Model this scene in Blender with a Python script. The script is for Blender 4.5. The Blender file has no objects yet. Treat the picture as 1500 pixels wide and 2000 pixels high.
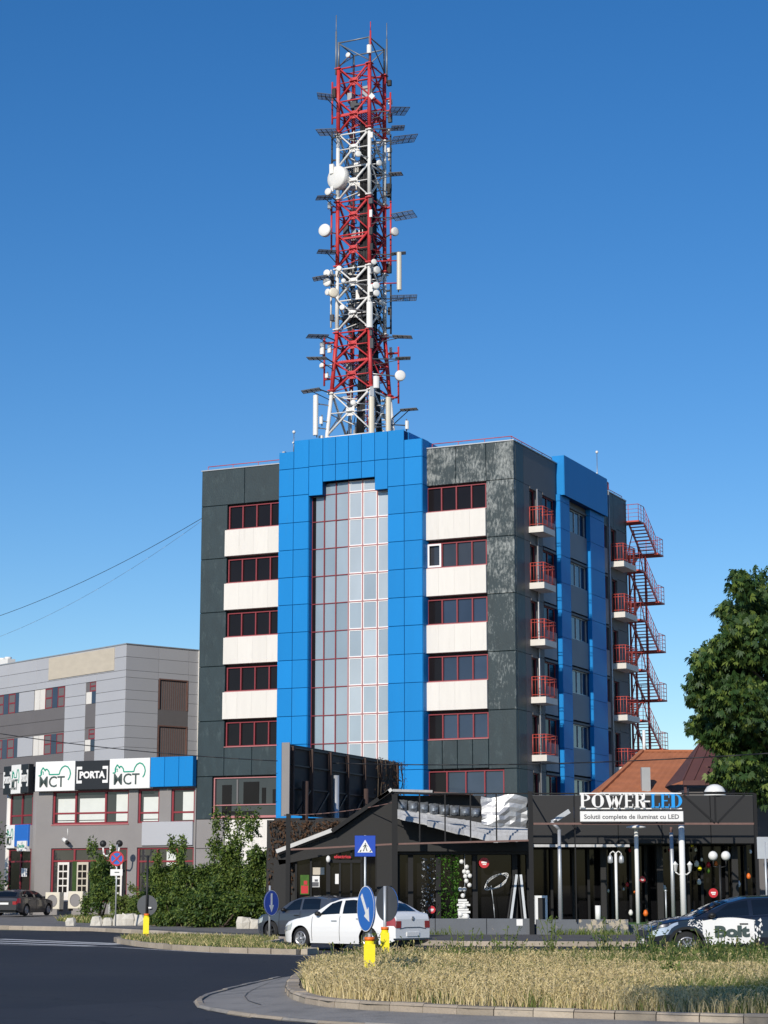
import bpy, math, random
import numpy as np
from mathutils import Vector, Matrix
R = math.radians
random.seed(7)
rng = np.random.default_rng(7)
scene = bpy.context.scene
COL = scene.collection

# ---------------------------------------------------------------- camera, sky, sun, exposure
FPX, PITCH, EYE = 3900.0, math.atan(737 / 3900.0), 1.7
cam_d = bpy.data.cameras.new('camera')
cam = bpy.data.objects.new('camera', cam_d)
COL.objects.link(cam)
cam.location = (0, 0, EYE)
cam.rotation_euler = (math.pi / 2 + PITCH, 0, 0)
cam_d.sensor_fit = 'VERTICAL'
cam_d.sensor_height = 24
cam_d.sensor_width = 18
cam_d.lens = 24 * FPX / 2000
cam_d.clip_start, cam_d.clip_end = 0.1, 6000
scene.camera = cam
scene.render.resolution_x, scene.render.resolution_y = 768, 1024

SUN_AZ, SUN_EL = R(202.5), R(27)          # azimuth clockwise from +Y: behind the camera, to its left
to_sun = Vector((math.sin(SUN_AZ) * math.cos(SUN_EL), math.cos(SUN_AZ) * math.cos(SUN_EL), math.sin(SUN_EL)))
world = bpy.data.worlds.new('World')
scene.world = world
world.use_nodes = True
wn = world.node_tree.nodes
bg = wn['Background']
sky = wn.new('ShaderNodeTexSky')
sky.sky_type = 'NISHITA'
sky.sun_disc = False
sky.sun_elevation = SUN_EL
sky.sun_rotation = SUN_AZ
sky.altitude = 100
sky.air_density = 1.0
sky.dust_density = 0.15
sky.ozone_density = 3.6
hs = wn.new('ShaderNodeHueSaturation')
hs.inputs['Hue'].default_value = 0.506
hs.inputs['Saturation'].default_value = 1.3
world.node_tree.links.new(sky.outputs[0], hs.inputs['Color'])
world.node_tree.links.new(hs.outputs[0], bg.inputs[0])
bg.inputs[1].default_value = 0.115
sun_d = bpy.data.lights.new('sun', 'SUN')
sun_d.energy = 4.2
sun_d.angle = R(0.5)
sun_d.color = (1.0, 0.93, 0.82)
sun = bpy.data.objects.new('sun', sun_d)
COL.objects.link(sun)
sun.location = (-20, -40, 60)
sun.rotation_euler = (-to_sun).to_track_quat('-Z', 'Y').to_euler()
scene.view_settings.view_transform = 'Standard'
scene.view_settings.look = 'None'
scene.view_settings.exposure = 0.0
scene.view_settings.gamma = 1
scene.render.engine = 'CYCLES'

# ---------------------------------------------------------------- materials
MATS = {}
def mat(name, col, rough=0.6, metal=0.0, var=0.12, scale=2.0, bump=0.0, bscale=25.0, spec=0.5, col2=None, streak=None,
        coat=0.0, emit=None, trans=0.0, stretch=None, thresh=(0.35, 0.65), objvar=0.0, coarse=None):
    """Principled material with object-space noise in colour and relief; col2 is a second colour mixed in by a noise mask."""
    if name in MATS:
        return MATS[name]
    m = bpy.data.materials.new(name)
    MATS[name] = m
    m.use_nodes = True
    nt = m.node_tree
    n, l = nt.nodes, nt.links
    p = n['Principled BSDF']
    p.inputs['Roughness'].default_value = rough
    p.inputs['Metallic'].default_value = metal
    p.inputs['Specular IOR Level'].default_value = spec
    p.inputs['Coat Weight'].default_value = coat
    p.inputs['Coat Roughness'].default_value = 0.06
    if trans:
        p.inputs['Transmission Weight'].default_value = trans
    p.inputs['Base Color'].default_value = (*col, 1)
    if emit:
        p.inputs['Emission Color'].default_value = (*emit[0], 1)
        p.inputs['Emission Strength'].default_value = emit[1]
    tc = n.new('ShaderNodeTexCoord')
    src = tc.outputs['Object']
    if stretch:
        mp = n.new('ShaderNodeMapping')
        mp.inputs['Scale'].default_value = stretch
        l.new(src, mp.inputs['Vector'])
        src = mp.outputs['Vector']
    last = None
    if var > 0:
        t = n.new('ShaderNodeTexNoise')
        t.inputs['Scale'].default_value = scale
        t.inputs['Detail'].default_value = 6
        l.new(src, t.inputs['Vector'])
        mx = n.new('ShaderNodeMix')
        mx.data_type = 'RGBA'
        mx.inputs[6].default_value = (*[c * (1 - var) for c in col], 1)
        mx.inputs[7].default_value = (*[min(1, c * (1 + var)) for c in col], 1)
        l.new(t.outputs['Fac'], mx.inputs[0])
        last = mx.outputs[2]
    if col2:
        t2 = n.new('ShaderNodeTexNoise')
        t2.inputs['Scale'].default_value = streak[0] if streak else scale * 2.3
        t2.inputs['Detail'].default_value = 8
        t2.inputs['Roughness'].default_value = 0.7
        l.new(src, t2.inputs['Vector'])
        cr = n.new('ShaderNodeMapRange')
        cr.inputs['From Min'].default_value, cr.inputs['From Max'].default_value = thresh
        fac = t2.outputs['Fac']
        if coarse:
            t3 = n.new('ShaderNodeTexNoise')
            t3.inputs['Scale'].default_value = coarse
            t3.inputs['Detail'].default_value = 3
            l.new(tc.outputs['Object'], t3.inputs['Vector'])
            ma = n.new('ShaderNodeMath')
            ma.operation = 'MULTIPLY_ADD'
            l.new(t3.outputs['Fac'], ma.inputs[0])
            ma.inputs[1].default_value = 0.7
            ma2 = n.new('ShaderNodeMath')
            ma2.operation = 'SUBTRACT'
            l.new(fac, ma2.inputs[0])
            ma2.inputs[1].default_value = 0.35
            l.new(ma2.outputs[0], ma.inputs[2])
            fac = ma.outputs[0]
        l.new(fac, cr.inputs['Value'])
        mx2 = n.new('ShaderNodeMix')
        mx2.data_type = 'RGBA'
        mx2.inputs[7].default_value = (*col2, 1)
        if last:
            l.new(last, mx2.inputs[6])
        else:
            mx2.inputs[6].default_value = (*col, 1)
        l.new(cr.outputs['Result'], mx2.inputs[0])
        last = mx2.outputs[2]
    if objvar:
        oi = n.new('ShaderNodeObjectInfo')
        mr = n.new('ShaderNodeMapRange')
        mr.inputs['To Min'].default_value, mr.inputs['To Max'].default_value = 1 - objvar, 1 + objvar
        l.new(oi.outputs['Random'], mr.inputs['Value'])
        mv = n.new('ShaderNodeVectorMath')
        mv.operation = 'SCALE'
        if last: l.new(last, mv.inputs[0])
        else: mv.inputs[0].default_value = col
        l.new(mr.outputs[0], mv.inputs['Scale'])
        last = mv.outputs[0]
    if last:
        l.new(last, p.inputs['Base Color'])
    if bump:
        tb = n.new('ShaderNodeTexNoise')
        tb.inputs['Scale'].default_value = bscale
        tb.inputs['Detail'].default_value = 5
        l.new(src, tb.inputs['Vector'])
        b = n.new('ShaderNodeBump')
        b.inputs['Strength'].default_value = bump
        b.inputs['Distance'].default_value = 0.05
        l.new(tb.outputs['Fac'], b.inputs['Height'])
        l.new(b.outputs['Normal'], p.inputs['Normal'])
    return m

def leafmat(name, col, col2, rough=0.55, scale=0.6):
    m = mat(name, col, rough, var=0.35, scale=scale, col2=col2, streak=(scale * 9, 0), thresh=(0.5, 0.7), spec=0.35)
    p = m.node_tree.nodes['Principled BSDF']
    nt = m.node_tree
    tr = nt.nodes.new('ShaderNodeBsdfTranslucent')
    src = p.inputs['Base Color'].links[0].from_socket
    nt.links.new(src, tr.inputs['Color'])
    ms = nt.nodes.new('ShaderNodeMixShader')
    ms.inputs[0].default_value = 0.28
    nt.links.new(p.outputs[0], ms.inputs[1])
    nt.links.new(tr.outputs[0], ms.inputs[2])
    nt.links.new(ms.outputs[0], nt.nodes['Material Output'].inputs['Surface'])
    return m

mat('blue', (0.008, 0.215, 0.56), 0.5, var=0.07, scale=0.5, spec=0.18, objvar=0.06, col2=(0.03, 0.19, 0.42), streak=(1.6, 0), thresh=(0.6, 0.95), stretch=(2.2, 2.2, 0.3))
mat('blue_core', (0.004, 0.05, 0.16), 0.7, spec=0.2)
mat('granite', (0.018, 0.034, 0.04), 0.5, var=0.35, scale=2.2, col2=(0.07, 0.1, 0.105), streak=(2.4, 0), thresh=(0.55, 0.85),
    stretch=(1, 1, 0.45), bump=0.15, bscale=18, objvar=0.12)
mat('granite_worn', (0.018, 0.034, 0.04), 0.55, var=0.35, scale=2.2, col2=(0.42, 0.44, 0.42), streak=(6.5, 0), thresh=(0.46, 0.8), coarse=0.9,
    stretch=(1.2, 1.2, 0.5), bump=0.2, bscale=18)
mat('granite_mid', (0.018, 0.034, 0.04), 0.55, var=0.35, scale=2.2, col2=(0.32, 0.35, 0.34), streak=(7, 0), thresh=(0.54, 0.86), coarse=0.8,
    stretch=(1.2, 1.2, 0.5), bump=0.2, bscale=18)
mat('white_slab', (0.7, 0.665, 0.615), 0.55, var=0.06, scale=1.5, objvar=0.03, col2=(0.56, 0.53, 0.48), streak=(1.2, 0), thresh=(0.58, 0.85), stretch=(3, 3, 0.4))
mat('grey_wall', (0.235, 0.22, 0.215), 0.75, var=0.12, scale=0.8, bump=0.1, bscale=30)
mat('grey_panel', (0.41, 0.415, 0.44), 0.5, var=0.06, scale=0.5, objvar=0.04)
mat('grey_mid', (0.25, 0.25, 0.275), 0.6, var=0.1, scale=0.7, objvar=0.06)
mat('grey_dark', (0.14, 0.13, 0.132), 0.65, var=0.1, scale=0.7)
mat('beige_panel', (0.52, 0.46, 0.37), 0.7, var=0.14, scale=1.2, stretch=(1, 1, 2.5))
mat('red_frame', (0.23, 0.025, 0.035), 0.5, var=0.2, scale=3)
mat('pink_frame', (0.42, 0.17, 0.17), 0.5, var=0.12, scale=3)
mat('white_bead', (0.8, 0.78, 0.78), 0.5, var=0.05)
mat('glass_dark', (0.012, 0.01, 0.011), 0.12, var=0.3, scale=0.7, spec=0.18)
mat('glass_grey', (0.035, 0.035, 0.038), 0.05, var=0.5, scale=0.9, spec=0.7, stretch=(1, 1, .5))
mat('glass_blue', (0.035, 0.05, 0.085), 0.04, var=0.4, scale=0.5, spec=0.6, objvar=0.25)  # blue base colour stands in for reflected sky on the office windows
for i, c in enumerate([(0.25, 0.31, 0.36), (0.32, 0.38, 0.43), (0.4, 0.45, 0.49)]):
    mat('glass_milk%d' % i, c, 0.07, var=0.16, scale=0.8, spec=0.9, objvar=0.08, stretch=(1, 1, .4))
mat('curtain', (0.62, 0.64, 0.6), 0.7, var=0.1, scale=1.5)
mat('core_dark', (0.03, 0.03, 0.032), 0.8)
mat('roof_felt', (0.12, 0.12, 0.12), 0.9)
mat('cap_metal', (0.45, 0.46, 0.47), 0.4, metal=0.5)
mat('concrete', (0.42, 0.4, 0.37), 0.8, var=0.15, scale=2, bump=0.2)
mat('slab_white', (0.66, 0.63, 0.58), 0.7, var=0.12, scale=2)
mat('rail_red', (0.5, 0.075, 0.055), 0.5, var=0.25, scale=4)
mat('tower_red', (0.52, 0.04, 0.045), 0.5, var=0.3, scale=2.5)
mat('tower_white', (0.72, 0.71, 0.69), 0.5, var=0.12, scale=2.5)
mat('tower_grey', (0.22, 0.24, 0.26), 0.5, metal=0.4, var=0.2)
mat('cable_black', (0.012, 0.012, 0.014), 0.6)
mat('antenna_white', (0.74, 0.73, 0.7), 0.45, var=0.07, scale=2)
mat('antenna_cream', (0.68, 0.62, 0.5), 0.45, var=0.07, scale=2)
mat('steel', (0.35, 0.36, 0.37), 0.4, metal=0.7, var=0.15)
mat('grate', (0.06, 0.065, 0.075), 0.6, metal=0.2)
mat('black_wall', (0.013, 0.0125, 0.0125), 0.7, var=0.2, scale=1.2, bump=0.1)
mat('black_frame', (0.008, 0.008, 0.009), 0.6, var=0.2, spec=0.3)
mat('black_panel', (0.015, 0.0148, 0.0155), 0.65, var=0.15, scale=0.8)
mat('shop_glass', (0.006, 0.006, 0.007), 0.06, var=0.3, scale=1.0, spec=0.2)
mat('rusty', (0.06, 0.035, 0.028), 0.8, var=0.4, scale=3, bump=0.3)
mat('rust_pipe', (0.16, 0.09, 0.075), 0.7, var=0.3, scale=5)
mat('zinc', (0.42, 0.42, 0.42), 0.55, metal=0.1, var=0.25, scale=2.5, objvar=0.2, col2=(0.2, 0.19, 0.18), streak=(5, 0), thresh=(.5, .8), stretch=(3, 1, 1))
mat('foil', (0.36, 0.365, 0.375), 0.42, metal=0.6, var=0.1, bump=0.15, bscale=5)
mat('duct', (0.3, 0.33, 0.37), 0.4, metal=0.6, var=0.2, bump=0.2, bscale=8)
mat('gutter_white', (0.55, 0.54, 0.52), 0.6, var=0.15, scale=3)
mat('roof_tile', (0.38, 0.135, 0.06), 0.8, var=0.25, scale=1.5, bump=0.1)
mat('roof_brown', (0.1, 0.042, 0.04), 0.7, var=0.2, scale=2)
mat('asphalt', (0.026, 0.026, 0.031), 0.75, var=0.18, scale=0.25, bump=0.25, bscale=60, spec=0.35, col2=(0.037, 0.036, 0.038), streak=(0.12, 0), thresh=(.45, .7))
def road_detail(m):
    nt = m.node_tree
    n, l = nt.nodes, nt.links
    p = n['Principled BSDF']
    src = p.inputs['Base Color'].links[0].from_socket
    tc = n.new('ShaderNodeTexCoord')
    wp = n.new('ShaderNodeTexNoise'); wp.inputs['Scale'].default_value = 0.8
    l.new(tc.outputs['Object'], wp.inputs['Vector'])
    va = n.new('ShaderNodeVectorMath'); va.operation = 'MULTIPLY_ADD'
    l.new(wp.outputs['Color'], va.inputs[0]); va.inputs[1].default_value = (1.6, 1.6, 0); l.new(tc.outputs['Object'], va.inputs[2])
    vo = n.new('ShaderNodeTexVoronoi'); vo.feature = 'DISTANCE_TO_EDGE'; vo.inputs['Scale'].default_value = 0.16
    l.new(va.outputs[0], vo.inputs['Vector'])
    mr = n.new('ShaderNodeMapRange'); mr.inputs['From Min'].default_value = 0.0; mr.inputs['From Max'].default_value = 0.006
    mr.inputs['To Min'].default_value = 0.45; mr.inputs['To Max'].default_value = 1.0
    l.new(vo.outputs['Distance'], mr.inputs['Value'])
    v2 = n.new('ShaderNodeTexVoronoi'); v2.inputs['Scale'].default_value = 0.09; v2.distance = 'CHEBYCHEV'
    l.new(tc.outputs['Object'], v2.inputs['Vector'])
    m2 = n.new('ShaderNodeMapRange'); m2.inputs['To Min'].default_value = 0.82; m2.inputs['To Max'].default_value = 1.22
    sx = n.new('ShaderNodeSeparateColor'); l.new(v2.outputs['Color'], sx.inputs[0]); l.new(sx.outputs[0], m2.inputs['Value'])
    mu = n.new('ShaderNodeMath'); mu.operation = 'MULTIPLY'; l.new(mr.outputs[0], mu.inputs[0]); l.new(m2.outputs[0], mu.inputs[1])
    sp = n.new('ShaderNodeTexNoise'); sp.inputs['Scale'].default_value = 14; sp.inputs['Detail'].default_value = 2
    l.new(tc.outputs['Object'], sp.inputs['Vector'])
    s2 = n.new('ShaderNodeMapRange'); s2.inputs['From Min'].default_value = 0.7; s2.inputs['From Max'].default_value = 0.78; s2.inputs['To Min'].default_value = 1.0; s2.inputs['To Max'].default_value = 2.2
    l.new(sp.outputs['Fac'], s2.inputs['Value'])
    m3 = n.new('ShaderNodeMath'); m3.operation = 'MULTIPLY'; l.new(mu.outputs[0], m3.inputs[0]); l.new(s2.outputs[0], m3.inputs[1])
    mv = n.new('ShaderNodeVectorMath'); mv.operation = 'SCALE'
    l.new(src, mv.inputs[0]); l.new(m3.outputs[0], mv.inputs['Scale'])
    l.new(mv.outputs[0], p.inputs['Base Color'])
road_detail(MATS['asphalt'])
mat('asphalt_worn', (0.1, 0.096, 0.092), 0.85, var=0.25, scale=0.6, bump=0.2, bscale=40)
mat('pavement', (0.17, 0.16, 0.15), 0.85, var=0.2, scale=0.7, bump=0.2, bscale=30, col2=(0.11, 0.1, 0.095), streak=(1.2, 0), thresh=(.5, .75))
mat('ground_far', (0.07, 0.075, 0.055), 0.9, var=0.3, scale=0.05)
mat('earth', (0.15, 0.125, 0.09), 0.9, var=0.3, scale=0.6, bump=0.3)
for i, c in enumerate([(0.36, 0.3, 0.235), (0.32, 0.27, 0.21), (0.4, 0.34, 0.265)]):
    mat('kerb%d' % i, c, 0.85, var=0.25, scale=3.0, bump=0.3, bscale=20, objvar=0.15, col2=(0.16, 0.15, 0.13), streak=(6, 0), thresh=(.58, .78))
mat('apron', (0.27, 0.25, 0.225), 0.85, var=0.25, scale=1.2, bump=0.3, bscale=25, col2=(0.15, 0.145, 0.135), streak=(1.5, 0), thresh=(.5, .7))
mat('paint_white', (0.62, 0.61, 0.59), 0.7, var=0.15, scale=3, col2=(0.12, 0.12, 0.12), streak=(7, 0), thresh=(.52, .7))
mat('sign_white', (0.78, 0.77, 0.75), 0.45, var=0.04)
mat('sign_black', (0.014, 0.015, 0.018), 0.4)
mat('sign_green', (0.01, 0.3, 0.2), 0.5, var=0)
mat('sign_text', (0.05, 0.075, 0.07), 0.5, var=0)
mat('sign_blue', (0.01, 0.06, 0.42), 0.35, var=0.04)
mat('sign_blue2', (0.012, 0.13, 0.5), 0.35, var=0.06, scale=3)
mat('sign_red', (0.5, 0.02, 0.03), 0.4, var=0.05)
mat('sign_back', (0.06, 0.065, 0.075), 0.55, metal=0.2)
mat('led_blue', (0.01, 0.3, 0.75), 0.4, var=0)
mat('text_grey', (0.09, 0.09, 0.1), 0.6, var=0)
mat('yellow', (0.85, 0.72, 0.01), 0.45, var=0.06)
mat('orange', (0.75, 0.16, 0.02), 0.5, var=0.1)
mat('galv', (0.5, 0.52, 0.54), 0.45, metal=0.5, var=0.15)
mat('lamp_white', (0.75, 0.75, 0.73), 0.4, var=0.05)
mat('turf', (0.05, 0.13, 0.03), 0.9, var=0.3, scale=6, bump=0.4, bscale=60)
mat('wall_paint', (0.12, 0.13, 0.145), 0.8, var=0.15, scale=2, col2=(0.36, 0.3, 0.22), streak=(2.2, 0), thresh=(.62, .68), bump=0.2)
mat('wall_peel', (0.12, 0.13, 0.145), 0.85, var=0.2, scale=2, col2=(0.42, 0.36, 0.27), streak=(3.5, 0), thresh=(.47, .53), bump=0.4)
mat('stone_white', (0.55, 0.52, 0.46), 0.85, var=0.2, scale=4, bump=0.4, bscale=9)
mat('car_white', (0.8, 0.8, 0.8), 0.35, var=0.0, coat=0.8)
mat('car_grey', (0.09, 0.1, 0.12), 0.35, metal=0.5, var=0.0, coat=0.8)
mat('car_darkgrey', (0.045, 0.045, 0.05), 0.35, metal=0.5, var=0.0, coat=0.8)
mat('car_navy', (0.008, 0.011, 0.02), 0.3, metal=0.2, var=0.0, coat=1.0)
mat('car_glass', (0.006, 0.008, 0.011), 0.03, var=0.0, spec=0.7)
mat('tyre', (0.012, 0.012, 0.013), 0.85)
mat('rim', (0.4, 0.4, 0.42), 0.35, metal=0.7)
mat('trim_black', (0.012, 0.012, 0.013), 0.55)
mat('tail_red', (0.3, 0.01, 0.015), 0.25, coat=0.6, var=0)
mat('headlamp', (0.55, 0.58, 0.62), 0.1, metal=0.4, coat=1.0, var=0.3, scale=8)
mat('bark', (0.09, 0.07, 0.05), 0.9, var=0.3, scale=4, bump=0.5)
leafmat('leaf_chestnut', (0.034, 0.078, 0.02), (0.062, 0.12, 0.03))
leafmat('leaf_bush', (0.13, 0.19, 0.035), (0.22, 0.27, 0.06))
leafmat('leaf_dark', (0.045, 0.09, 0.02), (0.08, 0.13, 0.032))
leafmat('leaf_ivy', (0.06, 0.16, 0.02), (0.12, 0.26, 0.03))
leafmat('grass_dry', (0.78, 0.62, 0.34), (0.85, 0.72, 0.46), 0.7, 1.2)
leafmat('grass_dry2', (0.58, 0.48, 0.22), (0.68, 0.57, 0.28), 0.7, 1.2)
leafmat('grass_green', (0.15, 0.19, 0.05), (0.24, 0.25, 0.08), 0.7, 1.2)
leafmat('vine_dry', (0.1, 0.055, 0.03), (0.14, 0.08, 0.05), 0.8, 1.2)

# ---------------------------------------------------------------- helpers
def at(px, py, Y):
    """World point seen at photo pixel (px, py) at depth Y (used to read sizes off the photograph)."""
    a, b = px - 750, 1000 - py
    c, s = math.cos(PITCH), math.sin(PITCH)
    fw, up = FPX * c - b * s, FPX * s + b * c
    return Vector((a * Y / fw, Y, EYE + up * Y / fw))

class MB:
    def __init__(self):
        self.v, self.f, self.m, self.s = [], [], [], []
    def add(self, vs, fs, mi=0, smooth=False):
        o = len(self.v)
        self.v.extend([tuple(p) for p in vs])
        for f in fs:
            self.f.append(tuple(i + o for i in f))
            self.m.append(mi)
            self.s.append(smooth)
        return self
    def box(self, x0, x1, y0, y1, z0, z1, mi=0):
        x0, x1 = min(x0, x1), max(x0, x1); y0, y1 = min(y0, y1), max(y0, y1); z0, z1 = min(z0, z1), max(z0, z1)
        return self.add([(x0, y0, z0), (x1, y0, z0), (x1, y1, z0), (x0, y1, z0), (x0, y0, z1), (x1, y0, z1), (x1, y1, z1), (x0, y1, z1)],
                        [(0, 3, 2, 1), (4, 5, 6, 7), (0, 1, 5, 4), (1, 2, 6, 5), (2, 3, 7, 6), (3, 0, 4, 7)], mi)
    def bevbox(self, x0, x1, y0, y1, z0, z1, b=0.02, mi=0):
        """Box whose front (-y) face is chamfered."""
        b = min(b, (x1 - x0) * .3, (z1 - z0) * .3)
        v = [(x0, y1, z0), (x1, y1, z0), (x1, y1, z1), (x0, y1, z1), (x0, y0 + b, z0), (x1, y0 + b, z0), (x1, y0 + b, z1), (x0, y0 + b, z1),
             (x0 + b, y0, z0 + b), (x1 - b, y0, z0 + b), (x1 - b, y0, z1 - b), (x0 + b, y0, z1 - b)]
        return self.add(v, [(0, 3, 2, 1), (8, 9, 10, 11), (4, 5, 9, 8), (5, 6, 10, 9), (6, 7, 11, 10), (7, 4, 8, 11),
                            (0, 1, 5, 4), (1, 2, 6, 5), (2, 3, 7, 6), (3, 0, 4, 7)], mi)
    def tube(self, p, q, r, n=6, r2=None, mi=0, smooth=True):
        p, q = Vector(p), Vector(q)
        d = (q - p)
        if d.length < 1e-6: return self
        d.normalize()
        a = d.orthogonal().normalized()
        b = d.cross(a)
        r2 = r if r2 is None else r2
        vs = []
        for c, rr in ((p, r), (q, r2)):
            for i in range(n):
                t = 2 * math.pi * (i + .5) / n
                vs.append(c + (a * math.cos(t) + b * math.sin(t)) * rr)
        o = len(self.v)
        self.add(vs, [(i, (i + 1) % n, n + (i + 1) % n, n + i) for i in range(n)], mi, smooth)
        self.add([], [], mi)
        self.f.append(tuple(o + i for i in reversed(range(n)))); self.m.append(mi); self.s.append(False)
        self.f.append(tuple(o + n + i for i in range(n))); self.m.append(mi); self.s.append(False)
        return self
    def path(self, pts, r, n=6, mi=0):
        for a, b in zip(pts, pts[1:]):
            self.tube(a, b, r, n, mi=mi)
        return self
    def bar(self, p, q, w, h, mi=0, up=(0, 0, 1)):
        """Square bar from p to q, w wide and h deep."""
        p, q = Vector(p), Vector(q)
        d = (q - p).normalized()
        u = Vector(up)
        if abs(d.dot(u)) > .95: u = Vector((0, 1, 0))
        a = d.cross(u).normalized() * (w / 2)
        b = a.cross(d).normalized() * (h / 2)
        vs = [p - a - b, p + a - b, p + a + b, p - a + b, q - a - b, q + a - b, q + a + b, q - a + b]
        return self.add(vs, [(0, 1, 2, 3), (7, 6, 5, 4), (4, 5, 1, 0), (5, 6, 2, 1), (6, 7, 3, 2), (7, 4, 0, 3)], mi)
    def lathe(self, prof, o=(0, 0, 0), axis=(0, 0, 1), n=16, mi=0, smooth=True):
        """Surface of revolution: prof is a list of (radius, distance along axis)."""
        o, d = Vector(o), Vector(axis).normalized()
        a = d.orthogonal().normalized()
        b = d.cross(a)
        vs = []
        for r, h in prof:
            for i in range(n):
                t = 2 * math.pi * i / n
                vs.append(o + d * h + (a * math.cos(t) + b * math.sin(t)) * r)
        fs = []
        for k in range(len(prof) - 1):
            for i in range(n):
                j = (i + 1) % n
                fs.append((k * n + i, k * n + j, (k + 1) * n + j, (k + 1) * n + i))
        return self.add(vs, fs, mi, smooth)
    def ball(self, c, r, n=12, mi=0, sz=1.0):
        k = max(5, n // 2 + 1)
        prof = [(max(1e-4, math.sin(math.pi * i / k)) * r, -math.cos(math.pi * i / k) * r * sz) for i in range(k + 1)]
        return self.lathe(prof, c, (0, 0, 1), n, mi)
    def prism(self, poly, fn, d0, d1, mi=0):
        """Extrude a 2-D polygon; fn(a, b, d) gives the 3-D point at depth d."""
        n = len(poly)
        vs = [fn(a, b, d0) for a, b in poly] + [fn(a, b, d1) for a, b in poly]
        return self.add(vs, [tuple(reversed(range(n))), tuple(range(n, 2 * n))] + [(i, (i + 1) % n, n + (i + 1) % n, n + i) for i in range(n)], mi)
    def strip(self, A, B, mi=0, smooth=False):
        """Quads between two rows of points of equal length."""
        n = len(A)
        return self.add(list(A) + list(B), [(i, i + 1, n + i + 1, n + i) for i in range(n - 1)], mi, smooth)
    def build(self, name, mats, parent=None, **tagkw):
        me = bpy.data.meshes.new(name)
        me.from_pydata(self.v, [], self.f)
        if isinstance(mats, str): mats = [mats]
        for m in mats: me.materials.append(MATS[m])
        if len(mats) > 1: me.polygons.foreach_set('material_index', self.m)
        if any(self.s): me.polygons.foreach_set('use_smooth', self.s)
        me.update()
        o = bpy.data.objects.new(name, me)
        COL.objects.link(o)
        if parent: o.parent = parent
        if tagkw: tag(o, **tagkw)
        return o

def tag(o, label=None, cat=None, group=None, kind=None):
    if label: o['label'] = label
    if cat: o['category'] = cat
    if group: o['group'] = group
    if kind: o['kind'] = kind
    return o
def thing(name, label, cat, loc=(0, 0, 0), rz=0.0, group=None):
    o = bpy.data.objects.new(name, None)
    o.empty_display_size = 0.3
    COL.objects.link(o)
    o.location = loc
    o.rotation_euler = (0, 0, rz)
    return tag(o, label, cat, group)
def part(name, parent):
    o = bpy.data.objects.new(name, None)
    COL.objects.link(o)
    o.parent = parent
    return o
def text_mesh(s, size, depth=0.0, offset=0.0, spacing=1.0, xscale=1.0):
    """Lettering as a mesh in the local XZ plane facing -Y, origin at lower left; returns vertices, faces, width."""
    cu = bpy.data.curves.new('lettering', 'FONT')
    cu.body = s
    cu.size = size
    cu.extrude = depth
    cu.offset = offset
    cu.space_character = spacing
    cu.resolution_u = 3
    tmp = bpy.data.objects.new('lettering', cu)
    COL.objects.link(tmp)
    bpy.context.view_layer.update()
    me = bpy.data.meshes.new_from_object(tmp)
    vs = [(v.co.x * xscale, -v.co.z, v.co.y) for v in me.vertices]
    fs = [tuple(p.vertices) for p in me.polygons]
    bpy.data.objects.remove(tmp)
    bpy.data.curves.remove(cu)
    bpy.data.meshes.remove(me)
    w = max(v[0] for v in vs) if vs else 0
    return vs, fs, w
def mesh_np(name, verts, faces_flat, nper, mats, midx=None, parent=None, **tagkw):
    """Fast mesh from arrays: verts (n,3); faces_flat (m,nper)."""
    me = bpy.data.meshes.new(name)
    me.vertices.add(len(verts))
    me.vertices.foreach_set('co', np.asarray(verts, dtype=np.float32).ravel())
    m = len(faces_flat)
    me.loops.add(m * nper)
    me.loops.foreach_set('vertex_index', np.asarray(faces_flat, dtype=np.int32).ravel())
    me.polygons.add(m)
    me.polygons.foreach_set('loop_start', np.arange(0, m * nper, nper, dtype=np.int32))
    try:
        me.polygons.foreach_set('loop_total', np.full(m, nper, dtype=np.int32))
    except Exception:
        pass
    if isinstance(mats, str): mats = [mats]
    for x in mats: me.materials.append(MATS[x])
    if midx is not None: me.polygons.foreach_set('material_index', np.asarray(midx, dtype=np.int32))
    me.update(calc_edges=True)
    me.validate()
    o = bpy.data.objects.new(name, me)
    COL.objects.link(o)
    if parent: o.parent = parent
    if tagkw: tag(o, **tagkw)
    return o
# ================================================================ the tall office building
BA = R(25.2)
BU, BV = Vector((math.cos(BA), -math.sin(BA), 0)), Vector((math.sin(BA), math.cos(BA), 0))
BC = Vector((7.167, 108.0, 0))
def bl(x, y, z=0):
    return BC + BU * x + BV * y + Vector((0, 0, z))
bld = thing('office_building', 'tall dark office block with bright blue central bay, white spandrels and tall glass strip', 'building', BC, -BA)
W, L, H, ST = 19.9, 19.6, 26.15, 3.18
b = MB()
b.box(-W + .3, -14.32, .3, L - .3, 0, H - .25)
b.box(-14.32, -5.3, .3, L - .3, 0, H - .25)
b.box(-5.3, -.3, .3, L - .3, 0, H - .25)
b.build('core_wall', 'core_dark', bld)
b = MB().box(-W + .3, -.3, .3, L - .3, H - .25, H - .15)
b.build('roof', 'roof_felt', bld)

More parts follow.
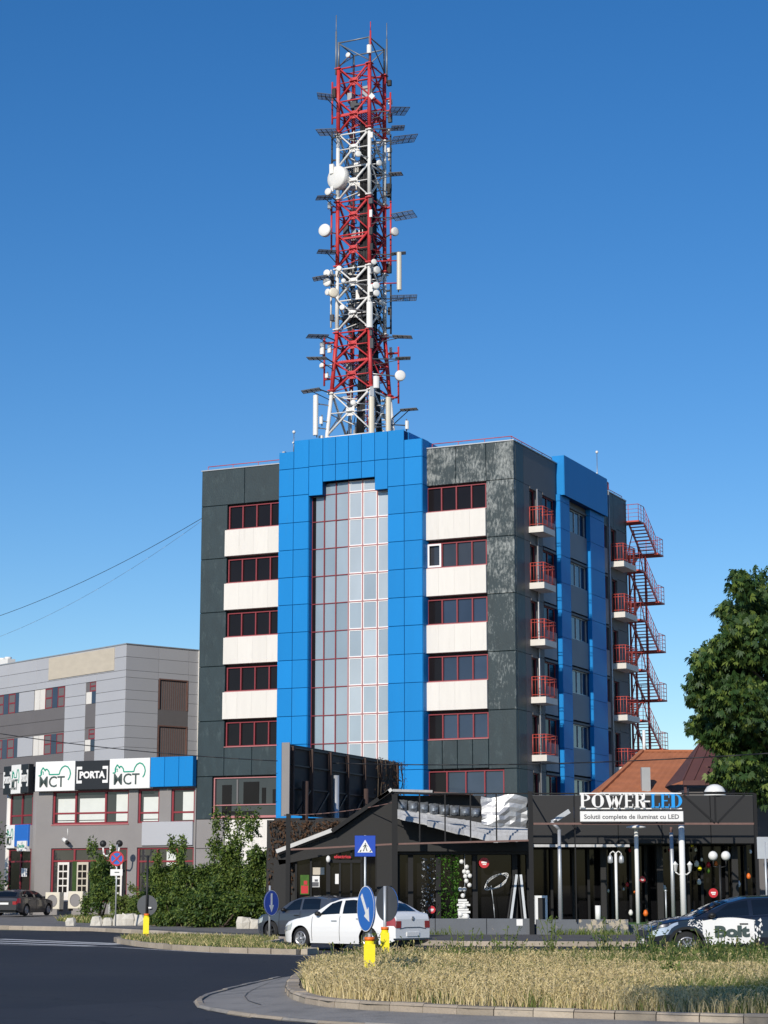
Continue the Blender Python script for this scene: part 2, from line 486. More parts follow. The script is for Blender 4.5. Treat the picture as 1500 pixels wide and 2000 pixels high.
def slab(x0, x1, z0, z1, m, y0=0.0, y1=.3, g=.012, bev=.02, name='slab'):
    return MB().bevbox(x0 + g, x1 - g, y0, y1, z0 + g, z1 - g, bev).build(name, m, bld)
def sslab(y0, y1, z0, z1, m, xf=0.0, xb=-.3, g=.012, name='slab'):
    return MB().box(xb, xf, y0 + g, y1 - g, z0 + g, z1 - g).build(name, m, bld)
def window(x0, x1, z0, z1, edges, glass, frame='red_frame', y=.16, fw=.055, mull=.075, rail=None, parent=bld):
    """Front window: frame part with one pane object per light."""
    f = MB()
    f.box(x0, x1, y - .05, y + .1, z0, z0 + fw).box(x0, x1, y - .05, y + .1, z1 - fw, z1)
    for i, e in enumerate(edges):
        if i == 0: f.box(e, e + mull, y - .05, y + .1, z0 + fw, z1 - fw)
        elif i == len(edges) - 1: f.box(e - mull, e, y - .05, y + .1, z0 + fw, z1 - fw)
        else: f.box(e - mull / 2, e + mull / 2, y - .06, y + .1, z0 + fw, z1 - fw)
    if rail: f.box(x0 + mull, x1 - mull, y - .045, y + .09, rail - fw / 2, rail + fw / 2)
    fo = f.build('window', frame, parent)
    for i, (a, c) in enumerate(zip(edges, edges[1:])):
        gl = glass[i % len(glass)]
        t = random.uniform(-.006, .006)
        MB().add([(a + .03, y + .04 + t, z0 + .03), (c - .03, y + .04 - t, z0 + .03), (c - .03, y + .05 - t, z1 - .03), (a + .03, y + .05 + t, z1 - .03),
                  (a + .03, y + .08, z0 + .03), (c - .03, y + .08, z0 + .03), (c - .03, y + .08, z1 - .03), (a + .03, y + .08, z1 - .03)],
                 [(0, 1, 2, 3), (7, 6, 5, 4), (4, 5, 1, 0), (6, 7, 3, 2)]).build('pane', gl, fo)
    return fo
def reveal(x0, x1, z0, z1):
    """Dark lined opening behind a window."""
    return MB().box(x0 - .02, x1 + .02, .28, .296, z0 - .02, z1 + .02)

# --- left wing of the front
xs = [-19.9, -18.12, -14.34]
slab(xs[0], -17.0, 24.0, H, 'granite'); slab(-17.0, xs[2], 24.0, H, 'granite')
lev = [24.0 - ST * k for k in range(6)]
for k in range(5):
    slab(xs[0], xs[1], lev[k] - ST, lev[k], 'granite')
slab(xs[0], -18.86, 5.66, lev[5], 'granite')
slab(xs[1], -16.3, 8.1, 9.76, 'granite'); slab(-16.3, xs[2], 8.1, 9.76, 'granite')
for k in range(5):
    t, s0 = 23.9 - ST * k, 22.5 - ST * k
    window(-18.07, -14.36, s0, t, [-18.07, -17.13, -16.2, -15.27, -14.36], ['glass_dark'])
    MB().box(-18.12, -14.36, -.05, .12, s0 - .045, s0).build('sill', 'pink_frame', bld)
    if k < 4:
        e = [-18.2 + i * (3.85 / 4) for i in range(5)]
        for i in range(4):
            slab(e[i], e[i + 1], s0 - 1.6, s0 - .05, 'white_slab', y0=-.14, g=.0015, bev=.003, name='spandrel')
w = window(-18.82, -14.36, 5.78, 8.02, [-18.82, -14.36], ['glass_grey'], rail=6.45, frame='pink_frame')
for x0, x1, z0, z1, m in ((-18.3, -17.7, 5.95, 7.6, 'glass_dark'), (-17.35, -17.25, 6.5, 7.9, 'grey_dark'), (-16.9, -15.9, 6.5, 7.75, 'glass_dark'), (-15.7, -15.45, 6.5, 7.4, 'glass_dark'), (-15.0, -14.7, 6.5, 7.3, 'glass_dark'), (-18.3, -16.2, 5.9, 6.1, 'glass_dark')):
    MB().box(x0, x1, .17, .19, z0, z1).build('blind', m, w)
MB().box(-18.86, -14.36, -.06, .12, 5.7, 5.78).build('sill', 'pink_frame', bld)
slab(-19.9, -18.0, 4.0, 5.66, 'grey_wall'); slab(-18.0, -16.2, 1.5, 5.62, 'white_slab'); slab(-16.2, -14.4, 1.5, 5.62, 'white_slab')
slab(-19.9, -18.0, 0, 4.0, 'grey_wall')
# --- right wing
for a, c in ((-5.28, -3.5), (-3.5, -1.66)):
    slab(a, c, 24.0, H, 'granite_worn')
slab(-1.66, 0, 24.0, H, 'granite_worn')
wm = ['granite_worn', 'granite_worn', 'granite_mid', 'granite_mid', 'granite']
for k in range(5):
    slab(-1.66, 0, lev[k] - ST, lev[k], wm[k])
for a, c in zip([-5.28, -4.4, -3.5, -2.6], [-4.4, -3.5, -2.6, -1.66]):
    slab(a, c, 8.15, 9.76, 'granite')
slab(-.78, 0, 4.9, lev[5], 'granite')
slab(-5.28, 0, 2.5, 4.9, 'grey_wall')
for k in range(5):
    t, s0 = 23.9 - ST * k, 22.5 - ST * k
    g = [['glass_dark'], ['glass_grey', 'glass_grey'], ['glass_dark', 'glass_blue', 'glass_blue', 'glass_blue'],
         ['glass_dark', 'glass_blue', 'glass_blue', 'glass_blue'], ['glass_dark', 'glass_blue', 'glass_blue', 'glass_blue']][k]
    w = window(-5.3, -1.68, s0, t, [-5.3, -4.4, -3.5, -2.58, -1.68], g)
    if k == 1:
        o = MB()
        o.box(-5.24, -4.42, .04, .1, s0 + .04, s0 + .14).box(-5.24, -4.42, .04, .1, t - .14, t - .04)
        o.box(-5.24, -5.14, .04, .1, s0 + .14, t - .14).box(-4.52, -4.42, .04, .1, s0 + .14, t - .14)
        o.build('casement_frame', 'white_bead', w)
    MB().box(-5.3, -1.64, -.05, .12, s0 - .045, s0).build('sill', 'pink_frame', bld)
    if k < 4:
        e = [-5.46 + i * (3.8 / 4) for i in range(5)]
        for i in range(4):
            slab(e[i], e[i + 1], s0 - 1.6, s0 - .05, 'white_slab', y0=-.14, g=.0015, bev=.003, name='spandrel')
window(-5.28, -.8, 4.95, 8.05, [-5.28, -4.17, -3.05, -1.94, -.8], ['glass_dark', 'glass_blue', 'glass_blue', 'glass_blue'])

# --- blue central bay
YB = -.67
cores = [(-14.33, -12.42, 0, 26.6), (-7.38, -5.27, 0, 26.6), (-13.36, -6.38, 24.75, 27.22), (-12.42, -11.5, 23.94, 24.75), (-8.2, -7.38, 23.94, 24.75)]
b = MB()
for x0, x1, z0, z1 in cores:
    b.box(x0 + .012, x1 - .012, YB + .05, .29, z0, z1)
b.box(-13.3, -6.4, .29, 3.4, 26.0, 27.2)
b.build('bay_core', 'blue_core', bld)
def panel(x0, x1, z0, z1):
    MB().bevbox(x0 + .013, x1 - .013, YB + random.uniform(-.006, .006), YB + .045, z0 + .013, z1 - .013, .012).build('panel', 'blue', bld)
rows = [25.62 - 1.59 * i for i in range(0, 15)]
for c0, c1, top in ((-14.35, -13.38, 26.65), (-13.38, -12.4, 27.28), (-7.38, -6.36, 27.28), (-6.36, -5.25, 26.66)):
    panel(c0, c1, rows[0], top)
    for a, c in zip(rows, rows[1:]):
        panel(c0, c1, c, a)
hc = [-12.4, -11.5, -10.68, -9.86, -9.03, -8.2, -7.38]
for i, (a, c) in enumerate(zip(hc, hc[1:])):
    panel(a, c, rows[0] + .02, 27.28)
    panel(a, c, 23.92 if i in (0, 5) else 24.68, rows[0] + .02)
def bpanel(x, y0, y1, z0, z1, sgn=1):   # panels on the returns
    MB().box(x, x + .03 * sgn, y0 + .013, y1 - .013, z0 + .013, z1 - .013).build('panel', 'blue', bld)
for a, c in zip([26.66] + rows, rows):
    bpanel(-5.275, YB + .05, .28, c, a)
    bpanel(-12.42, YB + .05, -.12, c, min(a, 23.92)) if c < 23.9 else None
for i in range(4):
    y0, y1 = -.05 + i * .85, .78 + i * .85
    MB().box(-6.40, -6.36, y0, y1, 26.67, 27.24).build('panel', 'blue', bld)
MB().box(-6.36, -5.28, .3, 3.3, 26.0, 26.62).build('bay_shoulder', 'blue', bld)
for i in range(6):
    for z0, z1 in ((3.3, 4.9), (4.9, 6.5)):
        panel(-12.4 + i * .837, -12.4 + (i + 1) * .837, z0, z1)
MB().box(-12.4, -7.4, YB + .05, -.1, 2, 6.45).build('bay_core', 'blue_core', bld)
# glass strip of the bay: slightly folded at its middle
gx = [-12.39, -11.6, -10.84, -10.02, -9.15, -8.24, -7.39]
def gy(x):
    return -.14 - .1 * (1 - abs(x + 10.02) / 2.5)
gz = [24.0] + [22.46 - 1.59 * i for i in range(0, 13)]
MB().box(-12.42, -7.38, .0, .28, 2, 24.0).box(-11.5, -8.2, .0, .28, 24.0, 24.7).build('glass_backing', 'core_dark', bld)
fr = part('glazing', bld)
def gpane(c, z0, z1):
    a, e = gx[c] + .035, gx[c + 1] - .035
    ya, ye = gy(gx[c]), gy(gx[c + 1])
    z0, z1 = z0 + .03, z1 - .03
    t = random.uniform(-.008, .008)
    u = random.uniform(-.006, .006)
    MB().add([(a, ya + t, z0), (e, ye - t, z0), (e, ye - t + u, z1), (a, ya + t + u, z1), (a, ya + .05, z0), (e, ye + .05, z0), (e, ye + .05, z1), (a, ya + .05, z1)],
             [(0, 1, 2, 3), (7, 6, 5, 4), (4, 5, 1, 0), (6, 7, 3, 2), (5, 6, 2, 1), (7, 4, 0, 3)]).build(
        'pane', ('glass_milk%d' % (0 if c == 0 else (random.choice((0, 1)) if c < 3 else random.choice((1, 2, 2))))), fr)  # columns left of the fold darker: weaker sky reflection put into the colour
    if c >= 3:
        w = .05
        g = MB()
        for p0, p1, q0, q1 in ((a, e, z0, z0 + w), (a, e, z1 - w, z1), (a, a + w, z0 + w, z1 - w), (e - w, e, z0 + w, z1 - w)):
            f0, f1 = (p0 - a) / (e - a), (p1 - a) / (e - a)
            g.add([(p0, ya + (ye - ya) * f0 - .022, q0), (p1, ya + (ye - ya) * f1 - .022, q0), (p1, ya + (ye - ya) * f1 - .022, q1), (p0, ya + (ye - ya) * f0 - .022, q1),
                   (p0, ya + (ye - ya) * f0 + .01, q0), (p1, ya + (ye - ya) * f1 + .01, q0), (p1, ya + (ye - ya) * f1 + .01, q1), (p0, ya + (ye - ya) * f0 + .01, q1)],
                  [(0, 1, 2, 3), (4, 5, 1, 0), (6, 7, 3, 2), (5, 6, 2, 1), (7, 4, 0, 3)])
        g.build('glazing_bead', 'white_bead', fr)
for c in range(6):
    zt = 24.0
    if 0 < c < 5: gpane(c, 24.0, 24.68)
    for a, z in zip(gz, gz[1:]):
        gpane(c, z, a)
MB().box(-12.39, -12.16, gy(-12.3) - .03, gy(-12.3) + .01, 3, 23.9).build('return_reflection', 'glass_dark', bld)  # dark strip paints in the recess return's reflection in the glass
for i, x in enumerate(gx):
    zt = 24.7 if 0 < i < 6 else 23.94
    MB().box(x - .028, x + .028, gy(x) - .06, gy(x) + .04, 3, zt).build('mullion', 'red_frame' if i < 3 else 'pink_frame', fr)
for z in gz[:-1]:
    for c in range(6):
        if z > 23.9 and c in (0, 5): continue
        a, e = gx[c] + .03, gx[c + 1] - .03
        MB().bar((a, gy(gx[c]) - .008, z), (e, gy(gx[c + 1]) - .008, z), .09, .045).build('transom', 'red_frame' if c < 3 else 'pink_frame', fr)

# --- right-hand side wall (faces +x)
for k in range(-1, 6):
    z1 = H if k < 0 else lev[k]
    z0 = 24.0 if k < 0 else lev[k] - ST
    sslab(0.302, 1.5, z0, z1, 'granite')
    for y0, y1 in ((14.62, 17.0), (17.0, 19.58)):
        if k < 0: sslab(y0, y1, z0, z1, 'granite')
sslab(1.5, 6.5, 24.0, H, 'grey_dark')
sslab(6.5, 14.62, 24.0, H, 'grey_dark', xf=-.05)
for k in range(6):
    t, s0, fl = 24.0 - ST * k, 22.5 - ST * k, 24.0 - ST * (k + 1)
    sslab(1.5, 2.35, fl, t, 'grey_dark')
    sslab(2.35, 3.35, fl, s0 - 1.0, 'grey_dark')
    sslab(3.35, 4.4, fl, t, 'grey_dark')
    sslab(4.4, 6.5, fl + .1, s0, 'grey_mid', name='spandrel')
    sslab(8.3, 11.9, fl + .1, s0, 'grey_mid', name='spandrel')
    sslab(14.55, 15.75, fl + .1, s0, 'grey_mid', name='spandrel')
    sslab(15.75, 16.5, fl, t, 'grey_dark')
    sslab(17.5, 19.58, fl, t, 'grey_dark')
    sslab(16.5, 17.5, fl, s0 - 1.0, 'grey_dark')
    for (y0, y1, zb, gl, n) in ((2.4, 3.32, s0 - .95, 'glass_dark', 1), (4.45, 6.45, s0, 'glass_dark', 2), (8.32, 11.88, s0, 'glass_blue', 4),
                                (14.6, 15.7, s0, 'glass_dark', 1), (16.52, 17.48, s0 - .95, 'glass_dark', 1)):
        f = MB()
        x0, x1 = -.22, -.12
        zt = t - .12
        f.box(x0, x1, y0, y1, zb, zb + .06).box(x0, x1, y0, y1, zt - .06, zt)
        for i in range(n + 1):
            y = y0 + (y1 - y0) * i / n
            f.box(x0, x1, max(y0, y - .035), min(y1, y + .035), zb + .06, zt - .06)
        fo = f.build('window', 'red_frame' if gl == 'glass_dark' else 'cap_metal', bld)
        for i in range(n):
            a, c = y0 + (y1 - y0) * i / n + .03, y0 + (y1 - y0) * (i + 1) / n - .03
            g2 = gl if not (gl == 'glass_blue' and i == 0 and k % 2 == 0) else 'curtain'
            MB().box(-.2, -.17, a, c, zb + .05, zt - .05).build('pane', g2, fo)
        MB().box(-.3, .03, y0, y1, zt, t).build('lintel', 'grey_dark', bld)
# blue ribs and the head block of the side wall
for y0, y1 in ((6.7, 8.3), (11.9, 14.5)):
    MB().box(-.3, .2, y0 + .02, y1 - .02, 0, 24.3).build('pilaster', 'blue_core', bld)
    for a, c in zip([24.3] + [23.9 - 1.59 * i for i in range(15)], [23.9 - 1.59 * i for i in range(15)]):
        MB().box(.2, .24, y0 + .013, y1 - .013, c + .013, a - .013).build('panel', 'blue', bld)
        MB().box(-.02, .21, y0 - .015, y0 + .018, c + .013, a - .013).build('panel', 'blue', bld)
MB().box(-.3, .42, 6.92, 14.58, 24.3, 26.6).build('head_block', 'blue_core', bld)
MB().box(.42, .46, 6.9, 14.6, 24.27, 26.64).build('panel', 'blue', bld)
for z0, z1 in ((24.28, 26.63),):
    MB().box(-.3, .42, 6.88, 6.918, z0, z1).build('panel', 'blue', bld)
# balconies
def balcony(y0, y1, z, p=.87):
    e = part('balcony', bld)
    MB().box(0.002, p, y0, y1, z - .34, z).build('balcony_slab', 'slab_white', e)
    r = MB()
    zt = z + 1.12
    for zz in (z + .12, z + .95, zt):
        r.path([(.03, y0 + .04, zz), (p - .04, y0 + .04, zz), (p - .04, y1 - .04, zz), (.03, y1 - .04, zz)], .022, 5)
    for i in range(5):
        x = .05 + (p - .1) * i / 4
        r.tube((x, y0 + .04, z), (x, y0 + .04, zt), .024 if i in (0, 2, 4) else .011, 5)
    n = int((y1 - y0) / .17)
    for i in range(n + 1):
        y = y0 + .04 + (y1 - y0 - .08) * i / n
        r.tube((p - .04, y, z), (p - .04, y, zt), .024 if i % 4 == 0 else .011, 5)
    r.build('balcony_railing', 'rail_red', e)
for k in range(5):
    balcony(2.2, 4.05, 21.65 - ST * k)
    balcony(16.3, 18.75, 21.75 - ST * k)
# drain pipes, parapet caps, roof railing
for y in (15.95, 3.38):
    p = MB().tube((.07, y, 1), (.07, y, 24.0 if y < 5 else 26.2), .045, 8)
    p.build('drain_pipe', 'cap_metal', bld)
MB().box(-W - .03, -14.4, -.04, .36, H, H + .06).build('parapet_cap', 'cap_metal', bld)
MB().box(-5.24, .04, -.04, .36, H, H + .06).build('parapet_cap', 'cap_metal', bld)
MB().box(-.36, .05, .36, 6.85, H, H + .06).build('parapet_cap', 'cap_metal', bld)
MB().box(-.36, .05, 14.62, 19.6, H, H + .06).build('parapet_cap', 'cap_metal', bld)
MB().box(-W, -W + .3, .3, L, 0, H).build('side_wall', 'granite', bld)
MB().box(-W, 0, L - .3, L, 0, H).build('rear_wall', 'grey_wall', bld)
def roof_rail(pts):
    r = MB()
    r.path([(x, y, H + .3) for x, y in pts], .025, 5)
    for (x0, y0), (x1, y1) in zip(pts, pts[1:]):
        n = max(1, int(math.hypot(x1 - x0, y1 - y0) / 1.4))
        for i in range(n + 1):
            f = i / n
            r.tube((x0 + (x1 - x0) * f, y0 + (y1 - y0) * f, H + .05), (x0 + (x1 - x0) * f, y0 + (y1 - y0) * f, H + .3), .018, 5)
    r.build('roof_railing', 'rail_red', bld)
roof_rail([(-19.6, .2), (-14.5, .2)]); roof_rail([(-5.0, .2), (-.2, .2), (-.2, 6.6)]); roof_rail([(-.2, 14.8), (-.2, 19.4)])
MB().box(-14.55, -14.4, .1, .5, H + .06, H + .75).build('roof_post', 'concrete', bld)
# small lightning masts on the roof
def mast(x, y, z0, h, label):
    o = thing('roof_mast', label, 'mast', bl(x, y, z0), -BA)
    MB().tube((0, 0, 0), (0, 0, h), .035, 6, .02).build('pole', 'steel', o)
    MB().ball((0, 0, h), .1, 8).tube((0, 0, h * .55), (.0, -.12, h * .55), .05, 6).build('beacon', 'antenna_white', o)
mast(-13.9, .3, 26.6, 1.45, 'short mast with small white beacon at the left end of the blue parapet')
mast(-1.2, 17.6, H - .15, 3.1, 'thin lightning mast on the roof edge near the fire stairs')
for y in (15.6, 17.4):
    o = MB().path([(-.6, y, H - .15), (-.6, y, H + .95), (-.6, y + .5, H + .95), (-.6, y + .5, H + .5)], .05, 6)
    o.build('roof_vent_pipe', 'rail_red', bld)

# --- fire stairs on the far end of the side wall
fs = thing('fire_escape', 'red steel fire escape stairs zigzagging down the far corner of the office block', 'stairs', bl(-.95, L), -BA)
def rail_line(mb, pts, n):
    for h in (.5, .75, 1.05, .25):
        mb.path([(x, y, z + h) for x, y, z in pts], .022 if h > 1 else .012, 4)
    for (a, c) in zip(pts, pts[1:]):
        a, c = Vector(a), Vector(c)
        m = max(1, int((c - a).length / .55))
        for i in range(m + 1):
            q = a.lerp(c, i / m)
            mb.tube(q, q + Vector((0, 0, 1.05)), .02, 4)
for k in range(6):
    zt = 24.9 - ST * k
    zm = zt - ST / 2
    MB().box(-.5, 1.75, .1, 1.25, zt - .1, zt).build('landing', 'rail_red', fs)
    MB().box(-.5, 1.85, 3.7, 4.9, zm - .1, zm).build('landing', 'rail_red', fs)
    # outer flight goes down away from the viewer; inner flight comes back
    for i in range(1, 9):
        f = i / 9
        MB().box(.78, 1.7, 1.25 + 2.45 * f - .14, 1.25 + 2.45 * f + .12, zt - ST / 2 * f - .035, zt - ST / 2 * f).build('tread', 'rail_red', fs)
        if k < 5: MB().box(-.45, .5, 3.7 - 2.45 * f - .12, 3.7 - 2.45 * f + .14, zm - ST / 2 * f - .035, zm - ST / 2 * f).build('tread', 'rail_red', fs)
    st = MB()
    for x in (.74, 1.74):
        st.bar((x, 1.25, zt - .08), (x, 3.7, zm - .08), .05, .2)
    if k < 5:
        for x in (-.48, .54):
            st.bar((x, 3.7, zm - .08), (x, 1.25, zm - ST / 2 - .08), .05, .2)
    st.build('stringer', 'rail_red', fs)
    r = MB()
    rail_line(r, [(-.3, .14, zt), (1.72, .14, zt), (1.72, 1.25, zt), (1.72, 3.7, zm), (1.82, 3.7, zm), (1.82, 4.86, zm), (-.45, 4.86, zm)], 4)
    r.build('stair_railing', 'rail_red', fs)
for x, y in ((.62, .2), (.62, 4.8), (-.5, .2), (-.5, 4.8), (.62, 2.4)):
    MB().box(x - .06, x + .06, y - .06, y + .06, 0, 25.0 if y < 1 else 23.4).build('stair_post', 'rail_red', fs)
b = MB()
for k in range(6):
    z = 24.8 - ST * k
    b.bar((.62, .2, z - ST), (.62, 2.4, z - .1), .05, .05); b.bar((.62, 2.4, z - .1), (.62, 4.8, z - ST + .1), .05, .05)
b.build('cross_brace', 'rail_red', fs)
# ================================================================ lattice tower on the roof
TX, TY, ZR = -11.26, 5.0, H - .15       # front (nearest) leg in building coordinates, roof level
tw = thing('lattice_tower', 'tall red and white lattice telecom tower on the roof of the office block', 'tower', bl(TX - 1.1, TY + 1.1, ZR), -BA)
def half(z):
    pts = [(26.0, 1.72), (31.44, 1.33), (35.3, 1.1), (60, 1.075)]
    for (a, r0), (c, r1) in zip(pts, pts[1:]):
        if z <= c: return r0 + (r1 - r0) * (z - a) / (c - a)
SEC = [26.0, 31.44, 35.3, 39.35, 43.7, 48.1, 52.5]
SM = ['tower_white', 'tower_red', 'tower_white', 'tower_red', 'tower_white', 'tower_red']
CN = [(-1, -1), (1, -1), (1, 1), (-1, 1)]
def tp(c, z, out=0.0):
    h = half(z) + out
    return Vector((CN[c][0] * h, CN[c][1] * h, z - ZR))
for z0, z1, m in zip(SEC, SEC[1:], SM):
    for c in range(4):
        MB().tube(tp(c, z0), tp(c, z1), .128, 10, .122).build('leg', m, tw)
        for z in (z0 + .1, z1 - .1):
            MB().box(tp(c, z).x - .2, tp(c, z).x + .2, tp(c, z).y - .2, tp(c, z).y + .2, z - ZR - .03, z - ZR + .03).build('leg_flange', m, tw)
    nb = 2
    for f in range(4):
        a, c = f, (f + 1) % 4
        n = Vector((0, -1, 0)) if f == 0 else Vector((1, 0, 0)) if f == 1 else Vector((0, 1, 0)) if f == 2 else Vector((-1, 0, 0))
        for i in range(nb):
            q0, q1 = z0 + (z1 - z0) * i / nb, z0 + (z1 - z0) * (i + 1) / nb
            qm = (q0 + q1) / 2
            MB().tube(tp(a, q0), tp(c, q1), .075, 6).build('brace', m, tw)
            MB().tube(tp(c, q0) + n * .06, tp(a, q1) + n * .06, .05, 6).build('brace', m, tw)
            MB().tube(tp(a, q1 - .12), tp(c, q1 - .12), .055, 6).build('girt', m, tw)
            mid = (tp(a, qm) + tp(c, qm)) / 2
            MB().tube(tp(a, qm), tp(c, qm), .04, 5).build('girt', m, tw)
            MB().box(mid.x - .2 - .05 * abs(n.y), mid.x + .2 + .05 * abs(n.y), mid.y - .2, mid.y + .2, mid.z - .012, mid.z + .012).add(
                [mid + Vector((-.28 * abs(n.y), -.28 * abs(n.x), -.25)) + n * .03, mid + Vector((.28 * abs(n.y), .28 * abs(n.x), -.25)) + n * .03,
                 mid + Vector((.28 * abs(n.y), .28 * abs(n.x), .25)) + n * .03, mid + Vector((-.28 * abs(n.y), -.28 * abs(n.x), .25)) + n * .03], [(0, 1, 2, 3)]).build('gusset', m, tw)
    # inner cross ties
    MB().tube(tp(0, z1 - .3), tp(2, z1 - .3), .05, 5).tube(tp(1, z1 - .3), tp(3, z1 - .3), .05, 5).build('inner_tie', m, tw)
# inner diagonals and gear clamped to the legs
ib = random.Random(17)
for z0, z1, m in zip(SEC, SEC[1:], SM):
    n = 4
    for i in range(n):
        q0, q1 = z0 + (z1 - z0) * i / n, z0 + (z1 - z0) * (i + 1) / n
        a = i % 4
        MB().tube(tp(a, q0), (tp((a + 1) % 4, q1) + tp((a + 2) % 4, q1)) / 2, .032, 5).build('inner_tie', m, tw)
        MB().tube((tp(a, q1) + tp((a + 1) % 4, q1)) / 2, (tp((a + 2) % 4, q1) + tp((a + 3) % 4, q1)) / 2, .03, 5).build('inner_tie', m, tw)
    for i in range(9 if m == 'tower_white' else 6):
        c = ib.choice((0, 1, 1, 2, 2, 3))
        z = ib.uniform(z0 + .3, z1 - .3)
        p = tp(c, z, ib.uniform(.18, .3))
        w, h = ib.uniform(.07, .14), ib.uniform(.12, .34)
        MB().box(p.x - w, p.x + w, p.y - w * .7, p.y + w * .7, p.z - h, p.z + h).tube(p, tp(c, z), .03, 5).build('radio_unit', ib.choice(['antenna_white', 'steel', 'grate', 'cable_black', 'antenna_white']), tw)
# working platforms
for z, m in ((49.4, 'tower_red'), (36.2, 'grate'), (41.3, 'tower_red'), (33.4, 'tower_red'), (45.9, 'grate')):
    h = half(z) - .12
    b = MB()
    for i in range(14):
        x = -h + 2 * h * i / 13
        b.box(x - .035, x + .035, -h, h, z - ZR, z - ZR + .04)
    b.box(-h - .05, h + .05, -h - .03, -h + .05, z - ZR - .12, z - ZR).box(-h - .05, h + .05, h - .05, h + .03, z - ZR - .12, z - ZR)
    b.build('platform', m, tw)
# climbing ladder and cable runs on the front face, near the nearest leg
cb = MB()
for i in range(7):
    x = .38 + i * .075
    for j in range(9):
        z0, z1 = 26.2 + j * 2.5, min(48.6, 26.2 + (j + 1) * 2.5)
        if z0 < 48.6:
            y0, y1 = -half(z0) + .2 + .03 * (i % 3), -half(z1) + .2 + .03 * (i % 3)
            cb.tube((x, y0, z0 - ZR), (x, y1, z1 - ZR), .05, 5)
cb.build('cable_run', 'cable_black', tw)
cb = MB()
for i in range(5):
    y = -.35 + i * .16
    cb.tube((half(27) - .25, y, .2), (half(36) - .22, y, 36 - ZR), .06, 5).tube((half(36) - .22, y, 36 - ZR), (half(36) - .22, y, 46.5 - ZR), .06, 5)
cb.build('cable_run', 'cable_black', tw)
ld = MB()
for x in (-.25, .2):
    ld.tube((x, .5, .1), (x, .5, 52 - ZR), .035, 5)
for i in range(80):
    ld.tube((-.25, .5, .3 + i * .32), (.2, .5, .3 + i * .32), .018, 4)
for i in range(16):
    z = 2 + i * 1.5
    ld.path([(.02 + .38 * math.cos(t), .5 - .38 * abs(math.sin(t)) - .05, z) for t in [math.pi * j / 6 for j in range(7)]], .02, 4)
ld.build('ladder', 'tower_red', tw)
# equipment boxes and tangled feeders inside the lattice
bx = random.Random(3)
for z, n in ((38.3, 8), (37.0, 8), (45.2, 4), (50.2, 5), (33.0, 4), (28.6, 5), (41.8, 5), (35.9, 6), (39.4, 5)):
    for i in range(n):
        x, y = bx.uniform(-.8, .7), bx.uniform(-.7, .8)
        w, d, h = bx.uniform(.12, .22), bx.uniform(.1, .2), bx.uniform(.2, .45)
        zz = z + bx.uniform(-.7, .7) - ZR
        MB().box(x - w, x + w, y - d, y + d, zz - h, zz + h).build('equipment_box', bx.choice(['grate', 'steel', 'antenna_white', 'grate', 'cable_black']), tw)
fd = MB()
for i in range(130):
    a = Vector((bx.uniform(-1, 1) if i % 3 else bx.uniform(.4, 1.3), bx.uniform(-1, 1), bx.uniform(35, 40.5) - ZR if i < 60 else bx.uniform(28, 50) - ZR))
    pts = [a]
    for j in range(4):
        a = a + Vector((bx.uniform(-.4, .4), bx.uniform(-.4, .4), bx.uniform(-.7, .1)))
        a.x = max(-1.2, min(1.2, a.x)); a.y = max(-1.2, min(1.2, a.y))
        pts.append(a)
    fd.path(pts, .03, 4)
fd.build('feeder_cables', 'cable_black', tw, kind='stuff')
# top frame above the red section
tf = MB()
for c in range(4):
    tf.tube(tp(c, 52.5), tp(c, 54.2), .07, 6)
    tf.tube(tp(c, 54.15), tp((c + 1) % 4, 54.15), .05, 5)
    tf.tube(tp(c, 54.1), tp((c + 1) % 4, 52.6), .04, 5)
tf.build('top_frame', 'tower_grey', tw)
for c, z in ((0, 56.0), (2, 56.0), (1, 55.1)):
    MB().tube(tp(c, 52.0, .12), tp(c, 54.9 if c != 1 else 54.5, .12), .055, 6).tube(tp(c, 54.5, .12), tp(c, z, .12), .028, 5).build('lightning_rod', 'tower_grey' if c != 1 else 'tower_red', tw)
# outrigger poles beside the tower
def outrig(c, sx, sy, z0, z1, m, d=.42):
    q = CN[c]
    o = Vector((sx * d, sy * d, 0))
    p = MB()
    p.tube(tp(c, z0) + o, tp(c, z0) + o + Vector((0, 0, z1 - z0)), .06, 6)
    for z in (z0 + .4, z1 - .4):
        p.tube(tp(c, z), tp(c, z0) + o + Vector((0, 0, z - z0)), .07, 5)
    p.build('outrigger_pole', m, tw)
for a in ((0, -1, 0, 48.8, 51.6, 'tower_red'), (0, -1, 0, 46.0, 48.3, 'grate'), (0, -1, 0, 40.4, 43.4, 'tower_red'), (2, 1, 0, 49.6, 51.2, 'tower_red'),
          (2, 1, 0, 44.0, 48.4, 'grate'), (2, 1, 0, 39.8, 44.0, 'tower_red'), (0, -1, 0, 31.9, 35.0, 'tower_red'), (2, 1, 0, 31.0, 34.6, 'tower_red'),
          (0, -1, 0, 35.6, 39.3, 'tower_white'), (2, 1, 0, 35.4, 38.6, 'grate')):
    outrig(*a, d=.55 if a[4] < 36 or a[3] < 32 else .42)

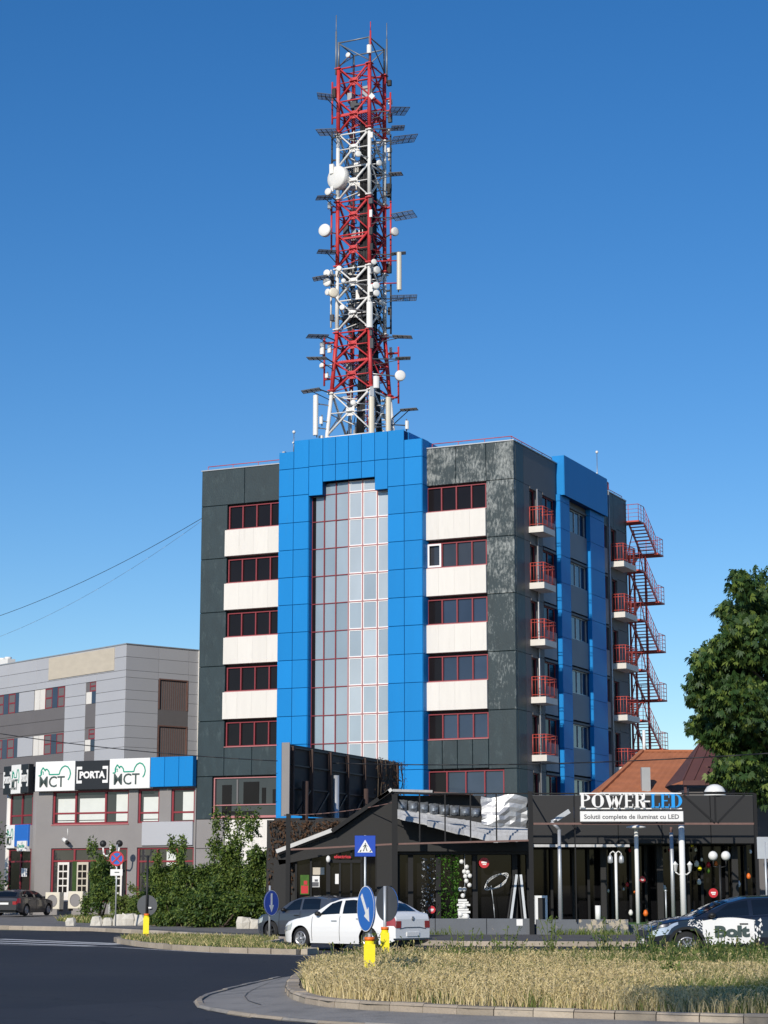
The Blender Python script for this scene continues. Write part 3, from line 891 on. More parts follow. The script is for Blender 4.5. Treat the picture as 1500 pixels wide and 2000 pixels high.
# ---------------------------------------------------------------- antennas: each its own thing
def tower_anchor(p):
    """Nearest point on the tower's legs to a world point p."""
    loc = Matrix.Rotation(BA, 4, 'Z') @ (p - tw.location)
    best = None
    for c in range(4):
        q = tp(c, max(26.2, min(52, p.z)))
        d = (q - loc).length
        if best is None or d < best[0]: best = (d, q)
    return Matrix.Rotation(-BA, 4, 'Z') @ best[1] + tw.location
def dish(px, py, dpx, yaw, label, Y=117.5, drum=True, m='antenna_white', group='microwave dishes on the tower'):
    c = at(px, py, Y)
    d = dpx / 2 * c.length / FPX
    o = thing('microwave_dish', label, 'antenna', c, 0, group)
    ax = Vector((math.sin(R(yaw)), -math.cos(R(yaw)), 0))
    dep = d * .75 if drum else d * .45
    b = MB()
    b.lathe([(.001, d * .12), (d * .55, d * .1), (d * .92, d * .02), (d, -d * .06), (d, -dep * .8), (d * .8, -dep), (d * .35, -dep * 1.35), (.001, -dep * 1.4)], (0, 0, 0), ax, 22)
    b.build('radome', m, o)
    back = -ax * dep * 1.35
    an = tower_anchor(c) - c
    MB().box(back.x - .08, back.x + .08, back.y - .08, back.y + .08, -.12, .12).build('radio_box', 'steel', o)
    MB().tube(back, (an.x, an.y, max(-.3, min(.3, an.z))), .045, 6).build('mount_arm', 'steel', o)
    return o
dish(656, 346, 46, -40, 'largest white drum dish, on the left side of the upper white tower section', Y=118.0)
dish(640, 374, 14, -30, 'small white dish just below the largest drum dish')
dish(633, 449, 25, -25, 'medium white dish standing out left of the middle red tower section')
dish(773, 452, 17, 40, 'small white dish standing out right of the middle red tower section', Y=118)
dish(638, 533, 14, -20, 'small white dish, upper of the two stacked left of the lower white tower section')
dish(638, 551, 16, -20, 'small white dish, lower of the two stacked left of the lower white tower section')
dish(652, 571, 19, 15, 'cream white dish facing the street at the left leg of the lower white section', Y=116.4, m='antenna_cream')
dish(639, 570, 13, -40, 'small white dish half behind the cream white dish at the left leg')
dish(731, 511, 11, 20, 'tiny white dish highest beside the nearest tower leg', Y=116.2)
dish(738, 527, 15, 40, 'small white dish second from top beside the nearest tower leg', Y=116.4)
dish(735, 557, 14, 15, 'small white dish third from top beside the nearest tower leg', Y=116.2)
dish(736, 572, 13, 25, 'small white dish lowest beside the nearest tower leg', Y=116.2)
dish(782, 733, 21, 8, 'round white dish right of the lowest red tower section', Y=117.5)
dish(628, 714, 11, -30, 'tiny white dish left of the lowest red tower section', Y=118.5)
dish(679, 107, 10, -35, 'tiny white dish at the top frame of the tower', Y=117)
dish(690, 786, 11, 0, 'small white dish inside the white base of the tower', Y=116.4)
dish(662, 524, 11, -10, 'tiny white dish at the top of the lower white section, left leg', Y=116.5)
dish(671, 548, 9, 5, 'tiny white dish inside the lower white section near the left leg', Y=116.3)
dish(745, 545, 10, 50, 'tiny white dish on the right leg of the lower white section', Y=117.2)
dish(748, 590, 12, 35, 'small white dish low on the right leg of the lower white section', Y=117.2)
dish(700, 300, 12, 10, 'small white dish in the middle of the upper white section', Y=116.6)
dish(742, 318, 12, 40, 'small white dish on the right leg of the upper white section', Y=117.0)
dish(668, 600, 11, -15, 'small white dish near the foot of the lower white section, left', Y=116.4)
def sector(px, y0, y1, wpx, yaw, label, Y=117.5, m='antenna_white', name='panel_antenna', cable=True):
    t, bt = at(px, y0, Y), at(px, y1, Y)
    h = t.z - bt.z
    w = wpx * t.length / FPX
    o = thing(name, label, 'antenna', ((t.x + bt.x) / 2, Y, bt.z), R(yaw), 'panel antennas on the tower')
    b = MB()
    n = 8
    pr = [(math.cos(math.pi * i / n) * w / 2, -math.sin(math.pi * i / n) * w * .35) for i in range(n + 1)] + [(-w / 2, w * .25), (w / 2, w * .25)]
    b.prism(pr, lambda a, c, d: (a, c, d), 0, h)
    b.build('radome', m, o)
    MB().tube((0, w * .25 + .1, -.1), (0, w * .25 + .1, h + .15), .04, 6).box(-.05, .05, w * .24, w * .25 + .12, h * .15, h * .15 + .08).box(-.05, .05, w * .24, w * .25 + .12, h * .8, h * .8 + .08).build('mount_pipe', 'steel', o)
    an = Matrix.Rotation(-R(yaw), 4, 'Z') @ (tower_anchor((t + bt) / 2) - Vector(((t.x + bt.x) / 2, Y, 0)))
    bb = MB()
    for f in ((.2, .8) if h > 1 else (.5,)):
        bb.tube((0, w * .25 + .1, h * f), (an.x, an.y, h * f), .04, 5)
    bb.build('mount_arm', 'tower_red' if 380 < py_mid(y0, y1) < 640 else 'steel', o)
    return o
def py_mid(a, c): return (a + c) / 2
sector(780, 493, 566, 9, 20, 'long cream panel antenna on a red outrigger right of the tower', Y=117.0, m='antenna_cream')
sector(616, 772, 850, 10, -30, 'long white panel antenna left of the white tower base', Y=117.5)
sector(726, 775, 848, 11, 15, 'long cream panel antenna at the nearest leg of the tower base', Y=115.6, m='antenna_cream')
sector(759, 776, 846, 10, 25, 'long cream panel antenna at the right leg of the tower base', Y=116.5, m='antenna_cream')
sector(721, 88, 104, 9, 0, 'short white panel antenna inside the top frame of the tower', Y=116.5)
sector(629, 669, 692, 9, -20, 'short white panel antenna left of the lowest red tower section', Y=118)
sector(735, 735, 758, 12, 5, 'small white box antenna at the foot of the lowest red section', Y=115.8, name='box_antenna')
sector(627, 814, 828, 7, -20, 'small white radio unit beside the long panel left of the tower base', Y=117.6, name='radio_unit')
sector(638, 730, 738, 7, -20, 'tiny white radio unit at the left red outrigger pole', Y=118, name='radio_unit')
sector(643, 396, 408, 7, -30, 'small white radio unit below the upper left grating', Y=118, name='radio_unit')
sector(722, 590, 640, 12, 5, 'white cabinet antenna low on the nearest leg of the lower white section', Y=116.0)
sector(795, 822, 838, 7, 10, 'small white cylinder antenna right of the tower base', Y=117.2, name='box_antenna')
o = thing('box_antenna', 'white diamond shaped flat antenna on the front leg of the top red section', 'antenna', at(726, 188, 116.7), 0, 'panel antennas on the tower')
MB().prism([(-.2, 0), (0, -.22), (.2, 0), (0, .22)], lambda a, c, d: (a, d, c), -.05, .05).build('radome', 'antenna_white', o)
MB().tube((0, .05, 0), (-.05, .45, 0), .03, 5).build('mount_arm', 'steel', o)
# ice-guard gratings cantilevered left and right
def grating(px, py, wm, dm, sgn, tilt, label, Y=117.5, yaw=0):
    c = at(px, py, Y)
    o = thing('ice_guard', label, 'grating', c, R(yaw), 'mesh ice guards on the tower')
    b = MB()
    T = math.tan(R(tilt))
    def z(x, y): return T * x * sgn + .04 * y
    for y in (-dm / 2, 0, dm / 2):
        b.bar((-wm / 2, y, z(-wm / 2, y)), (wm / 2, y, z(wm / 2, y)), .034, .034)
    n = 4
    for i in range(n + 1):
        x = -wm / 2 + wm * i / n
        b.bar((x, -dm / 2, z(x, -dm / 2)), (x, dm / 2, z(x, dm / 2)), .026, .026)
    b.build('frame', 'grate', o)
    m = MB()
    for i in range(1, 15):
        x = -wm / 2 + wm * i / 15
        m.bar((x, -dm / 2, z(x, -dm / 2) + .02), (x, dm / 2, z(x, dm / 2) + .02), .014, .014)
    for i in range(1, 11):
        y = -dm / 2 + dm * i / 11
        m.bar((-wm / 2, y, z(-wm / 2, y) + .02), (wm / 2, y, z(wm / 2, y) + .02), .014, .014)
    m.build('mesh', 'grate', o)
    an = Matrix.Rotation(-R(yaw), 4, 'Z') @ (tower_anchor(c) - c)
    x = -sgn * wm / 2
    MB().bar((x, 0, z(x, 0) - .03), (an.x, an.y, z(x, 0) - .1), .06, .06).bar((x + sgn * wm * .5, 0, -.03), (an.x, an.y, z(x, 0) - .55), .04, .04).build('bracket', 'grate', o)
for a in [(636, 189, 1.0, 1.1, -1, 8, 'mesh ice guard high on the left of the top red tower section'), (640, 258, 1.25, 1.2, -1, 2, 'mesh ice guard left of the seam between top red and upper white'),
          (778, 217, 1.15, 1.5, 1, 4, 'mesh ice guard right of the top red tower section'), (777, 250, .8, .9, 1, 4, 'small mesh ice guard right, tucked between two larger ones near the upper seam'),
          (789, 272, 1.5, 1.5, 1, 10, 'widest mesh ice guard right of the upper white tower section'), (773, 340, .8, .7, 1, 0, 'small mesh ice guard right of the largest drum dish'),
          (634, 386, 1.0, .9, -1, -6, 'mesh ice guard below the largest drum dish on the left'), (789, 421, 1.35, 1.5, 1, 6, 'mesh ice guard right of the middle red tower section'),
          (638, 492, 1.1, .9, -1, 0, 'mesh ice guard left at the foot of the middle red section'), (778, 495, .9, .6, 1, 4, 'small mesh ice guard above the long panel on the right outrigger'),
          (626, 543, .9, .9, -1, -10, 'mesh ice guard left beside the stacked small dishes'), (788, 582, 1.6, 1.4, 1, 2, 'mesh ice guard right of the lower white tower section'),
          (620, 657, 1.25, 1.0, -1, -2, 'mesh ice guard left at the top of the lowest red section'), (786, 658, 1.15, .8, 1, -4, 'mesh ice guard right at the top of the lowest red section'),
          (620, 700, 1.2, .8, -1, 2, 'mesh ice guard left in the middle of the lowest red section'), (787, 700, .9, .8, 1, 2, 'mesh ice guard right in the middle of the lowest red section'),
          (608, 763, 1.1, .9, -1, -8, 'mesh ice guard above the long white panel left of the tower base'), (799, 800, 1.0, .7, 1, 2, 'mesh ice guard low on the right beside the tower base')]:
    grating(*a, yaw=random.uniform(-14, 14))
# ================================================================ left-hand annex: grey upper block and shop podium
QA = Vector((-16.334, 126.0, 0))
RA = R(50)
anx = thing('annex_building', 'grey panelled two storey annex with red window frames above the shop signs', 'building', QA, -RA)
# local: left face y = 0 (x from -30 to 0), right face x = 0 (y from 0 to 7)
ZA = 16.98
MB().box(-30, -.06, .06, 9, 0, ZA - .05).build('core_wall', 'grey_dark', anx)
def ap(x0, x1, z0, z1, m, y0=0.0, name='panel'):
    MB().bevbox(x0 + .01, x1 - .01, y0, y0 + .055, z0 + .01, z1 - .01, .008).build(name, m, anx)
def ar(y0, y1, z0, z1, m, name='panel'):
    MB().box(-.055, 0, y0 + .01, y1 - .01, z0 + .01, z1 - .01).build(name, m, anx)
zl = [ZA, 16.2, 15.35, 14.9, 14.1, 13.5, 12.7, 11.85, 11.1, 10.5, 9.6, 8.6, 7.5]
for z1, z0 in zip(zl, zl[1:]):
    # strip at the corner
    ap(-3.5, 0, z0, z1, 'grey_panel')
    ar(0, 2.48, z0, z1, 'grey_panel'); ar(4.8, 6.6, z0, z1, 'grey_panel')
    if z0 > 14.8: ar(2.48, 4.8, z0, z1, 'grey_panel')
    ap(-7.3, -4.75, z0, z1, 'grey_panel')
    if z0 > 14.8:
        ap(-4.75, -3.5, z0, z1, 'grey_panel')
        for i in range(6):
            ap(-7.3 - 3.8 * (i + 1), -7.3 - 3.8 * i, z0, z1, 'grey_panel')
ap(-9.45, -1.35, 15.42, 16.9, 'beige_panel', y0=-.05, name='blank_sign')
for z0, z1 in ((11.95, 13.42), (8.5, 10.38)):
    ap(-4.75, -3.5, z0, z1, 'grey_dark', y0=.02, name='panel')
    for i in range(6):
        ap(-7.3 - 3.8 * (i + 1), -7.3 - 3.8 * i, (z0 + z1) / 2 + .04, z1 + .1, 'grey_dark', y0=.02); ap(-7.3 - 3.8 * (i + 1), -7.3 - 3.8 * i, z0 - .05, (z0 + z1) / 2 + .04, 'grey_dark', y0=.02)
def awin(x0, x1, z0, z1, red=True, low=True):
    f = MB()
    y0, y1 = .04, .12
    w = .07
    f.box(x0, x1, y0, y1, z0, z0 + w).box(x0, x1, y0, y1, z1 - w, z1).box(x0, x0 + w, y0, y1, z0 + w, z1 - w).box(x1 - w, x1, y0, y1, z0 + w, z1 - w)
    zm = z0 + (z1 - z0) * .52
    f.box(x0 + w, x1 - w, y0, y1, zm - .05, zm + .05)
    fo = f.build('window', 'red_frame' if red else 'white_bead', anx)
    for a, c in ((z0 + .04, zm), (zm, z1 - .04)):
        MB().box(x0 + .04, x1 - .04, .085, .11, a, c).build('pane', random.choice(['glass_dark', 'glass_blue', 'glass_dark']), fo)
for z0, z1 in ((13.55, 14.88), (10.5, 11.8)):
    MB().box(-16.5, -7.32, .058, .11, z0 - .05, z1 + .05).build('window_band', 'grey_dark', anx)
    for x0, x1, kind in ((-8.3, -7.45, 1), (-9.0, -8.3, 2), (-9.9, -9.0, 1), (-10.6, -9.9, 3), (-11.3, -10.6, 3), (-13.9, -13.35, 2), (-14.8, -13.9, 1), (-15.5, -14.8, 2), (-16.4, -15.5, 1)):
        if kind == 1: awin(x0, x1, z0, z1)
        elif kind == 2: MB().box(x0 + .02, x1 - .02, .04, .1, z0, z1).build('blue_glass_panel', 'glass_blue', anx)
        else: MB().box(x0 + .02, x1 - .02, .04, .1, z0, z1).build('shutter_panel', 'white_slab', anx)
    ap(-13.35, -11.35, z0, z1, 'grey_panel', y0=.01)
    MB().box(-4.72, -3.52, .058, .11, z0 - .1, z1 + .1).build('window_band', 'grey_dark', anx)
    awin(-4.3, -3.55, z1 - .6, z1 + .05)
    MB().box(-4.7, -4.05, .03, .1, z0 - .05, z1 - .62).build('shutter_panel', 'white_slab', anx)
    MB().box(-4.03, -3.55, .03, .1, z0 - .05, z1 - .62).build('blue_glass_panel', 'glass_blue', anx)
for z0, z1 in ((13.0, 14.98), (9.9, 12.0)):
    f = MB().box(-.05, .02, 2.52, 2.6, z0, z1).box(-.05, .02, 4.7, 4.78, z0, z1).box(-.05, .02, 2.6, 4.7, z1 - .08, z1)
    for i in range(13):
        y = 2.66 + i * .165
        f.box(-.1, -.05, y, y + .05, z0, z1 - .08)
    for i in range(int((z1 - z0) / .16)):
        f.box(-.12, -.09, 2.6, 4.7, z0 + .04 + i * .16, z0 + .085 + i * .16)
    MB().box(-.2, -.15, 2.52, 4.78, z0, z1).build('glass_block_panel', 'glass_dark', anx)
    MB().box(-.05, .0, 2.5, 4.8, z0 - 1.0, z0 - .02).build('panel', 'grey_dark', anx) if z0 > 12 else None
    f.build('lattice_screen', 'rust_pipe', anx)
MB().box(-30, .04, -.04, .2, ZA, ZA + .07).box(-.2, .04, .2, 7, ZA, ZA + .07).build('parapet_cap', 'cap_metal', anx)
for y in (5.6, 6.2):
    MB().tube((.06, y, 7.5), (.06, y, ZA), .07, 8).build('drain_pipe', 'slab_white', anx)
o = thing('rooftop_unit', 'small pale rooftop unit on the far left edge of the annex roof', 'air conditioner', at(10, 1296, 141), -RA)
MB().box(-.9, .9, -.3, .3, -.1, .25).tube((-.4, 0, .25), (-.4, 0, .42), .25, 10).tube((.4, 0, .25), (.4, 0, .42), .25, 10).build('casing', 'antenna_white', o)

# --- podium with shops (same axes as the office block)
pod = thing('shop_podium', 'grey two storey shop front with red framed windows under the sign fascia', 'building', BC, -BA)
MB().box(-31.0, -20.05, .5, 7.5, 0, 9.0).build('core_wall', 'core_dark', pod)
def pw(x0, x1, z0, z1, m='grey_wall', y0=0.0, y1=.5, name='wall_panel'):
    MB().box(x0, x1, y0, y1, z0, z1).build(name, m, pod)
pw(-31.0, -29.85, 0, 7.46); pw(-24.5, -23.86, 4.15, 7.46); pw(-22.4, -21.6, 5.5, 7.46); pw(-20.02, -19.92, 0, 7.46)
pw(-29.85, -24.5, 4.1, 5.46); pw(-24.5, -23.86, 0, 4.15); pw(-23.86, -20.02, 4.1, 5.5)
pw(-29.85, -24.5, 0, .95, 'grey_wall'); pw(-31, -19.95, 7.46, 9.1, 'grey_dark', y0=.05)
pw(-23.86, -20.02, 0, .5, 'grey_wall')
MB().box(-29.9, -24.45, -.05, .06, 5.44, 5.5).build('sill', 'pink_frame', pod)
def shopwin(x0, x1, z0, z1, edges, rail, kinds, depth=.16):
    f = MB()
    fw = .1
    y = depth
    f.box(x0, x1, y - .05, y + .06, z0, z0 + fw).box(x0, x1, y - .05, y + .06, z1 - fw, z1)
    for e in edges:
        f.box(e - .06, e + .06, y - .06, y + .06, z0 + fw, z1 - fw)
    f.box(x0, x1, y - .04, y + .05, rail - .05, rail + .05)
    fo = f.build('window', 'red_frame', pod)
    for i, (a, c) in enumerate(zip(edges, edges[1:])):
        MB().box(a + .05, c - .05, y + .005, y + .02, z0 + .05, z1 - .05).build('pane', 'glass_grey', fo)
        k = kinds[i % len(kinds)]
        if k == 'blind':
            MB().box(a + .25, c - .08, y - .012, y + .004, z0 + .25, z1 - .45).build('blind', 'curtain', fo)
            MB().box(a + .25, c - .08, y - .01, y + .004, z0 + .12, z0 + .2).build('blind', 'curtain', fo)
        elif k == 'half':
            MB().box(a + (c - a) * .45, c - .08, y - .012, y + .004, z0 + .15, z1 - .2).build('blind', 'curtain', fo)
shopwin(-29.85, -24.5, 5.5, 7.46, [-29.79, -28.25, -26.15, -24.56], 6.15, ['blind', 'blind', 'half'])
shopwin(-23.86, -22.4, 5.5, 7.46, [-23.8, -22.46], 6.1, ['blind'])
shopwin(-21.6, -20.02, 5.5, 7.46, [-21.54, -20.08], 6.1, ['half'])
shopwin(-29.85, -24.5, .95, 4.1, [-29.79, -28.25, -26.15, -24.56], 3.35, ['none'])
shopwin(-23.86, -20.02, .5, 4.1, [-23.8, -22.5, -21.2, -20.08], 3.3, ['none', 'half'])
# doors on display behind the ground-floor windows
def display_door(x, label, m, w=.8):
    o = thing('display_door', label, 'door', bl(x, .05, .98), -BA, 'doors on display in the shop window')
    MB().box(-w / 2, w / 2, -.04, .04, 0, 2.3).build('door_leaf', m, o)
    for i in range(2):
        for j in range(4):
            MB().box(-w / 2 + .1 + i * (w / 2 - .08), -w / 2 + .1 + i * (w / 2 - .08) + w / 2 - .14, -.05, -.042, .55 + j * .42, .55 + j * .42 + .34).build('door_pane', 'glass_dark', o)
display_door(-28.95, 'white panelled door leftmost in the ground floor shop window', 'white_slab')
display_door(-27.6, 'cream panelled door second in the ground floor shop window', 'beige_panel')
display_door(-25.3, 'white panelled door rightmost in the ground floor shop window, behind the bush', 'white_slab', .9)
for x, l in ((-28.15, 'dark green door panel between the white and cream display doors'), (-26.9, 'dark green door panel right of the cream display door')):
    o = MB().box(-.16, .16, -.03, .03, 0, 2.35).box(-.1, .1, -.045, -.03, .3, 2.1).build('green_door', 'leaf_dark')
    tag(o, l, 'door panel', 'doors on display in the shop window'); o.location = bl(x, .05, .98); o.rotation_euler.z = -BA
# rounded corner pillar and the short wall turning away
cdir = Vector((-.908, .419, 0))      # in podium axes
cnrm = Vector((-cdir.y, cdir.x, 0))
P0 = Vector((-31.2, 0, 0))
def cq(t, off, z):
    return P0 + cdir * t + cnrm * off + Vector((0, 0, z))
def cbox(mb, t0, t1, o0, o1, z0, z1, mi=0):
    vs = [cq(t0, o0, z0), cq(t1, o0, z0), cq(t1, o1, z0), cq(t0, o1, z0), cq(t0, o0, z1), cq(t1, o0, z1), cq(t1, o1, z1), cq(t0, o1, z1)]
    return mb.add(vs, [(0, 1, 2, 3), (4, 7, 6, 5), (0, 4, 5, 1), (1, 5, 6, 2), (2, 6, 7, 3), (3, 7, 4, 0)], mi)
MB().tube((-31.05, .42, 0), (-31.05, .42, 7.46), .42, 20).build('corner_pillar', 'grey_wall', pod)
MB().tube(cq(3.15, -.2, 0), cq(3.15, -.2, 7.4), .22, 12).build('corner_pillar', 'white_slab', pod)
b = MB(); cbox(b, 0.2, 3.1, -2, -.25, 0, 9.0); b.build('core_wall', 'core_dark', pod)
for z0, z1, m in ((4.1, 5.5, 'grey_wall'), (0, .9, 'grey_wall'), (7.4, 9.0, 'grey_dark')):
    b = MB(); cbox(b, .2, 3.0, -.4, -.05, z0, z1); b.build('wall_panel', m, pod)
for z0, z1, rl in ((.9, 4.1, 3.35), (5.5, 7.4, 6.1)):
    f = MB()
    for t in (.3, 1.55, 2.9):
        cbox(f, t - .06, t + .06, -.22, -.1, z0, z1)
    for z in (z0 + .05, z1 - .05, rl):
        cbox(f, .36, 2.84, -.2, -.12, z - .05, z + .05)
    fo = f.build('window', 'red_frame', pod)
    for t0, t1 in ((.36, 1.49), (1.61, 2.84)):
        g = MB(); cbox(g, t0, t1, -.19, -.16, z0, z1); g.build('pane', 'glass_dark' if z0 < 2 else 'glass_grey', fo)
b = MB(); cbox(b, .7, 1.35, -.1, -.07, 2.45, 2.95); b.build('notice', 'sign_white', pod)

# --- signs
def rect_sign(name, label, x0, x1, z0, z1, m, y=-.42, d=.4, group=None):
    o = thing(name, label, 'sign', bl((x0 + x1) / 2, y, z0), -BA, group)
    w = (x1 - x0) / 2
    MB().bevbox(-w + .01, w - .01, 0, d, 0, z1 - z0, .02).build('sign_board', m, o)
    return o, w, z1 - z0
def mct(o, w, h, s=1.0, ys=-.006, place=None):
    """House-and-key outline over the letters, as thin raised strips."""
    k = MB()
    def P(a, c): return (a * w, ys, c * h)
    def stroke(pts, t):
        for (a0, c0), (a1, c1) in zip(pts, pts[1:]):
            k.bar(P(a0, c0), P(a1, c1), t, .03, up=(0, 1, 0))
    stroke([(-.82, .53), (-.7, .53), (-.7, .68), (-.6, .8), (-.48, .68), (-.48, .74), (-.4, .74), (-.3, .66), (-.28, .56), (.22, .56), (.26, .68), (.36, .79), (.5, .84), (.64, .8), (.74, .7), (.78, .58), (.74, .45), (.66, .36)], .075 * s)
    stroke([(-.66, .56), (-.66, .66), (-.58, .66), (-.58, .56)], .04 * s)
    k.build('emblem', 'sign_green', o)
    vs, fs, tw_ = text_mesh('MCT', h * .52, .012, 0.006)
    sx = 1.3 * w / tw_
    MB().add([(v[0] * sx - .8 * w, v[1] + ys - .01, v[2] + h * .14) for v in vs], fs).build('lettering', 'sign_text', o)
def porta(o, w, h, ys=-.006, t='PORTA'):
    k = MB()
    for s in (-1, 1):
        k.box(s * w * .88 - .04, s * w * .88 + .04, ys - .02, ys, h * .22, h * .8)
        k.box(s * w * .88 - s * .04, s * w * .6, ys - .02, ys, h * .7, h * .8)
        k.box(s * w * .88 - s * .04, s * w * .6, ys - .02, ys, h * .22, h * .32)
    k.build('bracket_mark', 'sign_white', o)
    vs, fs, tw_ = text_mesh(t, h * .32, .012, .025)
    sx = 1.5 * w / tw_
    MB().add([(v[0] * sx - .75 * w, v[1] + ys - .01, v[2] + h * .4) for v in vs], fs).build('lettering', 'sign_white', o)
mct(*rect_sign('fascia_sign', 'white sign with green key emblem and letters MCT, left of the black PORTA sign', -30.85, -28.0, 7.46, 9.22, 'sign_white', y=-.46))
porta(*rect_sign('fascia_sign', 'black sign reading PORTA in white between two white MCT signs', -28.0, -25.6, 7.5, 9.2, 'sign_black'))
mct(*rect_sign('fascia_sign', 'white sign with green key emblem and letters MCT, beside the plain blue boards', -25.6, -22.8, 7.5, 9.26, 'sign_white', y=-.46))
o = thing('fascia_board', 'plain blue fascia boards right of the MCT signs', 'sign', bl(-21.35, -.42, 7.56), -BA)
for i in range(3):
    MB().bevbox(-1.44 + i * .96, -1.44 + (i + 1) * .96 - .02, 0, .4, 0, 1.72, .015).build('panel', 'blue', o)
o, w, h = rect_sign('blank_sign', 'large blank pale grey sign panel above the ground floor shop', -23.5, -20.05, 4.2, 5.56, 'white_slab', y=-.12, d=.1)
o.children[0].data.materials[0] = MATS['grey_panel']
# curved run of signs at the corner
cang = math.atan2(cdir.y, cdir.x) + math.pi
def corner_sign(name, label, t, wid, z0, hh, m, off=.38):
    p = cq(t, off, z0)
    o = thing(name, label, 'sign', bl(p.x, p.y, z0), cang - BA)
    MB().bevbox(-wid / 2, wid / 2, 0, .35, 0, hh, .02).build('sign_board', m, o)
    return o, wid / 2, hh
porta(*corner_sign('fascia_sign', 'narrow black PORTA sign at the corner, between the two white MCT signs seen askew', .55, .9, 7.42, 1.72, 'sign_black'))
mct(*corner_sign('fascia_sign', 'white MCT sign seen askew on the receding corner of the shops', 1.55, 1.1, 7.4, 1.74, 'sign_white', .42), s=.7)
porta(*corner_sign('fascia_sign', 'black PORTA sign at the far left end of the fascia', 2.6, 1.0, 7.4, 1.7, 'sign_black'))
mct(*corner_sign('door_sign', 'small white MCT sign over the corner shop door', 2.55, .95, 4.15, 1.4, 'sign_white', .1), s=.6)
o, w, h = corner_sign('door_sign', 'blue board over the corner shop door', 1.25, 1.6, 4.25, 1.3, 'sign_blue2', .08)
o, w, h = corner_sign('door_sign', 'small white plate with green lettering hanging below the blue corner board', 1.0, 1.05, 3.95, .62, 'sign_white', .2)
vs, fs, tw_ = text_mesh('Deschis', .3, .006, .004)
MB().add([(v[0] * .8 / tw_ - .4, v[1] - .012, v[2] + .22) for v in vs], fs).build('lettering', 'sign_green', o)
# wall camera, flood lamps, air conditioners, vent pipe
o = thing('wall_camera', 'white security camera on a bracket above the shop window', 'camera', bl(-28.7, 0, 4.5), -BA)
MB().tube((0, 0, .1), (0, -.25, .05), .05, 6).tube((0, 0, .3), (0, -.02, .75), .025, 5).build('bracket', 'antenna_white', o)
MB().tube((-.1, -.28, .12), (.22, -.42, -.02), .13, 8).build('camera_body', 'antenna_white', o)
MB().tube((.2, -.4, -.02), (.36, -.48, -.12), .1, 8).build('lens', 'trim_black', o)
o = thing('pole_lamp', 'white double globe lamp on a post in front of the grey podium', 'lamp', bl(-24.6, -1.6, .2), -BA)
MB().tube((0, 0, 0), (0, 0, 4.0), .09, 8).build('post', 'antenna_white', o)
for s in (-1, 1):
    pts = [(0, 0, 3.5)] + [(s * .55 * math.sin(t), 0, 3.55 - .3 * math.sin(t * 1.6) + .5 * (t / 1.57) ** 2) for t in (.4, .8, 1.2, 1.57)]
    MB().path(pts, .05, 6).build('arm', 'antenna_white', o)
    MB().ball((s * .56, 0, 4.1), .2, 12).build('globe', 'trim_black', o)
def acunit(loc, label, w=1.0, h=1.1):
    o = thing('air_conditioner', label, 'air conditioner', loc, -BA, 'outdoor air conditioning units')
    MB().bevbox(-w / 2, w / 2, -.2, .25, .12, h, .03).build('casing', 'antenna_cream', o)
    MB().lathe([(.36, .0), (.36, -.03), (.32, -.03), (.32, -.008), (.001, -.008)], (.0, -.2, .6), (0, 1, 0), 18, smooth=False).build('fan_grille', 'grey_wall', o)
    MB().box(-w / 2, -w / 2 + .1, -.2, .2, 0, .12).box(w / 2 - .1, w / 2, -.2, .2, 0, .12).build('foot', 'trim_black', o)
acunit(at(105, 1780, 119.2), 'outdoor air conditioner nearest the dark grey car')
acunit(at(150, 1779, 116.5), 'outdoor air conditioner half hidden by the bush')
# two overhead wires to the roof corner and the long street cable
def wire(name, label, pts, r, m='cable_black'):
    o = MB().path(pts, r, 5).build(name, m)
    return tag(o, label, 'cable')
def sag(a, c, s, n=14):
    a, c = Vector(a), Vector(c)
    return [a.lerp(c, i / n) - Vector((0, 0, s * 4 * (i / n) * (1 - i / n))) for i in range(n + 1)]
wire('overhead_wire', 'upper thin wire rising from the left to the office block corner', sag(at(-40, 1216, 135), bl(-19.92, .1, 23.35), .5), .017)
wire('overhead_wire', 'lower fainter wire rising from the left to the office block corner', sag(at(-40, 1258, 138), bl(-19.92, .1, 23.2), .7), .009, 'steel')
wire('street_cable', 'black cable sagging across the street in front of the buildings', sag(at(-30, 1428, 100), at(1520, 1470, 71), .95, 30), .022)
# ================================================================ ground, road, pavements, islands
g = MB().add([(-3000, -3000, -.03), (3000, -3000, -.03), (3000, 4000, -.03), (-3000, 4000, -.03)], [(0, 1, 2, 3)])
g.build('ground', 'ground_far', kind='structure')
road = MB().add([(-90, -40, 0), (90, -40, 0), (90, 64, 0), (-90, 100, 0)], [(0, 1, 2, 3)]).build('road', 'asphalt', kind='structure')
KL = [(-70, 112), (-40, 100), (-24, 93.5), (-16.85, 89.3), (-12.6, 85.3), (-8.6, 77.5), (-5.4, 71.2), (-2.6, 66.4), (0.2, 63.6), (2.6, 62.3), (8, 61.6), (20, 61.0), (45, 60.6)]
pv = MB()
top = [(x, y + .3, .13) for x, y in KL]
mid = [(x, max(y + 6, 74), .15) for x, y in KL]
bk = [(x, 150, .3) for x, y in KL]
pv.strip(top, mid); pv.strip(mid, bk)
pav = pv.build('pavement', 'pavement', kind='structure')
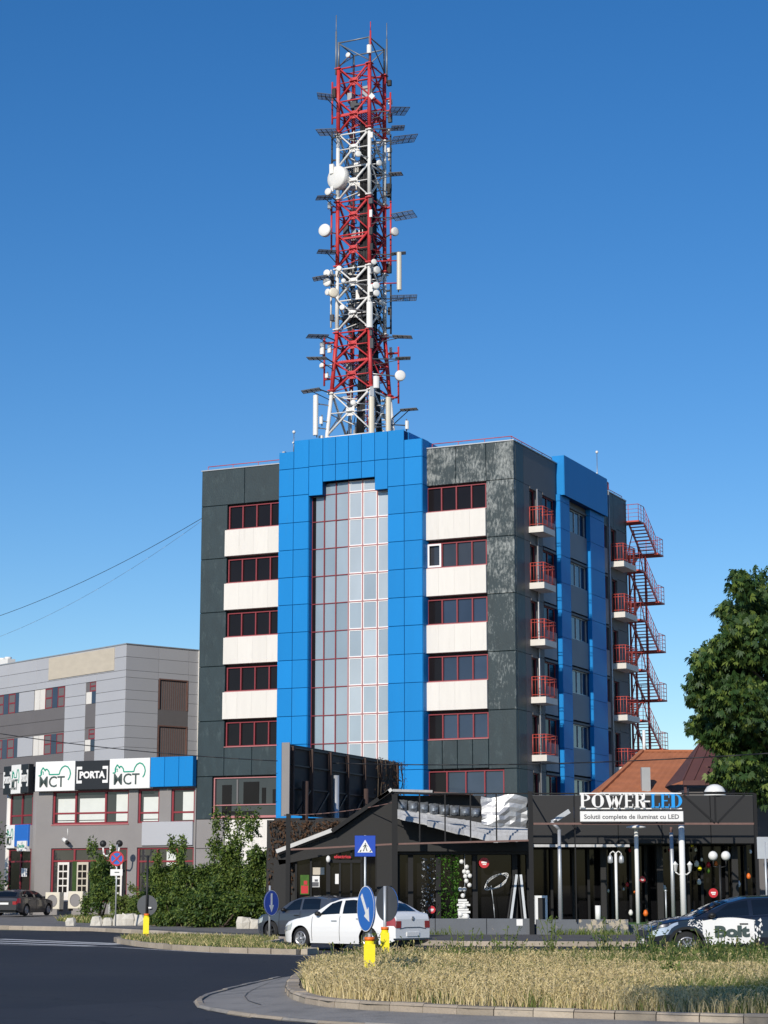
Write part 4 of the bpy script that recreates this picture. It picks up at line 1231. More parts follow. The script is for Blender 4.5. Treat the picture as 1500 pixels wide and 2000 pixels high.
def kerb_run(pts, parent, w=.2, h=.15, seg=.95, z0=-.05, closed=False, gap=.007, jit=.008, mats=('kerb0', 'kerb1', 'kerb2'), drop=None, inner=1):
    """Individual kerb stones along a polyline; the outer face follows the line, the stone lies on its left (inner=1)."""
    P = [Vector((x, y, 0)) for x, y in pts]
    if closed: P.append(P[0])
    cum = [0]
    for a, c in zip(P, P[1:]): cum.append(cum[-1] + (c - a).length)
    n = max(1, round(cum[-1] / seg))
    def pt(s):
        s = max(0, min(cum[-1], s))
        for i in range(len(P) - 1):
            if s <= cum[i + 1]:
                return P[i].lerp(P[i + 1], (s - cum[i]) / max(1e-6, cum[i + 1] - cum[i]))
        return P[-1]
    for i in range(n):
        a, c = pt(cum[-1] * i / n + gap), pt(cum[-1] * (i + 1) / n - gap)
        d = (c - a).normalized()
        nn = Vector((-d.y, d.x, 0)) * inner
        hh = h + random.uniform(-jit, jit)
        o1, o2 = random.uniform(-jit, jit), random.uniform(-jit, jit)
        A, B = a + nn * o1, c + nn * o2
        ch = .03
        vs = [A + Vector((0, 0, z0)), B + Vector((0, 0, z0)), B + nn * w + Vector((0, 0, z0)), A + nn * w + Vector((0, 0, z0)),
              A + nn * .012 + Vector((0, 0, hh - ch)), B + nn * .012 + Vector((0, 0, hh - ch)), B + nn * (ch + .012) + Vector((0, 0, hh)), A + nn * (ch + .012) + Vector((0, 0, hh)),
              B + nn * w + Vector((0, 0, hh)), A + nn * w + Vector((0, 0, hh))]
        MB().add(vs, [(0, 1, 5, 4), (4, 5, 6, 7), (7, 6, 8, 9), (1, 2, 8, 6, 5), (3, 0, 4, 7, 9), (2, 3, 9, 8)]).build('kerb_stone', random.choice(mats), parent)
kerb_run(KL[2:], pav, h=.15, seg=1.0)
# pavement surface joint strip: worn asphalt footway near the bushes
fw_ = MB().strip([(-12.2, 86.4, .139), (-8.2, 78.6, .139), (-5.0, 72.4, .139), (-2.2, 67.6, .139), (.6, 64.7, .139), (3, 63.3, .139), (8, 62.6, .139), (20, 62, .139)],
                 [(-11.5, 89.5, .142), (-7.5, 83.0, .142), (-4.0, 76.4, .145), (-1.5, 72.0, .15), (1, 71, .155), (4, 71, .155), (9, 71, .155), (20, 71, .155)])
fw_.build('footway', 'asphalt_worn', kind='structure')
# painted zebra bars and edge lines
zb = [((-13.4, 71.0), (-8.25, 64.6)), ((-13.2, 68.6), (-8.3, 63.6)), ((-12.9, 66.2), (-8.9, 62.3))]
for (a, c) in zb:
    d = Vector((c[0] - a[0], c[1] - a[1], 0)).normalized()
    nn = Vector((-d.y, d.x, 0)) * .26
    A, B = Vector((*a, .004)), Vector((*c, .004))
    MB().add([A - nn, B - nn, B + nn, A + nn], [(0, 1, 2, 3)]).build('crossing_stripe', 'paint_white', road)
ln = [(-12.5, 64.0), (-8.2, 61.2), (-6.4, 58.2), (-4.6, 55.5), (-2.0, 53.3), (1.5, 51.6)]
MB().strip([(x, y, .004) for x, y in ln], [(x + .08, y + .12, .004) for x, y in ln]).build('edge_line', 'paint_white', road)
# --- near island
ISL = [(5.9, 24.4), (3.6, 25.5), (1.1, 26.85), (-.25, 27.9), (-.8, 28.6), (-1.15, 29.5), (-1.42, 30.9), (-1.58, 32.6), (-1.66, 35.0), (-1.66, 38.0), (-1.5, 40.8), (-1.15, 43.4), (-.5, 45.2), (1.0, 46.3), (4, 46.7), (10, 46.4), (18, 45.5)]
isl_top = MB()
cx = 6.0
pts = [(x, y, .17) for x, y in ISL] + [(18, 20, .17)]
isl_top.add(pts, [tuple(reversed(range(len(pts))))])
isl = isl_top.build('traffic_island', 'earth', kind='structure')
# the stones butt the soil from outside
kerb_run(ISL[:16], isl, h=.2, seg=.56, w=.22, inner=-1, jit=.009)
AP_O = [(5.5, 23.2), (3.0, 24.2), (1.2, 25.1), (-.2, 25.9), (-.9, 26.5), (-1.75, 27.6), (-2.3, 28.7), (-2.72, 29.9), (-2.92, 31.4), (-2.95, 33.0), (-2.75, 34.9), (-2.45, 37.2), (-2.1, 39.5)]
AP_I = [(5.9, 24.38), (3.6, 25.48), (1.1, 26.83), (-.25, 27.88), (-.8, 28.58), (-1.15, 29.48), (-1.36, 30.5), (-1.48, 31.5), (-1.57, 32.6), (-1.6, 33.4), (-1.66, 35.0), (-1.67, 37.3), (-1.6, 39.4)]
apr = MB().strip([(x, y, .01) for x, y in AP_O], [(x, y, .09) for x, y in AP_I], smooth=True)
apr = apr.build('island_apron', 'apron', kind='structure')
kerb_run(list(reversed(AP_O)), apr, h=.045, seg=.8, w=.12, inner=1, jit=.006, mats=('apron', 'kerb1', 'apron'))
AP_M = [((a[0] + c[0] * 1.2) / 2.2, (a[1] + c[1] * 1.2) / 2.2) for a, c in zip(AP_O, AP_I)][6:]
MB().strip([(x, y, .062) for x, y in AP_M], [(x + .015, y + .03, .064) for x, y in AP_M]).build('apron_joint', 'asphalt_worn', apr)
# --- small far island
SI = [(-8.75, 67.6), (-8.3, 65.2), (-7.3, 61.9), (-6.0, 58.6), (-4.7, 56.4), (-3.3, 54.9), (-2.15, 54.2), (-1.95, 54.9), (-2.6, 56.6), (-3.5, 59.6), (-3.7, 62.5), (-3.35, 65.4), (-3.6, 66.6), (-5.2, 68.2), (-7.3, 70.0), (-8.5, 69.3)]
si = MB().add([(x, y, .12) for x, y in SI], [tuple(range(len(SI)))]).build('traffic_island_far', 'earth', kind='structure')
si.name = 'splitter_island'
kerb_run(SI, si, h=.15, seg=.8, w=.2, closed=True, inner=-1)

# ================================================================ low wall and lighting shop
def X(px, Y): return (px - 750) / 3969.0 * Y
def Z(py, Y): return EYE + (1737 - py) / 3969.0 * Y * (1 + .17 * (1737 - py) / 3969.0)
lw = thing('low_wall', 'low grey painted wall with peeling plaster in front of the lighting shop', 'wall', (X(750, 71.5), 71.5, .13))
x0 = X(750, 71.5)
ex = [X(p, 71.5) - x0 for p in (752, 850, 950, 1042)]
for a, c, m in zip(ex, ex[1:], ('wall_paint', 'wall_paint', 'wall_paint')):
    MB().bevbox(a + .008, c - .008, 0, .3, 0, .56, .015).build('wall_block', m, lw)
for a, c, m in ((1047, 1130, 'wall_paint'), (1130, 1226, 'wall_peel')):
    MB().bevbox(X(a, 71.5) - x0, X(c, 71.5) - x0, 0, .3, 0, .53, .015).build('wall_block', m, lw)
MB().box(X(1008, 71.5) - x0, X(1020, 71.5) - x0, -.012, -.002, .32, .54).build('notice_sheet', 'sign_white', lw)
kb = thing('stone_bank', 'rough stone retaining wall beside the green turf, right of the painted wall', 'wall', (X(1300, 72.2), 72.2, .1))
rb = random.Random(5)
for j in range(3):
    xx = X(1227, 72.2) - X(1300, 72.2)
    while xx < 8:
        w = rb.uniform(.22, .42)
        MB().bevbox(xx, xx + w - .02, rb.uniform(-.03, .03), .3, j * .135, j * .135 + .125, .03).build('stone', rb.choice(['pavement', 'kerb1', 'wall_paint']), kb)
        xx += w
shop = thing('lighting_shop', 'black single storey lighting shop with broken roof and dark glass front', 'shop', (0, 74, 0))
def SB(px0, px1, py0, py1, Y, d, name, m, parent=shop, dy=0.0):
    """Box on the shop front read off at depth Y, d metres deep."""
    return MB().box(X(px0, Y), X(px1, Y), Y - 74 + dy, Y - 74 + d + dy, Z(py1, Y), Z(py0, Y)).build(name, m, parent)
MB().box(X(540, 74), X(1482, 74), -1.9, 9, .1, .48).build('terrace_floor', 'wall_paint', shop)
MB().box(X(1130, 72.4), X(1500, 72.4), -1.88, 2.2, .48, .5).build('turf_mat', 'turf', shop)
# left gable (section with the doors)
def sp(px, py, Y=74.0): return (X(px, Y), Z(py, Y))
MB().prism([sp(540, 1672), sp(650, 1632), sp(762, 1556), sp(775, 1556), sp(775, 1652), sp(735, 1652), sp(545, 1690)], lambda a, c, d: (a, d, c), 0, .2).build('gable_wall', 'black_wall', shop)
SB(534, 566, 1680, 1802, 74, .2, 'wall_panel', 'black_wall')
SB(736, 776, 1652, 1802, 74, .2, 'wall_panel', 'black_wall')
SB(534, 1482, 1600, 1802, 82, .2, 'back_wall', 'black_wall')
SB(776, 1042, 1596, 1664, 74, .2, 'wall_panel', 'black_wall')
def roofbar(p, q, m, w=6.0, th=.14, name='roof_slab', dy=-.35):
    a, c = sp(*p), sp(*q)
    n = Vector((-(c[1] - a[1]), c[0] - a[0])).normalized() * th
    MB().prism([a, c, (c[0] + n.x, c[1] + n.y), (a[0] + n.x, a[1] + n.y)], lambda u, v, d: (u, d, v), dy, w).build(name, m, shop)
roofbar((541, 1668), (650, 1627), 'gutter_white'); roofbar((650, 1629), (762, 1553), 'black_frame')
roofbar((741, 1566), (767, 1548), 'gutter_white', 1.5, .12); roofbar((767, 1550), (845, 1552), 'zinc', 1.5, .09); roofbar((848, 1553), (925, 1556), 'rust_pipe', 1.2, .05)
for i, px in enumerate((566, 578, 607, 641, 664, 686, 706, 735)):
    SB(px - (2 if i not in (3,) else 4), px + (2 if i not in (3,) else 4), 1655, 1802, 74.15, .08, 'mullion', 'black_frame')
for a, c in ((578, 607), (607, 641), (641, 664), (664, 686), (686, 706), (706, 735)):
    SB(a, c, 1655, 1802, 74.25, .02, 'pane', 'shop_glass')
SB(641, 706, 1680, 1686, 74.12, .08, 'transom', 'black_frame')
# middle section windows
mull = (776, 802, 856, 928, 1006, 1034)
for i, px in enumerate(mull):
    SB(px - 5, px + 5, 1664, 1802, 74.4, .14, 'mullion', 'black_frame')
for a, c in zip(mull, mull[1:]):
    SB(a, c, 1664, 1802, 74.75, .02, 'pane', 'shop_glass')
SB(776, 1042, 1648, 1670, 74.2, .16, 'transom', 'black_wall')
# right section: fascia and deep glazed front
fe = (1042, 1124, 1210, 1296, 1392, 1482)
for a, c in zip(fe, fe[1:]):
    MB().bevbox(X(a, 74) + .008, X(c, 74) - .008, 0, .12, Z(1649, 74), Z(1557, 74), .01).build('fascia_panel', 'black_panel', shop)
MB().box(X(1042, 74), X(1482, 74), .12, 8, Z(1556, 74) - .12, Z(1556, 74)).build('roof_slab', 'roof_felt', shop)
MB().box(X(1042, 74), X(1230, 74), -.3, .1, Z(1656, 74), Z(1651, 74)).build('eave_strip', 'zinc', shop)
MB().box(X(1042, 74), X(1482, 74), .12, 2.6, Z(1650, 74), Z(1648, 74)).build('soffit', 'black_wall', shop)
for a in (1078, 1120, 1150, 1182, 1196, 1232, 1262, 1292, 1345, 1372, 1420, 1436, 1458, 1480):
    SB(a - 2.5, a + 2.5, 1645, 1802, 75.8, .1, 'mullion', 'black_frame')
ge = (1042, 1120, 1182, 1262, 1345, 1420, 1482)
for a, c in zip(ge, ge[1:]):
    SB(a, c, 1645, 1802, 76.2, .02, 'pane', 'shop_glass')
for a in (1180, 1290, 1437):
    SB(a - 6, a + 6, 1648, 1802, 75.0, .25, 'column', 'black_wall')
# torn corrugated roofing, quilted duct, foil sheet
low = [(772, 1597), (835, 1611), (900, 1627), (966, 1643), (1032, 1641)]
upp = [(776, 1588), (835, 1594), (900, 1602), (950, 1610), (1032, 1620)]
cr = MB()
nrow = 12
NS = 36
def lerp_pl(pl, t):
    t *= len(pl) - 1
    i = min(int(t), len(pl) - 2)
    f = t - i
    return pl[i][0] + (pl[i + 1][0] - pl[i][0]) * f, pl[i][1] + (pl[i + 1][1] - pl[i][1]) * f
rows_ = []
for r in range(nrow + 1):
    f = r / nrow
    row = []
    for k in range(NS + 1):
        t = k / NS
        a, c = lerp_pl(low, t), lerp_pl(upp, t)
        Y = 72.7 + 1.5 * f
        p = Vector((X(a[0], 72.7) * (1 - f) + X(c[0], 74.2) * f, Y - 74, Z(a[1], 72.7) * (1 - f) + Z(c[1], 74.2) * f))
        p.z += (.06 if r % 2 else -.03) + random.uniform(-.012, .012)
        row.append(p)
    rows_.append(row)
for r in range(0, nrow, 2):
    for k0, k1 in ((0, 9), (9, 19), (19, 28), (28, 36)):
        j = random.uniform(-.03, .03)
        A = [p + Vector((0, -.02, j)) for p in rows_[r][k0:k1 + 1]]
        B = [p + Vector((0, .0, j + .045)) for p in rows_[r + 1][k0:k1 + 1]]
        D = [p + Vector((0, -.02, j - .05)) for p in rows_[r][k0:k1 + 1]]
        MB().strip(A, B).strip(D, A).build('roof_slat', 'zinc', shop)
for r in range(nrow):
    cr.strip([p - Vector((0, -.04, .06)) for p in rows_[r]], [p - Vector((0, -.04, .06)) for p in rows_[r + 1]])
cr.build('roof_underlay', 'black_wall', shop)
SB(768, 950, 1557, 1604, 74.35, .1, 'gap_shade', 'black_wall')  # black sheet stands in for the shade inside the roof behind the duct
for i in range(8):
    a, c = 777 + i * 20.5, 777 + (i + 1) * 20.5 - 1.5
    ya, yb = 1565 + i * 2.2, 1590 + i * 1.6
    b = MB()
    nn = 5
    grid = []
    for u in range(nn + 1):
        grid.append([Vector((X(a + (c - a) * v / nn, 74), .15 - .32 * math.sin(math.pi * u / nn) ** .6 * math.sin(math.pi * v / nn) ** .5, Z(yb + (ya - yb) * u / nn, 74) + random.uniform(-.02, .02))) for v in range(nn + 1)])
    for u in range(nn): b.strip(grid[u], grid[u + 1], smooth=True)
    b.build('duct_segment', 'duct', shop)
fo = MB()
rf = random.Random(9)
N = 8
gp = []
for u in range(N + 1):
    row = []
    for v in range(N + 1):
        px = 942 + (1032 - 942) * v / N
        yt = 1557 + 4 * math.sin(v * .9)
        yb = 1612 + 14 * v / N
        py = yb + (yt - yb) * u / N
        row.append(Vector((X(px, 73.7) + rf.uniform(-.03, .03), -.3 + .35 * abs(v / N - u / N * .7 - .15) + rf.uniform(-.035, .035) + .12 * (u / N), Z(py, 73.7))))
    gp.append(row)
for u in range(N): fo.strip(gp[u], gp[u + 1], smooth=False)
fo.build('foil_sheet', 'foil', shop)
# steel sign frame in front of the shop
fr = thing('sign_frame', 'black steel frame of posts and rails standing along the shop front', 'frame', (0, 71.4, 0))
def FB(p, q, w, m='black_frame', Y=71.4, name='rail', Y2=None):
    a = (X(p[0], Y), Y - 71.4, Z(p[1], Y))
    Yq = Y2 or Y
    c = (X(q[0], Yq), Yq - 71.4, Z(q[1], Yq))
    MB().bar(a, c, w, w, up=(0, 1, 0)).build(name, m, fr)
for px, y0, y1, w in ((1038, 1549, 1826, .16), (771, 1555, 1826, .2), (562, 1592, 1826, .15)):
    FB((px, y0), (px, y1), w, name='post')
FB((771, 1553), (1480, 1553), .05); FB((562, 1661), (770, 1650), .06, 'rust_pipe'); FB((772, 1650), (1036, 1643), .06, 'rust_pipe')
FB((1040, 1611), (1480, 1611), .07, 'rust_pipe')
for px in (820, 870, 920, 971):
    FB((px, 1554), (px, 1646), .05, name='upright')
FB((1125, 1554), (1125, 1800), .04, name='upright'); FB((1215, 1554), (1215, 1610), .04, name='upright')
FB((1120, 1613), (1125, 1622), .04); FB((1130, 1613), (1125, 1622), .04)
FB((1340, 1556), (1400, 1610), .07, name='diagonal'); FB((1460, 1556), (1405, 1610), .07, name='diagonal'); FB((1402, 1556), (1402, 1610), .06, name='upright')
FB((1480, 1553), (1480, 1826), .12, name='post')
for px in (771, 1038, 1260, 1480):
    FB((px, 1554), (px, 1556), .05, Y2=73.9, name='tie_bar')
wire('rusty_wire', 'rusty wire slung from the billboard corner to the shop frame', sag(at(555, 1592, 79), at(775, 1566, 72), .12), .018, 'rust_pipe')

# POWER-LED lettering: slab-serif capitals built stroke by stroke
sg = thing('shop_sign', 'large white and blue POWER-LED letters above a white slogan board on the frame', 'sign', (X(1136, 71.2), 71.2, 0))
LZ0, LZ1 = Z(1580, 71.2), Z(1554, 71.2)
LH = LZ1 - LZ0
UW = X(1337, 71.2) - X(1136, 71.2)
def serif(ch, x, w):
    m = MB()
    st, th, sv = .28 * w, .06 * LH * 2, .1 * w
    def bx(a, c, z0, z1): m.box(x + a, x + c, 0, .08, LZ0 + z0 * LH, LZ0 + z1 * LH)
    def arc(cx, cz, rx, rz, t0, t1, tw0, n=10):
        for i in range(n):
            a0, a1 = t0 + (t1 - t0) * i / n, t0 + (t1 - t0) * (i + 1) / n
            def q(t, k): return (x + cx + (rx - k * (st if abs(math.cos(t)) > .4 else th * .8) * (abs(math.cos(t)) * .8 + .2)) * math.cos(t), LZ0 + (cz + rz * math.sin(t)) * LH - k * th * .7 * math.sin(t))
            p0, p1, p2, p3 = q(a0, 0), q(a1, 0), q(a1, 1), q(a0, 1)
            m.prism([p0, p1, p2, p3], lambda u, v, d: (u, d, v), 0, .08)
    d = .07
    if ch in 'PREDL':
        bx(sv, sv + st, d, 1 - d); bx(0, sv + st + sv, 0, d); bx(0, sv + st + sv, 1 - d, 1)
    if ch in 'PR':
        arc(sv + st, .74, w - sv - st, .26, -math.pi / 2, math.pi / 2, st)
    if ch == 'R':
        m.prism([(x + .5 * w, LZ0 + .48 * LH), (x + .72 * w, LZ0 + .48 * LH), (x + 1.05 * w, LZ0), (x + .78 * w, LZ0)], lambda u, v, dd: (u, dd, v), 0, .08)
    if ch == 'D':
        arc(sv + st, .5, w - sv - st, .5, -math.pi / 2, math.pi / 2, st)
    if ch == 'E':
        bx(sv + st, w, 1 - d * 1.2, 1.0); bx(sv + st, w, 0, d * 1.2); bx(sv + st, .8 * w, .47, .55); bx(w - .07 * w, w, .72, 1); bx(w - .07 * w, w, 0, .28)
    if ch == 'L':
        bx(sv + st, w, 0, d * 1.2); bx(w - .08 * w, w, 0, .34)
    if ch == 'O':
        arc(w / 2, .5, w / 2, .5, 0, 2 * math.pi, st, 20)
    if ch == 'W':
        q = [(.06, 1), (.3, 0), (.5, .85), (.7, 0), (.94, 1)]
        for i, ((a0, z0), (a1, z1)) in enumerate(zip(q, q[1:])):
            t = (st if i % 2 == 0 else st * .45) * .75
            m.prism([(x + a0 * w - t / 2, LZ0 + z0 * LH), (x + a0 * w + t / 2, LZ0 + z0 * LH), (x + a1 * w + t / 2, LZ0 + z1 * LH), (x + a1 * w - t / 2, LZ0 + z1 * LH)], lambda u, v, dd: (u, dd, v), 0, .08)
        bx(-.08 * w, .24 * w, 1 - d, 1); bx(.78 * w, 1.08 * w, 1 - d, 1)
    if ch == '-':
        bx(0, w, .4, .52)
    m.build('letter', 'sign_white' if x < UW * .67 else 'led_blue', sg)
lay = [('P', .0, .1), ('O', .115, .12), ('W', .255, .17), ('E', .435, .085), ('R', .535, .1), ('-', .63, .055), ('L', .695, .085), ('E', .79, .085), ('D', .885, .115)]
for ch, a, w in lay:
    serif(ch, a * UW, w * UW)
MB().box(0, UW, .09, .12, LZ1 + .01, LZ1 + .05).box(0, UW, .09, .12, LZ0 - .05, LZ0 - .01).box(UW * .62, UW * .64, .09, .12, LZ0 - .01, LZ1 + .01).build('letter_rail', 'sign_white', sg)
bz0, bz1 = Z(1607, 71.2), Z(1587, 71.2)
MB().bevbox(0, UW + .03, .0, .14, bz0, bz1, .012).build('slogan_board', 'sign_white', sg)
vs, fs_, tw_ = text_mesh('Solutii complete de iluminat cu LED', .22, .004, .003)
MB().add([(v[0] * .93 * UW / tw_ + .035 * UW, v[1] - .006, v[2] + bz0 + .1) for v in vs], fs_).build('lettering', 'text_grey', sg)
MB().box(UW * .2, UW * .22, .1, .2, bz1, LZ0).box(UW * .8, UW * .82, .1, .2, bz1, LZ0).build('strut', 'black_frame', sg)
o = thing('roof_dome', 'white half dome skylight on top of the black shop fascia', 'skylight', (X(1402, 74.3), 74.3, Z(1557, 74.3)))
MB().lathe([(.4, 0), (.4, .1), (.37, .2), (.28, .33), (.14, .4), (.001, .42)], (0, 0, 0), (0, 0, 1), 20).build('dome', 'lamp_white', o)
MB().lathe([(.42, .08), (.42, .13)], (0, 0, 0), (0, 0, 1), 20).build('dome_band', 'black_frame', o)

# lamp posts displayed on the terrace
def post(px, y0, y1, r, m, label, Y=72.9, r2=None):
    zb, zt = Z(y1, Y), Z(y0, Y)
    o = thing('display_lamp', label, 'lamp post', (X(px, Y), Y, .5), 0, 'lamp posts shown on the shop terrace')
    MB().tube((0, 0, 0), (0, 0, zt - .5), r, 10, r2 or r).build('post', m, o)
    return o, zt - .5
o, h = post(1094, 1622, 1797, .085, 'galv', 'grey street lamp post with bent arm and tilted head at the terrace edge', r2=.06)
MB().tube((0, 0, h), (-.28, 0, h + .28), .06, 8).tube((-.28, 0, h + .28), (0, 0, h + .42), .05, 8).build('arm', 'galv', o)
MB().bar((-.1, 0, h + .36), (.38, 0, h + .66), .16, .09, up=(0, 1, 0)).build('lamp_head', 'galv', o)
o, h = post(1204, 1668, 1797, .05, 'lamp_white', 'cream post with two hanging lanterns on the terrace')
for s in (-1, 1):
    MB().path([(0, 0, h), (s * .1, 0, h + .08), (s * .2, 0, h), (s * .2, 0, h - .08)], .02, 5).build('arm', 'lamp_white', o)
    MB().lathe([(.03, .0), (.09, -.08), (.1, -.26), (.05, -.3)], (s * .2, 0, h - .05), (0, 0, 1), 8).build('lantern', 'galv', o)
o, h = post(1245, 1622, 1797, .075, 'lamp_white', 'white post with flat disc shaped lamp head on the terrace')
MB().lathe([(.05, 0), (.36, .06), (.34, .1), (.06, .16), (.001, .16)], (0, 0, h), (0, 0, 1), 18).build('lamp_head', 'lamp_white', o)
o, h = post(1314, 1628, 1797, .07, 'galv', 'slim grey post without a lamp head on the terrace')
MB().tube((0, 0, h), (0, 0, h + .2), .05, 8).build('post_cap', 'rust_pipe', o)
o, h = post(1334, 1612, 1797, .105, 'lamp_white', 'thick white post carrying two white lanterns below the POWER-LED sign', Y=72.4)
for s in (-1, 1):
    MB().path([(0, 0, h - 1.72), (s * .14, -.05, h - 1.78), (s * .26, -.05, h - 1.68)], .025, 5).build('arm', 'lamp_white', o)
    MB().lathe([(.001, -.02), (.05, 0), (.085, .22), (.11, .24), (.001, .36)], (s * .26, -.05, h - 1.66), (0, 0, 1), 8).build('lantern', 'lamp_white', o)
o, h = post(1407, 1690, 1797, .04, 'trim_black', 'black post with two glowing white globe lamps')
for s in (-1, 1):
    MB().path([(0, 0, h - .1), (s * .23, 0, h - .05), (s * .23, 0, h + .2)], .02, 5).build('arm', 'trim_black', o)
    MB().ball((s * .23, 0, h + .32), .17, 16).build('globe', 'lamp_white', o)
o, h = post(1167, 1768, 1797, .1, 'lamp_white', 'short white bollard lamp on the turf')
o, h = post(1300, 1740, 1797, .03, 'galv', 'thin short grey post on the turf between two taller lamps')
MB().ball((0, 0, h), .05, 8).build('post_cap', 'galv', o)
o = thing('display_cabinet', 'white framed cabinet standing behind the low wall', 'cabinet', (X(1056, 73), 73, .48))
MB().box(-.22, -.12, -.2, .2, 0, 1.0).box(-.12, .22, -.2, .2, .92, 1.0).box(-.12, .22, -.2, .2, 0, .08).box(.14, .22, -.2, .2, .08, .92).build('frame', 'lamp_white', o)
MB().box(-.12, .14, -.14, .2, .08, .92).build('panel', 'black_panel', o)
# shop-window decoration
def disc_sign(px, py, d, Y, label, m='sign_red'):
    o = thing('round_sticker', label, 'sign', (X(px, Y), Y, Z(py, Y)), 0, 'round red stickers in the shop windows')
    MB().lathe([(.001, -.01), (d / 2, -.01), (d / 2, .01), (.001, .01)], (0, 0, 0), (0, 1, 0), 20, smooth=False).build('disc', m, o)
    MB().box(-d * .26, d * .26, -.016, -.011, -d * .05, d * .12).box(-d * .15, d * .2, -.016, -.011, -d * .2, -d * .1).build('print', 'sign_white', o)
disc_sign(946, 1686, .38, 74.3, 'round red sticker high in the middle shop window')
disc_sign(843, 1776, .27, 74.3, 'round red sticker low behind the white car boot')
disc_sign(1393, 1744, .34, 74.9, 'round red sticker near the double globe lamp')
disc_sign(1255, 1718, .24, 75.7, 'small dark red sticker deep inside the right shop window')
o = thing('globe_cluster', 'cluster of small white globe lamps hanging in the shop window', 'lamp', (X(908, 74.35), 74.35, Z(1680, 74.35)))
for px, py in ((902, 1684), (912, 1694), (907, 1703), (918, 1711), (911, 1721), (917, 1729), (899, 1737), (907, 1737), (904, 1749), (914, 1704), (909, 1712)):
    MB().ball((X(px, 74.35) - o.location.x, 0, Z(py, 74.35) - o.location.z), .085, 12).build('globe', 'lamp_white', o)
MB().tube((0, .05, .3), (0, .05, -1.3), .015, 5).build('stem', 'galv', o)
o = thing('white_stand', 'ornate white display stand under the globe lamps', 'stand', (X(905, 74.3), 74.3, Z(1796, 74.3)))
b = MB()
for i in range(9):
    w = .24 - .02 * (i % 3)
    b.box(-w + .03 * (i % 2), w - .04 * (i % 3), -.12, .1, i * .085, i * .085 + .07)
b.ball((-.12, -.1, .2), .1, 8).ball((.1, -.1, .12), .12, 8).ball((.02, -.1, .5), .1, 8)
b.build('body', 'lamp_white', o)
o = thing('wire_sculpture', 'looped pale green neon tube sculpture in the shop window', 'lamp', (X(970, 74.3), 74.3, Z(1722, 74.3)))
for k in range(3):
    pts = [Vector((.38 * math.cos(t) * (1 + .08 * k), .03 * k, .24 * math.sin(t + .3 * k) + .1 * math.cos(t))) for t in [2 * math.pi * i / 18 for i in range(19)]]
    MB().path(pts, .014, 5).build('tube_loop', 'lamp_white' if k else 'galv', o)
MB().path([(-.2, 0, -.15), (-.12, 0, -.8), (-.08, 0, -1.3)], .015, 5).build('stem', 'galv', o)
def ladder_thing(px0, px1, label):
    o = thing('leaning_rail', label, 'rail', (X(px1, 74.1), 74.1, .48))
    dx = X(px0, 74.1) - X(px1, 74.1)
    MB().bar((0, 0, 0), (dx, .15, 1.75), .09, .05).build('rail', 'galv', o)
    MB().bar((-.12, 0, 0), (dx - .1, .15, 1.7), .05, .05).build('edge', 'trim_black', o)
ladder_thing(1010, 996, 'grey rail leaning in the corner of the shop window')
ladder_thing(1018, 1026, 'pale board leaning beside the black frame post')
# ivy panels and posters
def leaf_cloud(n, center, ext, size, seed, flat=0.0):
    """Random leaf quads in a box; returns vertices and quads."""
    r = np.random.default_rng(seed)
    c = r.uniform(-1, 1, (n, 3)) * np.array(ext) + np.array(center)
    return leaf_quads(c, size, r)
def leaf_quads(c, size, r, up=0.3, aspect=.5):
    n = len(c)
    d = r.normal(size=(n, 3)); d[:, 2] -= up
    d /= np.linalg.norm(d, axis=1)[:, None]
    e = r.normal(size=(n, 3))
    s = np.cross(d, e); s /= np.linalg.norm(s, axis=1)[:, None] + 1e-9
    L = (size * r.uniform(.6, 1.3, n))[:, None]
    v = np.stack([c, c + d * L * .5 + s * L * aspect * .5, c + d * L, c + d * L * .5 - s * L * aspect * .5], 1).reshape(-1, 3)
    f = np.arange(4 * n).reshape(-1, 4)
    return v, f
for px, w, lab, m in ((876, .42, 'green ivy panel hanging in the shop window', 'leaf_ivy'), (888, .12, 'narrow bright ivy strip beside the globe lamps', 'leaf_ivy')):
    xx = X(px, 74.5)
    v, f = leaf_cloud(420 if w > .3 else 200, (0, 0, 0), (w, .05, 1.2), .12, int(px))
    o = mesh_np('ivy_panel', v, f, 4, m)
    o.location = (xx, 74.42, 1.85); tag(o, lab, 'plant', 'ivy in the shop window')
o = thing('silver_garland', 'tall silver tinsel garland in the shop window', 'garland', (X(838, 74.5), 74.5, .6))
v, f = leaf_cloud(300, (0, 0, 1.15), (.28, .05, 1.1), .1, 77)
mesh_np('tinsel', v, f, 4, 'steel', parent=o)
def poster(px, py, w, h, m, label, Y=74.2, m2=None):
    o = thing('poster', label, 'poster', (X(px, Y), Y, Z(py, Y)), 0, 'posters on the shop doors')
    MB().box(-w / 2, w / 2, -.01, .01, -h / 2, h / 2).build('sheet', m, o)
    if m2: MB().box(-w * .4, w * .4, -.015, -.011, -h * .45, -h * .05).box(-w * .1, w * .3, -.015, -.011, 0, h * .2).build('print', m2, o)
poster(595, 1728, .32, .7, 'leaf_ivy', 'green and red poster left of the shop door', m2='sign_red')
poster(616, 1722, .3, .4, 'sign_white', 'white poster with dark print beside the green poster', m2='text_grey')
poster(658, 1717, .13, .36, 'sign_white', 'narrow white notice on the shop door')
poster(622, 1702, .42, .26, 'beige_panel', 'beige sheet above the white poster')
vs, fs_, tw_ = text_mesh('electrica', .16, .01, .006)
o = MB().add([(v[0] * .62 / tw_, v[1], v[2]) for v in vs], fs_).build('neon_sign', 'sign_red')
tag(o, 'small red lettering over the shop door', 'sign'); o.location = (X(652, 74.05), 74.02, Z(1677, 74.05))
o = MB().ball((0, 0, 0), .085, 12, sz=1.5).build('wall_lamp', 'lamp_white')
